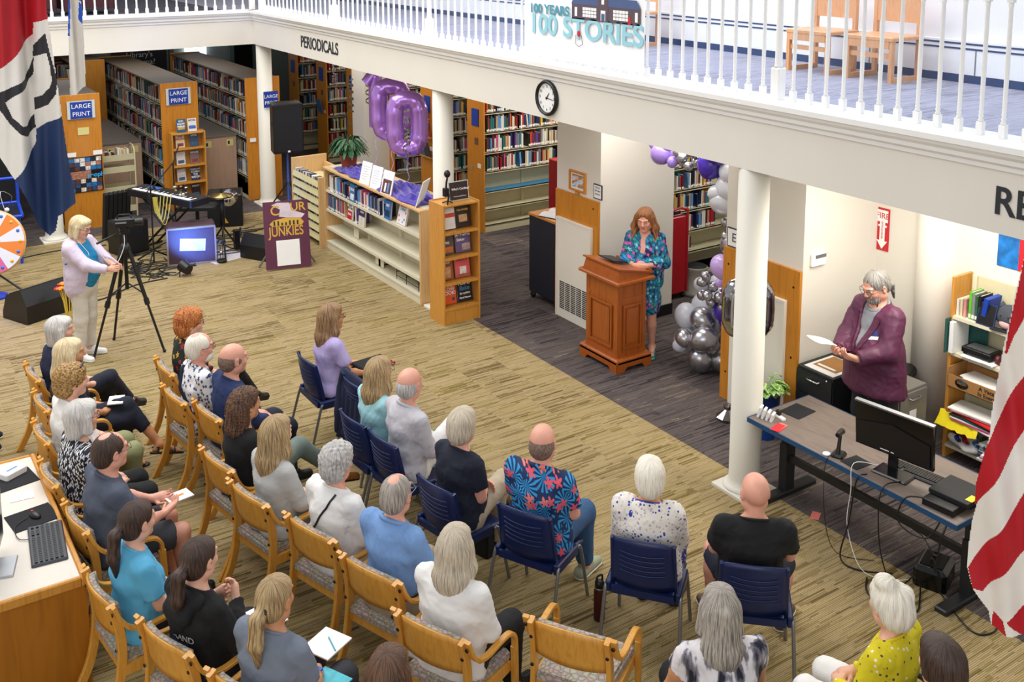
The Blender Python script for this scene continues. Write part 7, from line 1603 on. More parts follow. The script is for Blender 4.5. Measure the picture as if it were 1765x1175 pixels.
# ================================================================ TOP OF THE LONG SHELF
TUL = mat('purple_tulle', '#33189a', .45, vary=.3, vscale=9); TUL.node_tree.nodes['Principled BSDF'].inputs['Sheen Weight'].default_value = .5
def drape(lab, x0, x1, y0, y1, z, seed, h=.09, ov=0):
    mb = MB(); nx, ny = 22, 60; vs = []; r = random.Random(seed); P = [r.uniform(0, 6) for _ in range(6)]
    for j in range(ny+1):
        for i in range(nx+1):
            u, v = i/nx, j/ny; e = math.sin(math.pi*u)**.5*math.sin(math.pi*v)**.4
            qq = .6*math.sin(7*v+5*u+P[5]); zz = z+.012+h*e*(.5+.28*math.sin(9*u+19*v+P[0]+qq*3)+.22*math.sin(17*u-27*v+P[1]-qq*4)+.2*abs(math.sin(34*v+13*u+P[2]+qq*6)))
            vs.append((x0+(x1-x0)*u+.02*math.sin(14*v+P[3]), y0+(y1-y0)*v+.02*math.sin(9*u+P[4]), max(z+.006, zz)))
    mb.add(vs, [(j*(nx+1)+i, j*(nx+1)+i+1, (j+1)*(nx+1)+i+1, (j+1)*(nx+1)+i) for j in range(ny) for i in range(nx)], TUL, True); o = mb.build('tulle_cloth'); tag(o, lab, 'cloth', 'purple tulle on the long shelf')
drape('purple tulle bunched under the potted fern at the far end of the shelf', 6.22, 6.68, 13.3, 14.2, 1.272, 1, .1)
drape('purple tulle spread over the near half of the long shelf', 6.2, 6.7, 11.55, 12.9, 1.272, 2, .12)
leafplant('potted_fern', 'large dark green leafy plant in a terracotta pot on the long shelf', (6.45, 14.1, 1.29), mat('terracotta', '#a04a2e', .6, vary=.06), .14, .2, 230, .27, .026, LEAFD, .75, .75, 5)
for y, lab, pic in ((13.05, 'white framed page on the long shelf, left of three', 0), (12.72, 'white framed page on the long shelf, middle of three', 0), (12.38, 'white frame with a photo of people, right of three on the long shelf', 1)):
    t = thing('photo_frame', lab, 'frame', (6.2, y, 1.272), -83, 'frames on the long shelf'); Mx = Matrix.Rotation(R(-14), 4, 'X')
    MB().box(-.125, .125, -.012, 0, 0, .32, WP, Mx).build('board', t); bx('stand_leg', -.01, .01, .0, .09, 0, .01, WP, t)
    if pic: MB().box(-.1, .1, -.0135, -.012, .01, .2, mat('photo_brown', '#6a4238', .4, vary=.5, vscale=18), Mx).box(-.05, -.01, -.0145, -.0135, .03, .15, WP, Mx).box(.02, .06, -.0145, -.0135, .03, .16, BMAT[9], Mx).build('photo', t)
    else:
        mb = MB()
        for k in range(6): mb.box(-.08, .08-.02*(k % 3), -.0135, -.012, .25-.035*k, .255-.035*k, mat('faint_print', '#a9b7d6', .6), Mx)
        tag(mb.build('printed_lines', t), kind='stuff')
t = thing('placard', 'white propped sheet at the near end of the long shelf by the column', 'sign', (6.3, 11.62, 1.273), -140); Mx = Matrix.Rotation(R(-18), 4, 'X'); MB().box(-.13, .13, -.01, 0, 0, .36, WP, Mx).build('board', t); MB().box(-.08, .08, -.0115, -.01, .1, .25, MAGM[3], Mx).build('picture', t)
# microphone / recorder on the oak display
t = thing('camera_mount', 'black flexible arm mount with a microphone on top of the oak display', 'microphone', (6.2, 10.72, 1.51))
MB().tube(bez([(0, 0, 0), (.02, 0, .1), (-.01, .01, .2), (0, 0, .32)], 5), .012, BLACK, 8).build('gooseneck', t); MB().sph((0, 0, .37), .04, BLACK, 12, 8, (1, 1, 1.2)).build('windscreen', t); MB().bbox(-.06, -.0, -.05, .02, .1, .2, BLACK, .006).build('recorder', t)
for k in range(3): a_ = 2.1*k; MB().tube([(0, 0, .03), (.07*math.cos(a_), .07*math.sin(a_), .004)], .008, BLACK, 6).build('leg', t)
# ================================================================ SOUND GEAR ON THE LEFT
def pabox(nm, lab, loc, rz, w, d, h, wedge=False, m=BLACK, grill=BLK2, cat='speaker'):
    t = thing(nm, lab, cat, loc, rz)
    if wedge:
        prof = [(-d/2, 0), (d/2, 0), (d/2, h*.55), (d*.28, h), (-d*.32, h*.75), (-d/2, h*.2)]
        mb = MB(); mb.prism(prof, -w/2, w/2, m, Matrix(((0, 0, 1, 0), (1, 0, 0, 0), (0, 1, 0, 0), (0, 0, 0, 1)))); mb.build('cabinet', t)
        a_, b_ = Vector((0, -d*.31, h*.76)), Vector((0, d*.27, h*1.0)); dv = (b_-a_); n_ = Vector((0, -dv.z, dv.y)).normalized(); mb = MB()
        P = [a_+dv*.05+n_*.008, b_-dv*.05+n_*.008]; mb.add([P[0]+Vector((-w*.45, 0, 0)), P[0]+Vector((w*.45, 0, 0)), P[1]+Vector((w*.45, 0, 0)), P[1]+Vector((-w*.45, 0, 0))]+[P[0]+Vector((-w*.45, 0, 0))-n_*.01, P[0]+Vector((w*.45, 0, 0))-n_*.01, P[1]+Vector((w*.45, 0, 0))-n_*.01, P[1]+Vector((-w*.45, 0, 0))-n_*.01], [(0, 1, 2, 3), (0, 4, 5, 1), (1, 5, 6, 2), (2, 6, 7, 3), (3, 7, 4, 0)], grill); mb.build('grille', t)
    else:
        MB().bbox(-w/2, w/2, -d/2, d/2, 0, h, m, .02).build('cabinet', t); bx('grille', -w/2+.02, w/2-.02, -d/2-.008, -d/2, .03, h-.03, grill, t)
    for s in (-1, 1): bx('handle', s*w/2-.006, s*w/2+.006, -.06, .06, h*.55, h*.62, DKTXT, t) if not wedge else None
    return t
t = pabox('loudspeaker', 'tall black loudspeaker on a stand beside the round column', (6.40, 16.45, 1.12), -12, .5, .36, .84)
bx('logo_plate', -.02, .02, -.19, -.188, .02, .05, WP, t)
t = thing('speaker_stand', 'speaker stand with a blue lit pole under the tall loudspeaker', 'stand', (6.40, 16.45, 0)); MB().tube([(0, 0, .25), (0, 0, 1.1)], .018, mat('blue_lit_pole', '#4a6ee0', .3, .3, vary=.05), 10).build('pole', t)  # blue stage light falling on the pole is put into its colour
for k in range(3): a_ = 2*math.pi*k/3+.5; MB().tube([(0, 0, .6), (.42*math.cos(a_), .42*math.sin(a_), .02)], .012, BLACK, 8).build('leg', t)
t = pabox('floor_monitor', 'black wedge floor speaker half behind the band sign', (5.22, 14.55, 0), 120, .5, .4, .36, True)
t = pabox('floor_monitor', 'large black wedge floor speaker behind the filming woman', (2.02, 13.85, 0), 205, .66, .5, .42, True)
t = pabox('subwoofer', 'black subwoofer box with a yellow triangle logo', (5.35, 16.6, 0), -20, .56, .5, .54); mb = MB(); mb.add([(-.05, -.262, .07), (.05, -.262, .07), (0, -.262, .16)], [(0, 1, 2)], GOLD).build('triangle_logo', t)
t = pabox('amplifier', 'black square amplifier cube behind the keyboard stand', (3.62, 15.9, 0), 15, .46, .4, .5)
t = thing('amplifier', 'brown vintage amplifier cabinet lit by a blue lamp', 'amplifier', (4.28, 14.93, 0), -14); BRN = mat('brown_tolex', '#46303a', .55, vary=.1, vscale=30)
MB().bbox(-.34, .34, -.17, .2, 0, .56, BRN, .025).build('cabinet', t); mb = MB()
for q in ((-.34, .34, .53, .555), (-.34, .34, .0, .02), (-.345, -.32, .02, .53), (.32, .345, .02, .53)): mb.box(q[0], q[1], -.19, -.172, q[2], q[3], mat('amp_trim', '#8d7c6c', .4))
mb.build('trim', t); MB().box(-.19, .17, -.185, -.175, .2, .38, mat('amp_grille', '#c8b8dc', .3, vary=.2), Matrix.Rotation(R(5), 4, 'Y')).build('grille_badge', t)
t = thing('stage_lamp', 'small black stage lamp shining blue on the amplifier', 'lamp', (4.0, 14.28, 0), 20); MB().tube([(0, -.07, .1), (0, .07, .14)], [.07, .09], BLACK, 14).build('housing', t); MB().lathe([(.001, 0), (.075, 0)], mat('lamp_blue', '#5a7cff', .3, emit='#6a8cff', estr=3), 14, M=Matrix.Translation((0, .073, .141)) @ Matrix.Rotation(R(-75), 4, 'X'), cap=False).build('lens', t)
for s in (-1, 1): MB().tube([(s*.09, 0, .12), (s*.09, .02, .0)], .008, BLACK, 6).build('bracket', t)
# keyboard on an X stand
t = thing('stage_keyboard', 'long black stage keyboard with white keys on a crossed stand', 'keyboard', (4.15, 15.6, .8), -66)
MB().bbox(-.72, .72, -.18, .18, 0, .11, BLACK, .015).build('case', t); bx('white_keys', -.6, .68, -.17, -.03, .11, .118, WP, t)
mb = MB()
for k in range(44):
    if k % 7 not in (2, 6): mb.box(-.59+k*.0288, -.578+k*.0288, -.11, -.03, .118, .126, BLACK)
tag(mb.build('black_keys', t), kind='stuff'); bx('display', -.5, -.25, .02, .12, .111, .115, mat('screen_blue', '#1c4a86', .3, emit='#2a6ac0', estr=.6), t)
t = thing('keyboard_stand', 'black crossed keyboard stand', 'stand', (4.15, 15.6, 0), -66)
for s in (-1, 1):
    for y in (-.1, .12): MB().tube([(s*-.45, y, .02), (s*.45, y, .79)], .018, BLACK, 8).build('leg', t)
    MB().tube([(s*.45, -.22, .02), (s*.45, .22, .02)], .015, BLACK, 8).build('foot', t)
t = thing('keyboard_bench', 'black padded keyboard bench', 'bench', (4.72, 16.05, 0), -30); MB().bbox(-.3, .3, -.15, .15, .46, .54, BLK2, .03).build('seat', t); MB().tube([(0, 0, .03), (0, 0, .46)], .03, BLACK, 10).build('post', t); MB().tube([(-.2, 0, .02), (.2, 0, .02)], .018, BLACK, 8).build('foot', t); MB().tube([(0, -.18, .02), (0, .18, .02)], .018, BLACK, 8).build('foot', t)
t = thing('carry_case', 'ribbed black folding case leaning by the low bookcase', 'case', (3.62, 16.75, 0), 10)
for k in range(6): MB().bbox(-.2+k*.07, -.14+k*.07, -.05, .05, 0, .78, BLK2, .008, Matrix.Rotation(R(10), 4, 'X')).build('rib', t)
BR = mat('cymbal_brass', '#8d7a4a', .25, .9, vary=.1)
t = thing('hi_hat', 'brass cymbals on a black tripod stand', 'cymbal', (4.78, 15.0, 0)); MB().lathe([(.001, .935), (.03, .93), (.035, .92), (.17, .9), (.17, .895), (.001, .915)], BR, 28).build('cymbal', t); MB().lathe([(.001, .86), (.17, .885), (.17, .88), (.001, .855)], BR, 28).build('cymbal', t)
MB().tube([(0, 0, .25), (0, 0, 1.0)], .014, BLACK, 8).build('rod', t); MB().lathe([(.04, 0), (.04, .42)], BLACK, 12, (0, 0, .45)).build('clutch', t)
for k in range(3): a_ = 2*math.pi*k/3+.3; MB().tube([(0, 0, .42), (.28*math.cos(a_), .28*math.sin(a_), .01)], .014, BLACK, 8).build('leg', t)
t = thing('drum', 'small white shell drum behind the cymbals', 'drum', (5.2, 16.0, .56), 0); MB().lathe([(.12, 0), (.12, .14)], WP, 20, M=Matrix.Rotation(R(60), 4, 'X')).build('shell', t); MB().lathe([(.125, .13), (.125, .15)], CHROME, 20, M=Matrix.Rotation(R(60), 4, 'X')).build('hoop', t)
def micstand(lab, loc, pts):
    t = thing('microphone_stand', lab, 'stand', loc); MB().tube([(0, 0, .02), (0, 0, 1.15)], .012, BLACK, 8).build('pole', t); MB().tube(pts, .01, BLACK, 8).build('boom_arm', t); p = pts[-1]; MB().tube([p, tuple(Vector(p)+Vector((.03, 0, -.1)))], [.018, .026], BLK2, 10).build('microphone', t)
    for k in range(3): a_ = 2*math.pi*k/3; MB().tube([(0, 0, .2), (.32*math.cos(a_), .32*math.sin(a_), .01)], .012, BLACK, 8).build('leg', t)
micstand('black boom microphone stand behind the keyboard', (4.5, 16.5, 0), [(.2, .35, 1.35), (0, 0, 1.15), (-.5, -.7, .98)])
micstand('black microphone stand in the tangle left of the amplifier', (3.78, 15.1, 0), [(.1, .2, 1.25), (0, 0, 1.15), (-.1, -.2, 1.12)])
t = thing('bead_strings', 'yellow bead necklaces hung on the microphone stand', 'beads', (3.82, 15.05, 1.0))
for k in range(5): 
    w_ = .06+.04*k; MB().tube([(-w_/2+w_*i/12+.03*k, -.02, -.4*(.6+.12*k)*math.sin(math.pi*i/12)) for i in range(13)], .007, mat('bead_yellow', '#d0c056', .35), 6).build('string', t)
t = thing('floral_ornament', 'cluster of gilt and dark flowers fixed on the keyboard', 'ornament', (4.25, 15.25, .93)); rr = random.Random(5)
for k in range(16): MB().sph((rr.uniform(-.09, .09), rr.uniform(-.09, .09), rr.uniform(0, .14)), .028, [BR, BLACK, CHROME][k % 3], 8, 5, (1, 1, .6)).build('blossom', t)
t = thing('sheet_music', 'printed sheets lying on the floor below the cymbal stand', 'paper', (4.72, 14.85, 0), 15); bx('sheet', -.28, .22, -.25, .25, .001, .003, mat('printed_sheet', '#d5ccd0', .7, vary=.15, vscale=60), t); bx('sheet', -.1, .28, -.2, .32, .0035, .005, mat('printed_sheet', '#d5ccd0', .7), t)
t = thing('lantern', 'small black lantern on the sheets', 'lantern', (4.62, 14.6, .005)); MB().lathe([(.07, 0), (.075, .03), (.06, .04)], BLACK, 16).build('base', t); MB().lathe([(.06, .3), (.07, .31), (.03, .34)], BLACK, 16).build('cap', t); MB().sph((0, 0, .15), .03, CHROME, 10, 8).build('bulb', t)
for k in range(4): MB().tube([(.06*math.cos(k*1.57), .06*math.sin(k*1.57), .03), (.06*math.cos(k*1.57), .06*math.sin(k*1.57), .3)], .005, BLACK, 6).build('bar', t)
t = thing('foot_pedal', 'slim black tower beside the sheets', 'device', (5.02, 15.1, .006)); MB().bbox(-.04, .04, -.05, .05, 0, .3, BLACK, .008).build('case', t)
rr = random.Random(12)
for k in range(16):
    cx_, cy_ = 3.2+rr.random()*2.6, 14.7+rr.random()*1.9
    if k < 7: cx_, cy_ = 3.4+rr.random()*.6, 14.3+rr.random()*.9
    pts = [(cx_+rr.uniform(-.5, .5)*(1 if k > 6 else .6), cy_+rr.uniform(-.45, .45)*(1 if k > 6 else .6), .008+.004*(k % 3)) for _ in range(7)]
    cable('black cable in the tangle on the floor around the amplifiers', pts, .0065, BLACK, grp='tangled black stage cables')
cable('black cable running across the front of the stage floor to the amplifier', [(1.9, 14.0, .008), (2.7, 13.9, .008), (3.3, 14.25, .008), (3.75, 14.3, .008)], .01)
cable('black cable running along the back of the stage floor', [(1.6, 16.2, .008), (2.6, 16.5, .008), (3.4, 16.4, .008)], .01)
# ---- band sign
t = thing('easel_sign', 'maroon band sign with gold lettering leaning on a low tripod', 'sign', (5.32, 13.75, 0), -14); MRN = mat('maroon_board', '#5c2440', .45, vary=.1, vscale=4); Mx = Matrix.Rotation(R(-14), 4, 'X')
MB().box(-.32, .32, -.015, 0, .02, .98, MRN, Mx).build('board', t)
yd = Mx @ Vector((0, 0, 1)); pt = lambda x, z, e=.018: Mx @ Vector((x, -e, z))
fit(text('JUNKIES', .19, pt(-.25, .54), (1, 0, 0), yd, GOLD, t, ext=.001, bold=.003), .5, 0); text('C', .19, pt(-.22, .84), (1, 0, 0), yd, GOLD, t, ext=.001, bold=.002); text('UR', .17, pt(.06, .88), (1, 0, 0), yd, GOLD, t, ext=.001, bold=.002)
mb = MB(); mb.prism([(-.2, .62), (.22, .62), (.25, .66), (.2, .72), (.0, .74), (-.18, .71), (-.24, .66)], .016, .018, GOLD, Mx @ Matrix(((1, 0, 0, 0), (0, 0, -1, 0), (0, 1, 0, 0), (0, 0, 0, 1)))); mb.build('gold_cloud', t)
mb = MB(); rr = random.Random(2)
for k in range(7): x_ = -.17+.055*k; mb.box(x_-.012, x_+.012, -.0195, -.0185, .63, .67+rr.random()*.03, DKTXT, Mx)
mb.build('player_silhouette', t); mb = MB(); mb.prism([(-.1, .76), (.02, .74), (.22, .72), (.27, .77), (.12, .83), (.05, .95), (-.12, .96), (-.2, .93), (-.08, .86)], .0155, .0165, mat('smoke_print', '#d8c9d2', .5, vary=.15, vscale=8), Mx @ Matrix(((1, 0, 0, 0), (0, 0, -1, 0), (0, 1, 0, 0), (0, 0, 0, 1)))); mb.build('smoke_print', t)
MB().box(-.16, .17, -.0165, -.0155, .06, .42, WP, Mx).build('blank_white_square', t)
for s in (-1, 1): MB().tube([(s*.1, .12, .5), (s*.4, .2, .012)], .014, STEEL, 8).build('stand_leg', t)
MB().tube([(0, .1, .5), (0, .45, .012)], .014, STEEL, 8).build('stand_leg', t)
# ---- flowers on the wedge, wheel, blue table
t = thing('flower_bunch', 'orange and red artificial flowers standing behind the filming woman', 'flowers', (2.27, 13.42, .36)); OR_ = mat('petal_orange', '#e98a1a', .7, vary=.15, vscale=30); RD_ = mat('petal_red', '#c9331a', .7, vary=.1)
rr = random.Random(8)
for k in range(7):
    x, y, z = rr.uniform(-.1, .08), rr.uniform(-.06, .06), rr.uniform(.02, .2); st = MB().tube([(x*.3, y*.3-.12, -.34), (x*.6, y*.6-.1, -.1), (x, y, z)], .006, mat('stem_yellow', '#c7a930', .6), 6).build('stem', t); mb = MB()
    for j in range(10): a_ = j*2.4; mb.sph((x+.032*math.cos(a_)*(j/10+.3), y+.032*math.sin(a_)*(j/10+.3), z+.02*(1-j/10)), .024, OR_ if k % 2 else RD_, 8, 5, (1, 1, .5))
    mb.build('blossom', st)
t = thing('prize_wheel', 'round spinning prize wheel with painted pictures, cut by the left photo edge', 'wheel', (1.62, 14.7, 0), -20)
WH = mat('wheel_paint', '#e6b070', .3, vary=.1); MB().lathe([(.001, -.012), (.43, -.012), (.43, .012), (.001, .012)], WH, 48, M=Matrix.Translation((0, 0, .78)) @ Matrix.Rotation(R(80), 4, 'X')).build('disc', t)
Mw = Matrix.Translation((0, 0, .78)) @ Matrix.Rotation(R(80), 4, 'X'); wc = [mat('wheel_'+n, c, .35, vary=0) for n, c in (('white', '#eceef6'), ('pink', '#e06aa0'), ('blue', '#3a78d8'), ('yellow', '#f0c040'), ('orange', '#ef8a3a'))]
for k in range(12):
    a0 = 2*math.pi*k/12; P = [(.12*math.cos(a0), .12*math.sin(a0))]+[(.41*math.cos(a0+i*.5236/4), .41*math.sin(a0+i*.5236/4)) for i in range(5)]+[(.12*math.cos(a0+.5236), .12*math.sin(a0+.5236))]; MB().prism(P, .0125, .015, wc[[0, 4, 0, 3, 1][k % 5]], Mw).build('segment', t)
for k in range(16): a0 = 2*math.pi*k/16; MB().lathe([(.001, .016), (.022, .016), (.022, .018), (.001, .018)], wc[2] if k % 2 else wc[3], 12, M=Mw @ Matrix.Translation((.36*math.cos(a0), .36*math.sin(a0), 0))).build('painted_dot', t)
MB().tube([(0, .02, .78), (0, .1, .3), (0, .1, .05)], .03, mat('stand_blue', '#1d3fc8', .4), 10).build('post', t); MB().lathe([(.14, 0), (.14, .03), (.05, .06)], mat('stand_blue', '#1d3fc8', .4), 20, (0, .1, 0)).build('base', t)
for x in (-.45, .5): MB().tube([(0, .1, .35), (x, -.1, .02)], .014, BLACK, 8).build('stand_leg', t)
t = thing('blue_table', 'blue framed bead maze table with small toys behind the flag', 'table', (1.85, 16.6, 0), -5); TB = mat('table_blue', '#1a45c4', .35, vary=.03)
mb = MB()
for y in (-.45, .45): mb.tube([(-.4, y, .72), (.4, y, .72)], .025, TB, 8)
for x in (-.4, .4): mb.tube([(x, -.45, .72), (x, .45, .72)], .025, TB, 8); mb.tube([(x, .45, .72), (x, .45, 1.1)], .025, TB, 8)
mb.tube([(-.4, .45, 1.1), (.4, .45, 1.1)], .025, TB, 8).build('frame', t); MB().box(-.38, .38, -.43, .43, .69, .71, DKM).build('table_top', t)
for x in (-.36, .36):
    for y in (-.4, .4): MB().tube([(x, y, 0), (x, y, .7)], .02, TB, 8).build('leg', t)
for k in range(3): MB().tube(bez([(-.2+.2*k, -.1, .71), (-.25+.2*k, 0, 1.0), (-.1+.2*k, .1, .9), (-.15+.2*k, .2, .71)]), .006, CHROME, 6).build('wire', t)
for k, c in enumerate((RD_, OR_, GRN, WP)): MB().sph((-.2+.14*k, -.1, .75), .035, c, 10, 8).build('wooden_bead', t)
struct(bx('wall_dark_screen', -.6, 2.55, 18.6, 18.7, 0, 2.86, mat('dark_screen', '#1a1c22', .8, vary=.1)))
# ================================================================ TRIPOD AND CAMERA
t = thing('camera_tripod', 'tall black camera tripod in front of the filming woman', 'tripod', (2.70, 12.05, 0)); 
MB().tube([(0, 0, .72), (0, 0, 1.4)], .022, BLACK, 12).build('centre_column', t); MB().lathe([(.05, 0), (.065, .04), (.04, .1)], BLACK, 14, (0, 0, 1.16)).build('spider', t)
for q, (x, y) in enumerate(((.30, -.33), (-.10, .36), (-.42, -.08))):
    lg = MB().tube([(x*.1, y*.1, 1.2), (x*.55, y*.55, .6)], .022, BLACK, 10).tube([(x*.55, y*.55, .6), (x, y, .01)], .014, BLACK, 10).build('leg', t); MB().tube([(x*.53, y*.53, .63), (x*.58, y*.58, .56)], .03, BLACK, 10).build('lock', lg); MB().sph((x, y, .02), .02, BLACK, 8, 6).build('rubber_foot', lg)
    MB().tube([(0, 0, .8), (x*.5, y*.5, .68)], .009, BLACK, 6).build('brace', t)
MB().bbox(-.05, .05, -.05, .05, 1.38, 1.46, BLACK, .012).build('pan_head', t); MB().tube([(-.04, -.03, 1.42), (-.34, -.2, 1.37)], [.008, .014], BLACK, 8).build('pan_handle', t)
t = thing('video_camera', 'black video camera mounted on the tripod', 'camera', (2.72, 12.05, 1.46), -20); MB().bbox(-.12, .1, -.05, .05, 0, .1, BLACK, .012).build('body', t); MB().tube([(.08, 0, .05), (.19, 0, .05)], [.04, .045], BLACK, 14).build('lens', t); MB().tube([(-.09, 0, .1), (-.07, 0, .14), (.05, 0, .14), (.07, 0, .1)], .01, BLACK, 8).build('top_handle', t)
bx('screen', -.1, .02, -.1, -.052, .06, .067, STEEL, t)
cable('white earphone cord running from the filming woman to the camera', [(2.36, 12.02, 1.36), (2.42, 11.95, 1.2), (2.55, 11.95, 1.05), (2.68, 12.0, 1.25), (2.68, 12.02, 1.46)], .004, WP)
# ================================================================ NEAR-LEFT DESK
t = thing('computer_desk', 'cream topped oak computer desk at the lower left corner', 'desk', (.1, 7.52, 0)); CRT = mat('cream_laminate', '#d9d1c4', .4, vary=.02)
MB().bbox(-1.2, 1.0, -.92, .92, .70, .735, CRT, .004).build('desk_top', t)
mb = MB().bbox(1.0, 1.035, -.955, .955, .69, .742, OAK, .008).bbox(-1.2, 1.0, -.955, -.92, .69, .75, OAK, .008).bbox(-1.2, 1.0, .92, .955, .69, .742, OAK, .008); mb.build('edge_trim', t)
OKB = wood('oak_board', '#8f5614', '#a96a1c', (6, 6, .7), .3, 1.6); bx('front_panel', -1.2, 1.03, -.94, -.92, 0, .69, OKB, t); bx('side_panel', -.9, -.87, -.9, .9, 0, .69, OKB, t); bx('modesty_panel', -1.2, .96, .90, .92, 0, .69, OKB, t)
keyboard('black computer keyboard on the cream desk', (.99, 7.1, .736), 84, .5, .22, mat('kb_dark', '#3d4148', .5, vary=.05), BLACK)
mpad('black mouse pad with a mouse on the cream desk', (.96, 7.5, .736), 8, .3, .26); mpad('black mouse pad under the white box', (.92, 8.12, .736), 10, .32, .26)
t = thing('computer_mouse', 'black and red computer mouse on the cream desk', 'mouse', (.98, 7.5, .741), -70); MB().sph((0, 0, .005), .05, BLACK, 18, 10, (1.15, .62, .5)).build('shell', t); bx('red_wheel', -.045, -.03, -.006, .006, .02, .03, FIRER, t)
cable('thin black mouse cord on the cream desk', [(.93, 7.5, .745), (.84, 7.42, .745), (.84, 7.25, .745), (.93, 7.2, .745)], .003)
t = thing('tissue_pack', 'white box with faint print on the black pad', 'box', (.93, 8.22, .741), 30); MB().bbox(-.09, .09, -.07, .07, 0, .05, WP, .01).build('carton', t); bx('print', -.05, .04, -.03, -.01, .0502, .051, BMAT[9], t)
papers('single white note lying on the cream desk', (.93, 7.83, .737), 5, .16, .13, 1, 2, th=.001)
t = thing('computer_monitor', 'black monitor seen edge-on at the left photo edge', 'monitor', (.66, 6.98, .736), -15); MB().bbox(-.02, .02, -.26, .26, .1, .46, GLB, .008).build('screen_back', t); bx('stand_neck', -.05, -.02, -.04, .04, .02, .3, STEEL, t); MB().bbox(-.1, .12, -.12, .12, 0, .012, mat('silver_base', '#b9bbbf', .3, .6), .006).build('stand_base', t)
# ================================================================ SMALL THINGS AMONG THE AUDIENCE
t = thing('water_bottle', 'maroon steel water bottle with a black lid standing on the floor', 'bottle', (4.24, 5.25, 0)); MB().lathe([(.037, 0), (.04, .01), (.04, .22), (.034, .235), (.03, .25)], mat('bottle_maroon', '#4a1512', .35, .3, vary=.05), 24).build('body', t); MB().lathe([(.034, .236), (.034, .246)], STEEL, 24).build('collar', t); MB().lathe([(.033, .25), (.033, .285), (.02, .295)], BLACK, 20).build('lid', t); MB().tube(bez([(-.025, 0, .29), (-.02, 0, .33), (.02, 0, .33), (.025, 0, .29)], 4), .007, BLACK, 8).build('carry_loop', t)
t = thing('tote_bag', 'open brown tote bag hanging between the chambray man and the navy chairs', 'bag', (3.42, 6.02, .12), 25); TB_ = mat('brown_leather', '#80592f', .6, vary=.08)
MB().bbox(-.15, .15, -.07, .07, 0, .3, TB_, .02).build('body', t); MB().tube(bez([(-.1, -.07, .28), (-.08, -.09, .42), (.08, -.09, .42), (.1, -.07, .28)]), .008, TB_, 8).build('handle', t); MB().bbox(-.12, .12, -.05, .05, .3, .31, BLACK, .005).build('lining', t)
t = thing('handbag', 'black square bag on the floor beside the navy chair of the blossom shirt man', 'bag', (4.12, 6.42, 0), 15); MB().bbox(-.2, .2, -.1, .1, 0, .3, C_BLK, .015).build('body', t); MB().tube(bez([(-.12, 0, .29), (-.1, 0, .42), (.1, 0, .42), (.12, 0, .29)]), .008, BLACK, 8).build('strap', t)
t = thing('laptop_bag', 'black and red trimmed bag on the lap of the woman in lavender', 'bag', (4.22, 8.77, .62), 6); Mx = Matrix.Rotation(R(4), 4, 'X'); MB().bbox(-.17, .17, -.13, .13, 0, .03, C_BLK, .01).build('body', t); MB().box(-.17, .17, -.135, -.12, .005, .034, FIRER).build('red_zip', t); MB().bbox(-.15, .15, -.15, -.135, 0, .025, GREYM, .004).build('front_pocket', t)
def pad(lab, loc, rz, w, d, m=WP, cat='paper', nm='notepad', extra_=None):
    t = thing(nm, lab, cat, loc, rz); MB().box(-w/2, w/2, -d/2, d/2, 0, .008, m).build('pages', t)
    if extra_: extra_(t)
    return t
pad('white pad with a turquoise pen on the lap of the grey-shirted woman', (2.2, 5.27, .635), 26, .22, .2, extra_=lambda t: MB().tube([(-.03, -.09, .012), (.04, .02, .012)], .004, mat('pen_turquoise', '#25a9b8', .4), 6).build('pen', t))
pad('turquoise and white booklets beside the grey-shirted woman', (2.12, 5.02, .60), 26, .12, .2, mat('turquoise', '#4fb7c4', .6))
pad('white booklet held on the lap of the long-haired blond woman', (1.93, 9.27, .655), -20, .13, .17, extra_=lambda t: bx('cover', -.07, .07, -.09, .09, -.004, 0, DKTXT, t))
pad('white slip with orange marks held by the man in the slate polo', (1.91, 7.27, .70), 10, .18, .13, extra_=lambda t: bx('orange_mark', -.04, .04, -.01, .015, .0082, .009, OR_, t))
pad('white leaflet on the seat of the empty wooden armchair', (3.58, 4.55, .479), -20, .1, .2)
t = pad('white leaflet with a black pen on the floor behind the chambray man', (3.0, 5.75, .0), 30, .2, .26, extra_=lambda t: MB().tube([(-.02, -.05, .014), (.02, .06, .014)], .005, BLACK, 6).build('pen', t))
pad('white sheet on the lap of the woman in the black hoodie', (1.98, 5.72, .62), 10, .2, .24)
# jacket hung over the empty navy chair
t = thing('hung_jacket', 'dark navy jacket hung over the back of the empty navy chair', 'jacket', (3.92, 8.06, 0), -88)
mb = MB(); vs = []; nx, nz = 26, 22
for lay in (0, 1):
    for j in range(nz+1):
        for i in range(nx+1):
            u = -1+2*i/nx; v = j/nz; z = .90-.62*v+.02*math.sin(u*9)*v; x = u*(.2+.05*v); y = -.245-.05*v-.02*math.sin(u*16+v*3)*v-.012*math.sin(u*31)*v+(.0 if lay == 0 else .03)
            if v < .08: y = -.235+(0 if lay == 0 else .03)
            vs.append((x, y, z))
Wd = nx+1; n0 = Wd*(nz+1); F = []
for j in range(nz):
    for i in range(nx): a = j*Wd+i; F += [(a, a+1, a+Wd+1, a+Wd), (n0+a, n0+a+Wd, n0+a+Wd+1, n0+a+1)]
rim = list(range(Wd))+[k*Wd+nx for k in range(1, nz+1)]+[nz*Wd+i for i in range(nx-1, -1, -1)]+[k*Wd for k in range(nz-1, 0, -1)]
F += [(rim[k], n0+rim[k], n0+rim[(k+1) % len(rim)], rim[(k+1) % len(rim)]) for k in range(len(rim))]
mb.add(vs, F, C_NAVY, True); mb.build('back', t)
for s in (-1, 1): MB().tube(bez([(s*.19, -.22, .88), (s*.26, -.22, .7), (s*.24, -.27, .42), (s*.25, -.27, .3)], 5), [.05]*5+[.055]*5+[.045]*6, C_NAVY, 10).build('sleeve', t)
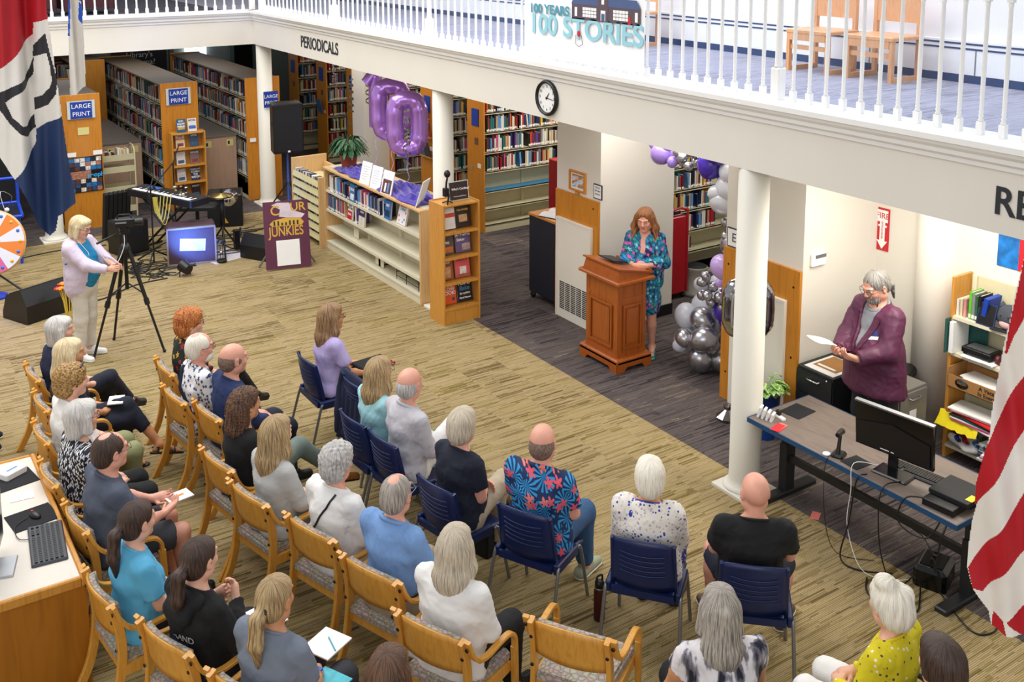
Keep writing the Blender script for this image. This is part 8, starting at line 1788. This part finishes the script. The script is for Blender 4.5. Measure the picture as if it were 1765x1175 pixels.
# sheet held by the man in maroon
def add_to(P_, fn): return fn(P_[0], P_[1])
T_, J = S3; wc_ = (J['W'][1]+J['W'][-1])/2
mo = T_.matrix_basis
pw = Matrix.Translation(T_.location) @ T_.rotation_euler.to_matrix().to_4x4() @ Matrix.Diagonal((1.06, 1.06, 1.06, 1)) @ Vector((wc_[0], wc_[1]+.13, wc_[2]+.09))
t = thing('paper_sheet', 'white sheet of paper held by the man in the maroon jacket', 'paper', tuple(pw), 170-90); mb = MB(); vs = []
for j in range(7):
    for i in range(5): u, v = i/4-.5, j/6; vs.append((u*.21, -.02+.26*v, .02+.14*v+.03*(u*u)*4*.4-.05*v*v))
mb.add(vs, [(j*5+i, j*5+i+1, (j+1)*5+i+1, (j+1)*5+i) for j in range(6) for i in range(4)], WP, True); mb.build('sheet', t)
# details fixed onto cloth surfaces: points are dropped along y onto the garment
from mathutils.bvhtree import BVHTree
def garment(T, nm):
    o = [c for c in T.children if c.name.split('.')[0] == nm][0]; return BVHTree.FromPolygons([v.co[:] for v in o.data.vertices], [p.vertices[:] for p in o.data.polygons])
def drop(bv, x, z, front=True, e=.004):
    s_ = 1 if front else -1; h = bv.ray_cast(Vector((x, s_, z)), Vector((0, -s_, 0)), 2)[0]; return Vector((x, (h.y if h else 0)+s_*e, z))
def patch(bv, rows, m, nm, T, front=True, e=.004):
    mb = MB(); P_ = [drop(bv, x, z, front, e) for r_ in rows for x, z in r_]; n = len(rows[0]); back = [p-Vector((0, .006 if front else -.006, 0)) for p in P_]; k = len(P_)
    F = [(j*n+i, j*n+i+1, (j+1)*n+i+1, (j+1)*n+i) for j in range(len(rows)-1) for i in range(n-1)]; mb.add(P_+back, F+[tuple(q+k for q in f[::-1]) for f in F]+[(j*n, (j+1)*n, (j+1)*n+k, j*n+k) for j in range(len(rows)-1)]+[(j*n+n-1, j*n+n-1+k, (j+1)*n+n-1+k, (j+1)*n+n-1) for j in range(len(rows)-1)], m); return mb.build(nm, T)
q = lambda v: tuple(v)
Hd = J['Hd']; bj = garment(T_, 'jacket'); zp = .95
for s in (-1, 1): patch(bj, [[(s*(.012+.085*t-.005)+s*.055*f*(1.15-.6*abs(t-.75)), zp+.13+.32*t) for f in (.15, .5, 1)] for t in (0, .15, .3, .45, .6, .75, .9)], C_MAR, 'lapel', T_, e=.011)
patch(bj, [[(-.15, zp+.26), (-.115, zp+.255), (-.08, zp+.25)], [(-.15, zp+.285), (-.115, zp+.28), (-.08, zp+.275)]], WP, 'name_badge', T_)
patch(bj, [[(-.145, zp+.29), (-.115, zp+.285), (-.085, zp+.28)], [(-.135, zp+.33), (-.115, zp+.345), (-.095, zp+.32)]], mat('pocket_square', '#3c478f', .7), 'pocket_square', T_)
MB().box(-.045, .045, -.006, .008, -.024, .024, BLACK, Matrix.Translation(q(Hd(0, .068, -.128)))).build('bow_tie', T_)
def strap(P_, pts, m, r=.008):
    T2, J2 = P_; bv = garment(T2, 'shirt'); pp = []
    for (x0, z0), (x1, z1) in zip(pts[:-1], pts[1:]):
        for k in range(4): pp.append(drop(bv, x0+(x1-x0)*k/4, z0+(z1-z0)*k/4, False, r*.4))
    MB().tube([tuple(p) for p in pp], r, m, 6).build('strap', T2)
strap(A6, [(.09, 1.03), (.06, .95), (-.02, .82), (-.12, .7), (-.18, .62)], BLACK, .008); strap(A2, [(-.1, 1.02), (-.06, .93), (.0, .82), (.08, .72), (.14, .64)], C_DNAVY, .018)
T2, J2 = P7; U2 = J2['U']; bv = garment(T2, 'shirt')
for s_, z in (('NEW', .845), ('ENGLAND', .795)):
    o = text(s_, .055, (0, 0, z), (1, 0, 0), (0, 0, 1), WP, T2, 'back_print', 'CENTER', .0005, .001)
    for v in o.data.vertices: v.co = drop(bv, v.co.x, v.co.z, False, .003)
patch(bv, [[(-.05, .68), (.01, .66), (.07, .68)], [(-.06, .72), (.01, .72), (.08, .72)], [(-.06, .77), (.01, .77), (.09, .77)]], BMAT[0], 'shield_print', T2, False)
surf('hood', [Prim('c', U2(-.11, -.07, .47), U2(.11, -.07, .47), .05, .05, bl=.03), Prim('c', U2(-.07, -.13, .40), U2(.07, -.13, .40), .05, .05, bl=.04), Prim('e', U2(0, -.14, .34), rad=(.07, .035, .08), bl=.04)], .011, C_BLK, T2, noise=folds(3, .005))
T2, J2 = S1; U2 = J2['U']; surf('hood', [Prim('c', U2(-.12, -.05, .48), U2(.12, -.05, .48), .045, .045, bl=.03), Prim('e', U2(0, -.13, .43), rad=(.12, .06, .07), bl=.04)], .011, C_LILAC, T2, noise=folds(4, .005))
# wrist watch of the grey-shirted woman, belt of the chambray man
T2, J2 = P8; w_ = J2['W'][1]; e_ = J2['EL'][1]; c_ = e_+(w_-e_)*.93; MB().sph(q(c_), .03, mat('watch_pink', '#d9a7b4', .4), 12, 8, (1, 1, .8)).build('watch_strap', T2); MB().box(-.018, .018, -.02, .02, .02, .034, mat('watch_face', '#3a57b8', .2), Matrix.Translation(q(c_))).build('watch_face', T2)
T2, J2 = A7; BE = mat('belt_brown', '#6a3a1e', .5, vary=.1); X_ = V3(1, 0, 0); surf('belt', [Prim('c', V3(0, -.01, .575), V3(0, -.01, .615), .140, .140, side=X_, k=1.40, bl=.01, clips=[(V3(0, 0, .61), V3(0, 0, 1)), (V3(0, 0, .575), V3(0, 0, -1))])], .011, BE, T2)
T2, J2 = S1; Hd2 = J2['Hd']; MB().tube([q(Hd2(.075, .01, -.03)), q(Hd2(.08, .03, -.1)), q(J2['U'](.04, .14, .36)), q(J2['U'](.05, .17, .2))], .003, WP, 5).build('earphone_cord', T2)
# sunglasses pushed up in the curly hair, clip
T2, J2 = P3; Hd2 = J2['Hd']; MB().tube([q(Hd2(-.06, .05, .115)), q(Hd2(-.02, .075, .13)), q(Hd2(.02, .075, .13)), q(Hd2(.06, .05, .115))], .009, GL1, 6).build('sunglasses', T2)
# ================================================================ BACK OF THE ROOM
t = thing('poster', 'dark chalkboard style poster on the far wall over the large print ranges', 'poster', (5.9, 23.97, 1.9)); bx('board', -.6, .6, -.02, 0, -.55, .4, mat('poster_navy', '#17202e', .5, vary=.2), t); bx('frame_top', -.62, .62, -.03, 0, .4, .44, OAKD, t)
text("Library's", .17, (0, -.025, .16), (1, 0, 0), (0, .0, 1), WP, t, align='CENTER', ext=.001); text('Drama?', .17, (.08, -.025, -.01), (1, 0, 0), (0, .0, 1), WP, t, align='CENTER', ext=.001)
LTW = mat('lit_window', '#ffffff', .5, vary=0, emit='#eaf4ff', estr=3.2)
struct(bx('window_1', 6.92, 7.4, 23.9, 23.98, 1.95, 2.5, LTW)); struct(bx('door_1', 8.05, 8.5, 23.9, 23.98, 0, 2.4, mat('dark_glass', '#0c1013', .1, vary=0))); struct(bx('trim_3', 7.95, 8.05, 23.88, 23.98, 0, 2.5, mat('teal_grey_trim', '#5d7478', .5))); struct(bx('trim_4', 8.5, 8.62, 23.88, 23.98, 0, 2.5, mat('teal_grey_trim', '#5d7478', .5)))
struct(bx('trim_5', 6.55, 6.65, 23.88, 23.98, 0, 2.6, mat('teal_grey_trim', '#5d7478', .5)))
# ================================================================ FLAGS (cloth hanging from the upper rail)
FL = [('red', [(0.532, 4.658), (0.848, 4.653), (0.844, 4.499), (0.846, 4.413), (0.79, 4.398), (0.787, 4.346), (0.737, 4.298), (0.687, 4.242), (0.638, 4.209), (0.496, 4.111)]), ('white', [(0.846, 4.413), (0.79, 4.398), (0.787, 4.346), (0.737, 4.298), (0.687, 4.242), (0.638, 4.209), (0.496, 4.111), (0.484, 3.933), (0.613, 3.81), (0.665, 3.705), (0.77, 3.849), (0.776, 3.915), (0.877, 3.971), (0.864, 4.132), (0.858, 4.238), (0.852, 4.343)]), ('navy', [(0.877, 3.971), (0.776, 3.915), (0.77, 3.849), (0.665, 3.705), (0.697, 3.632), (0.757, 3.469), (0.807, 3.403), (0.828, 3.43), (0.84, 3.505), (0.916, 3.556), (0.917, 3.573), (0.896, 3.78)]), ('dark', [(0.784, 4.295), (0.813, 4.332), (0.833, 4.349), (0.845, 4.265), (0.856, 4.198), (0.866, 4.132), (0.858, 4.074), (0.828, 4.021), (0.774, 4.002), (0.775, 4.058), (0.809, 4.068), (0.838, 4.102), (0.847, 4.133), (0.842, 4.213), (0.833, 4.26), (0.781, 4.245)]), ('dark', [(0.784, 4.248), (0.766, 4.192), (0.735, 4.147), (0.632, 4.104), (0.585, 4.09), (0.582, 4.039), (0.647, 4.056), (0.691, 4.086), (0.74, 4.108), (0.763, 4.145), (0.779, 4.165)]), ('dark', [(0.617, 4.051), (0.647, 4.056), (0.671, 3.986), (0.711, 3.943), (0.734, 3.94), (0.771, 3.984), (0.774, 3.923), (0.734, 3.89), (0.697, 3.91), (0.658, 3.961), (0.616, 4.038)])]
FR = [('white', [(0.158, 3.558), (0.089, 3.448), (0.065, 3.291), (0.055, 3.174), (0.036, 3.028), (0.025, 2.92), (0.007, 2.758), (0.004, 2.65), (-0.014, 2.484), (-0.028, 2.289), (-0.042, 2.202), (-0.051, 2.06), (-0.05, 1.962), (-0.023, 1.877), (0.048, 1.783), (0.064, 1.718), (0.125, 1.715), (0.196, 1.729), (0.341, 1.762), (0.222, 3.566)]), ('red', [(0.089, 3.448), (0.07, 3.292), (0.052, 3.135), (0.041, 2.989), (0.05, 2.983), (0.073, 3.086), (0.105, 3.187), (0.238, 3.318), (0.222, 3.566), (0.158, 3.558)]), ('red', [(0.253, 3.093), (0.122, 2.916), (0.073, 2.798), (0.023, 2.681), (-0.009, 2.569), (-0.038, 2.382), (-0.035, 2.281), (0.007, 2.366), (0.056, 2.473), (0.138, 2.663), (0.267, 2.89)]), ('red', [(0.287, 2.581), (0.155, 2.39), (0.123, 2.314), (0.049, 2.168), (-0.02, 2.03), (-0.047, 1.963), (-0.023, 1.877), (0.02, 1.868), (0.096, 1.999), (0.171, 2.125), (0.304, 2.321)]), ('red', [(0.323, 2.03), (0.188, 1.863), (0.121, 1.778), (0.185, 1.725), (0.341, 1.762)]), ('red', [(0.067, 1.789), (0.064, 1.718), (0.125, 1.715), (0.108, 1.774)])]
FP = [('white', [(1.503, 4.479), (1.494, 4.313), (1.48, 3.935), (1.47, 3.609), (1.523, 3.634), (1.574, 3.681), (1.582, 4.056), (1.576, 4.31), (1.578, 4.477)]), ('blue', [(1.503, 4.479), (1.479, 4.054), (1.489, 4.053), (1.513, 4.479)]), ('blue', [(1.564, 4.298), (1.586, 4.268), (1.578, 4.133), (1.553, 4.172)]), ('blue', [(1.567, 4.436), (1.585, 4.394), (1.576, 4.302), (1.564, 4.306)])]
def inpoly(x, y, P):
    c = np.zeros(x.shape, bool); j = len(P)-1
    for i in range(len(P)):
        xi, yi = P[i]; xj, yj = P[j]
        k = ((yi > y) != (yj > y)); c ^= k & (x < (xj-xi)*(y-yi)/((yj-yi) or 1e-9)+xi); j = i
    return c
def flag(nm, lab, data, Y, cell, mats, foldf, base=(0, 0), rz=0):
    xs = [p[0] for _, P in data for p in P]; zs = [p[1] for _, P in data for p in P]
    x0, x1, z0, z1 = min(xs), max(xs), min(zs), max(zs); nx, nz = int((x1-x0)/cell)+2, int((z1-z0)/cell)+2
    gx, gz = np.meshgrid(x0+cell*(np.arange(nx)+.5), z0+cell*(np.arange(nz)+.5), indexing='ij'); idx = np.full(gx.shape, -1)
    cols = list(mats)
    for c, P in data:
        idx[inpoly(gx, gz, P)] = cols.index(c)
    vx, vz = np.meshgrid(x0+cell*np.arange(nx+1), z0+cell*np.arange(nz+1), indexing='ij')
    vy = Y+foldf(vx, vz); V = np.stack([vx, vy, vz], -1).reshape(-1, 3); I, K = np.nonzero(idx >= 0)
    q = lambda a, b: a*(nz+1)+b
    F = np.stack([q(I, K), q(I+1, K), q(I+1, K+1), q(I, K+1)], -1); m = idx[I, K]
    n = len(V); V2 = V+np.array([0, .004, 0]); V, Fa = np.concatenate([V, V2]), np.concatenate([F, F[:, ::-1]+n]); m = np.concatenate([m, m])
    V, Fa = compact(V, Fa); me = quadmesh(nm, [(V, Fa)], [mats[c] for c in cols], lambda a, b: m)
    t = thing(nm, lab, 'flag', (0, 0, 0)); o = bpy.data.objects.new('cloth', me); COL.objects.link(o); o.parent = t
    c0 = Vector(((x0+x1)/2, Y, z0)); o.location = -c0; t.location = Matrix.Rotation(R(rz), 3, 'Z') @ c0+Vector((base[0], base[1], 0)); t.rotation_euler = (0, 0, R(rz)); return t
def cl(n, c): return mat('flag_'+n, c, .65, vary=.03, bump=.1, bscale=400)
fm = dict(red=cl('red', '#b5091c'), white=cl('white', '#e9e3da'), navy=cl('navy', '#1b335e'), dark=cl('dark', '#232126'), blue=cl('blue', '#1d54c4'))
f1 = flag('flag', 'large red, white and navy flag with a dark letter outline hanging at the upper left', FL, 5.0, .003, {k: fm[k] for k in ('red', 'white', 'navy', 'dark')},
     lambda x, z: .03*np.sin((x-.5)*34+z*1.2)+.012*np.sin((x-.5)*80-z*3)+.035/(1+np.exp(-(x-.745)*160)))
MB().tube([(f1.location.x*0-.3, 0, 1.6), (.4, 0, 1.6)], .015, OAK, 8).build('pole', f1)
f2 = flag('flag', 'red and white striped flag hanging at the right photo edge', FR, 0, .0035, {k: fm[k] for k in ('white', 'red')},
     lambda x, z: .028*np.sin(x*24+z*4.2)+.013*np.sin(x*52+z*6)+.02*np.sin(z*7+x*9), (4.104, 2.400), -59.68)
MB().tube([(.2, 0, 1.93), (.8, 0, 2.2)], .015, OAK, 8).build('pole', f2)
f3 = flag('flag', 'narrow pale flag with blue emblems hanging right of the large flag', FP, 8.0, .004, {k: fm[k] for k in ('white', 'blue')}, lambda x, z: .02*np.sin(x*90+z*2)+.01*np.sin(x*170))
MB().tube([(-.12, 0, .93), (.12, 0, .93)], .012, OAK, 8).build('pole', f3)
# ---- turn the records into books: the 290 that look largest one by one, the rest as one heap of real geometry
BOOKS.sort(key=lambda b: -b[0])
ORD = ['first', 'second', 'third', 'fourth', 'fifth', 'sixth', 'seventh', 'eighth', 'ninth', 'tenth', 'eleventh', 'twelfth']
sel = sorted(BOOKS[:290], key=lambda b: b[1].translation.x*.832-b[1].translation.y*.555); tot = {}; seen = {}
for b in sel: tot[(b[2], b[3])] = tot.get((b[2], b[3]), 0)+1
for sc_, W_, k, place in sel:
    o = bpy.data.objects.new('book', BMESH[k]); COL.objects.link(o); o.matrix_world = W_
    if place[0] == '@': tag(o, place[1:], 'book')
    else:
        i_ = seen.get((k, place), 0); seen[(k, place)] = i_+1
        tag(o, (ORD[min(i_, 11)]+' '+BOOKCOL[k][0]+' book from the left ' if tot[(k, place)] > 1 else BOOKCOL[k][0]+' book ')+place, 'book', 'books '+place)
mb = MB()
for sc_, W_, k, place in BOOKS[290:]:
    c = BMAT[k]; P = [W_ @ Vector((x, y, z)) for x in (-.48, .48) for y in (-.5, .5) for z in (0, 1)]
    mb.add(P, [(0, 1, 3, 2), (4, 6, 7, 5), (0, 4, 5, 1), (2, 3, 7, 6)], c); 
    P = [W_ @ Vector((x, y, .985)) for x, y in ((-.48, -.49), (.48, -.49), (.48, .49), (-.48, .49))]; mb.add(P, [(0, 1, 2, 3)], PAGE)
    mb.add([W_ @ Vector(p) for p in ((-.44, -.505, .06), (.44, -.505, .06), (.44, -.505, .2), (-.44, -.505, .2))], [(0, 1, 2, 3)], STK)
o = mb.build('shelved_books'); tag(o, 'hundreds of library books filling the farther ranges behind the hall', 'books', kind='stuff')
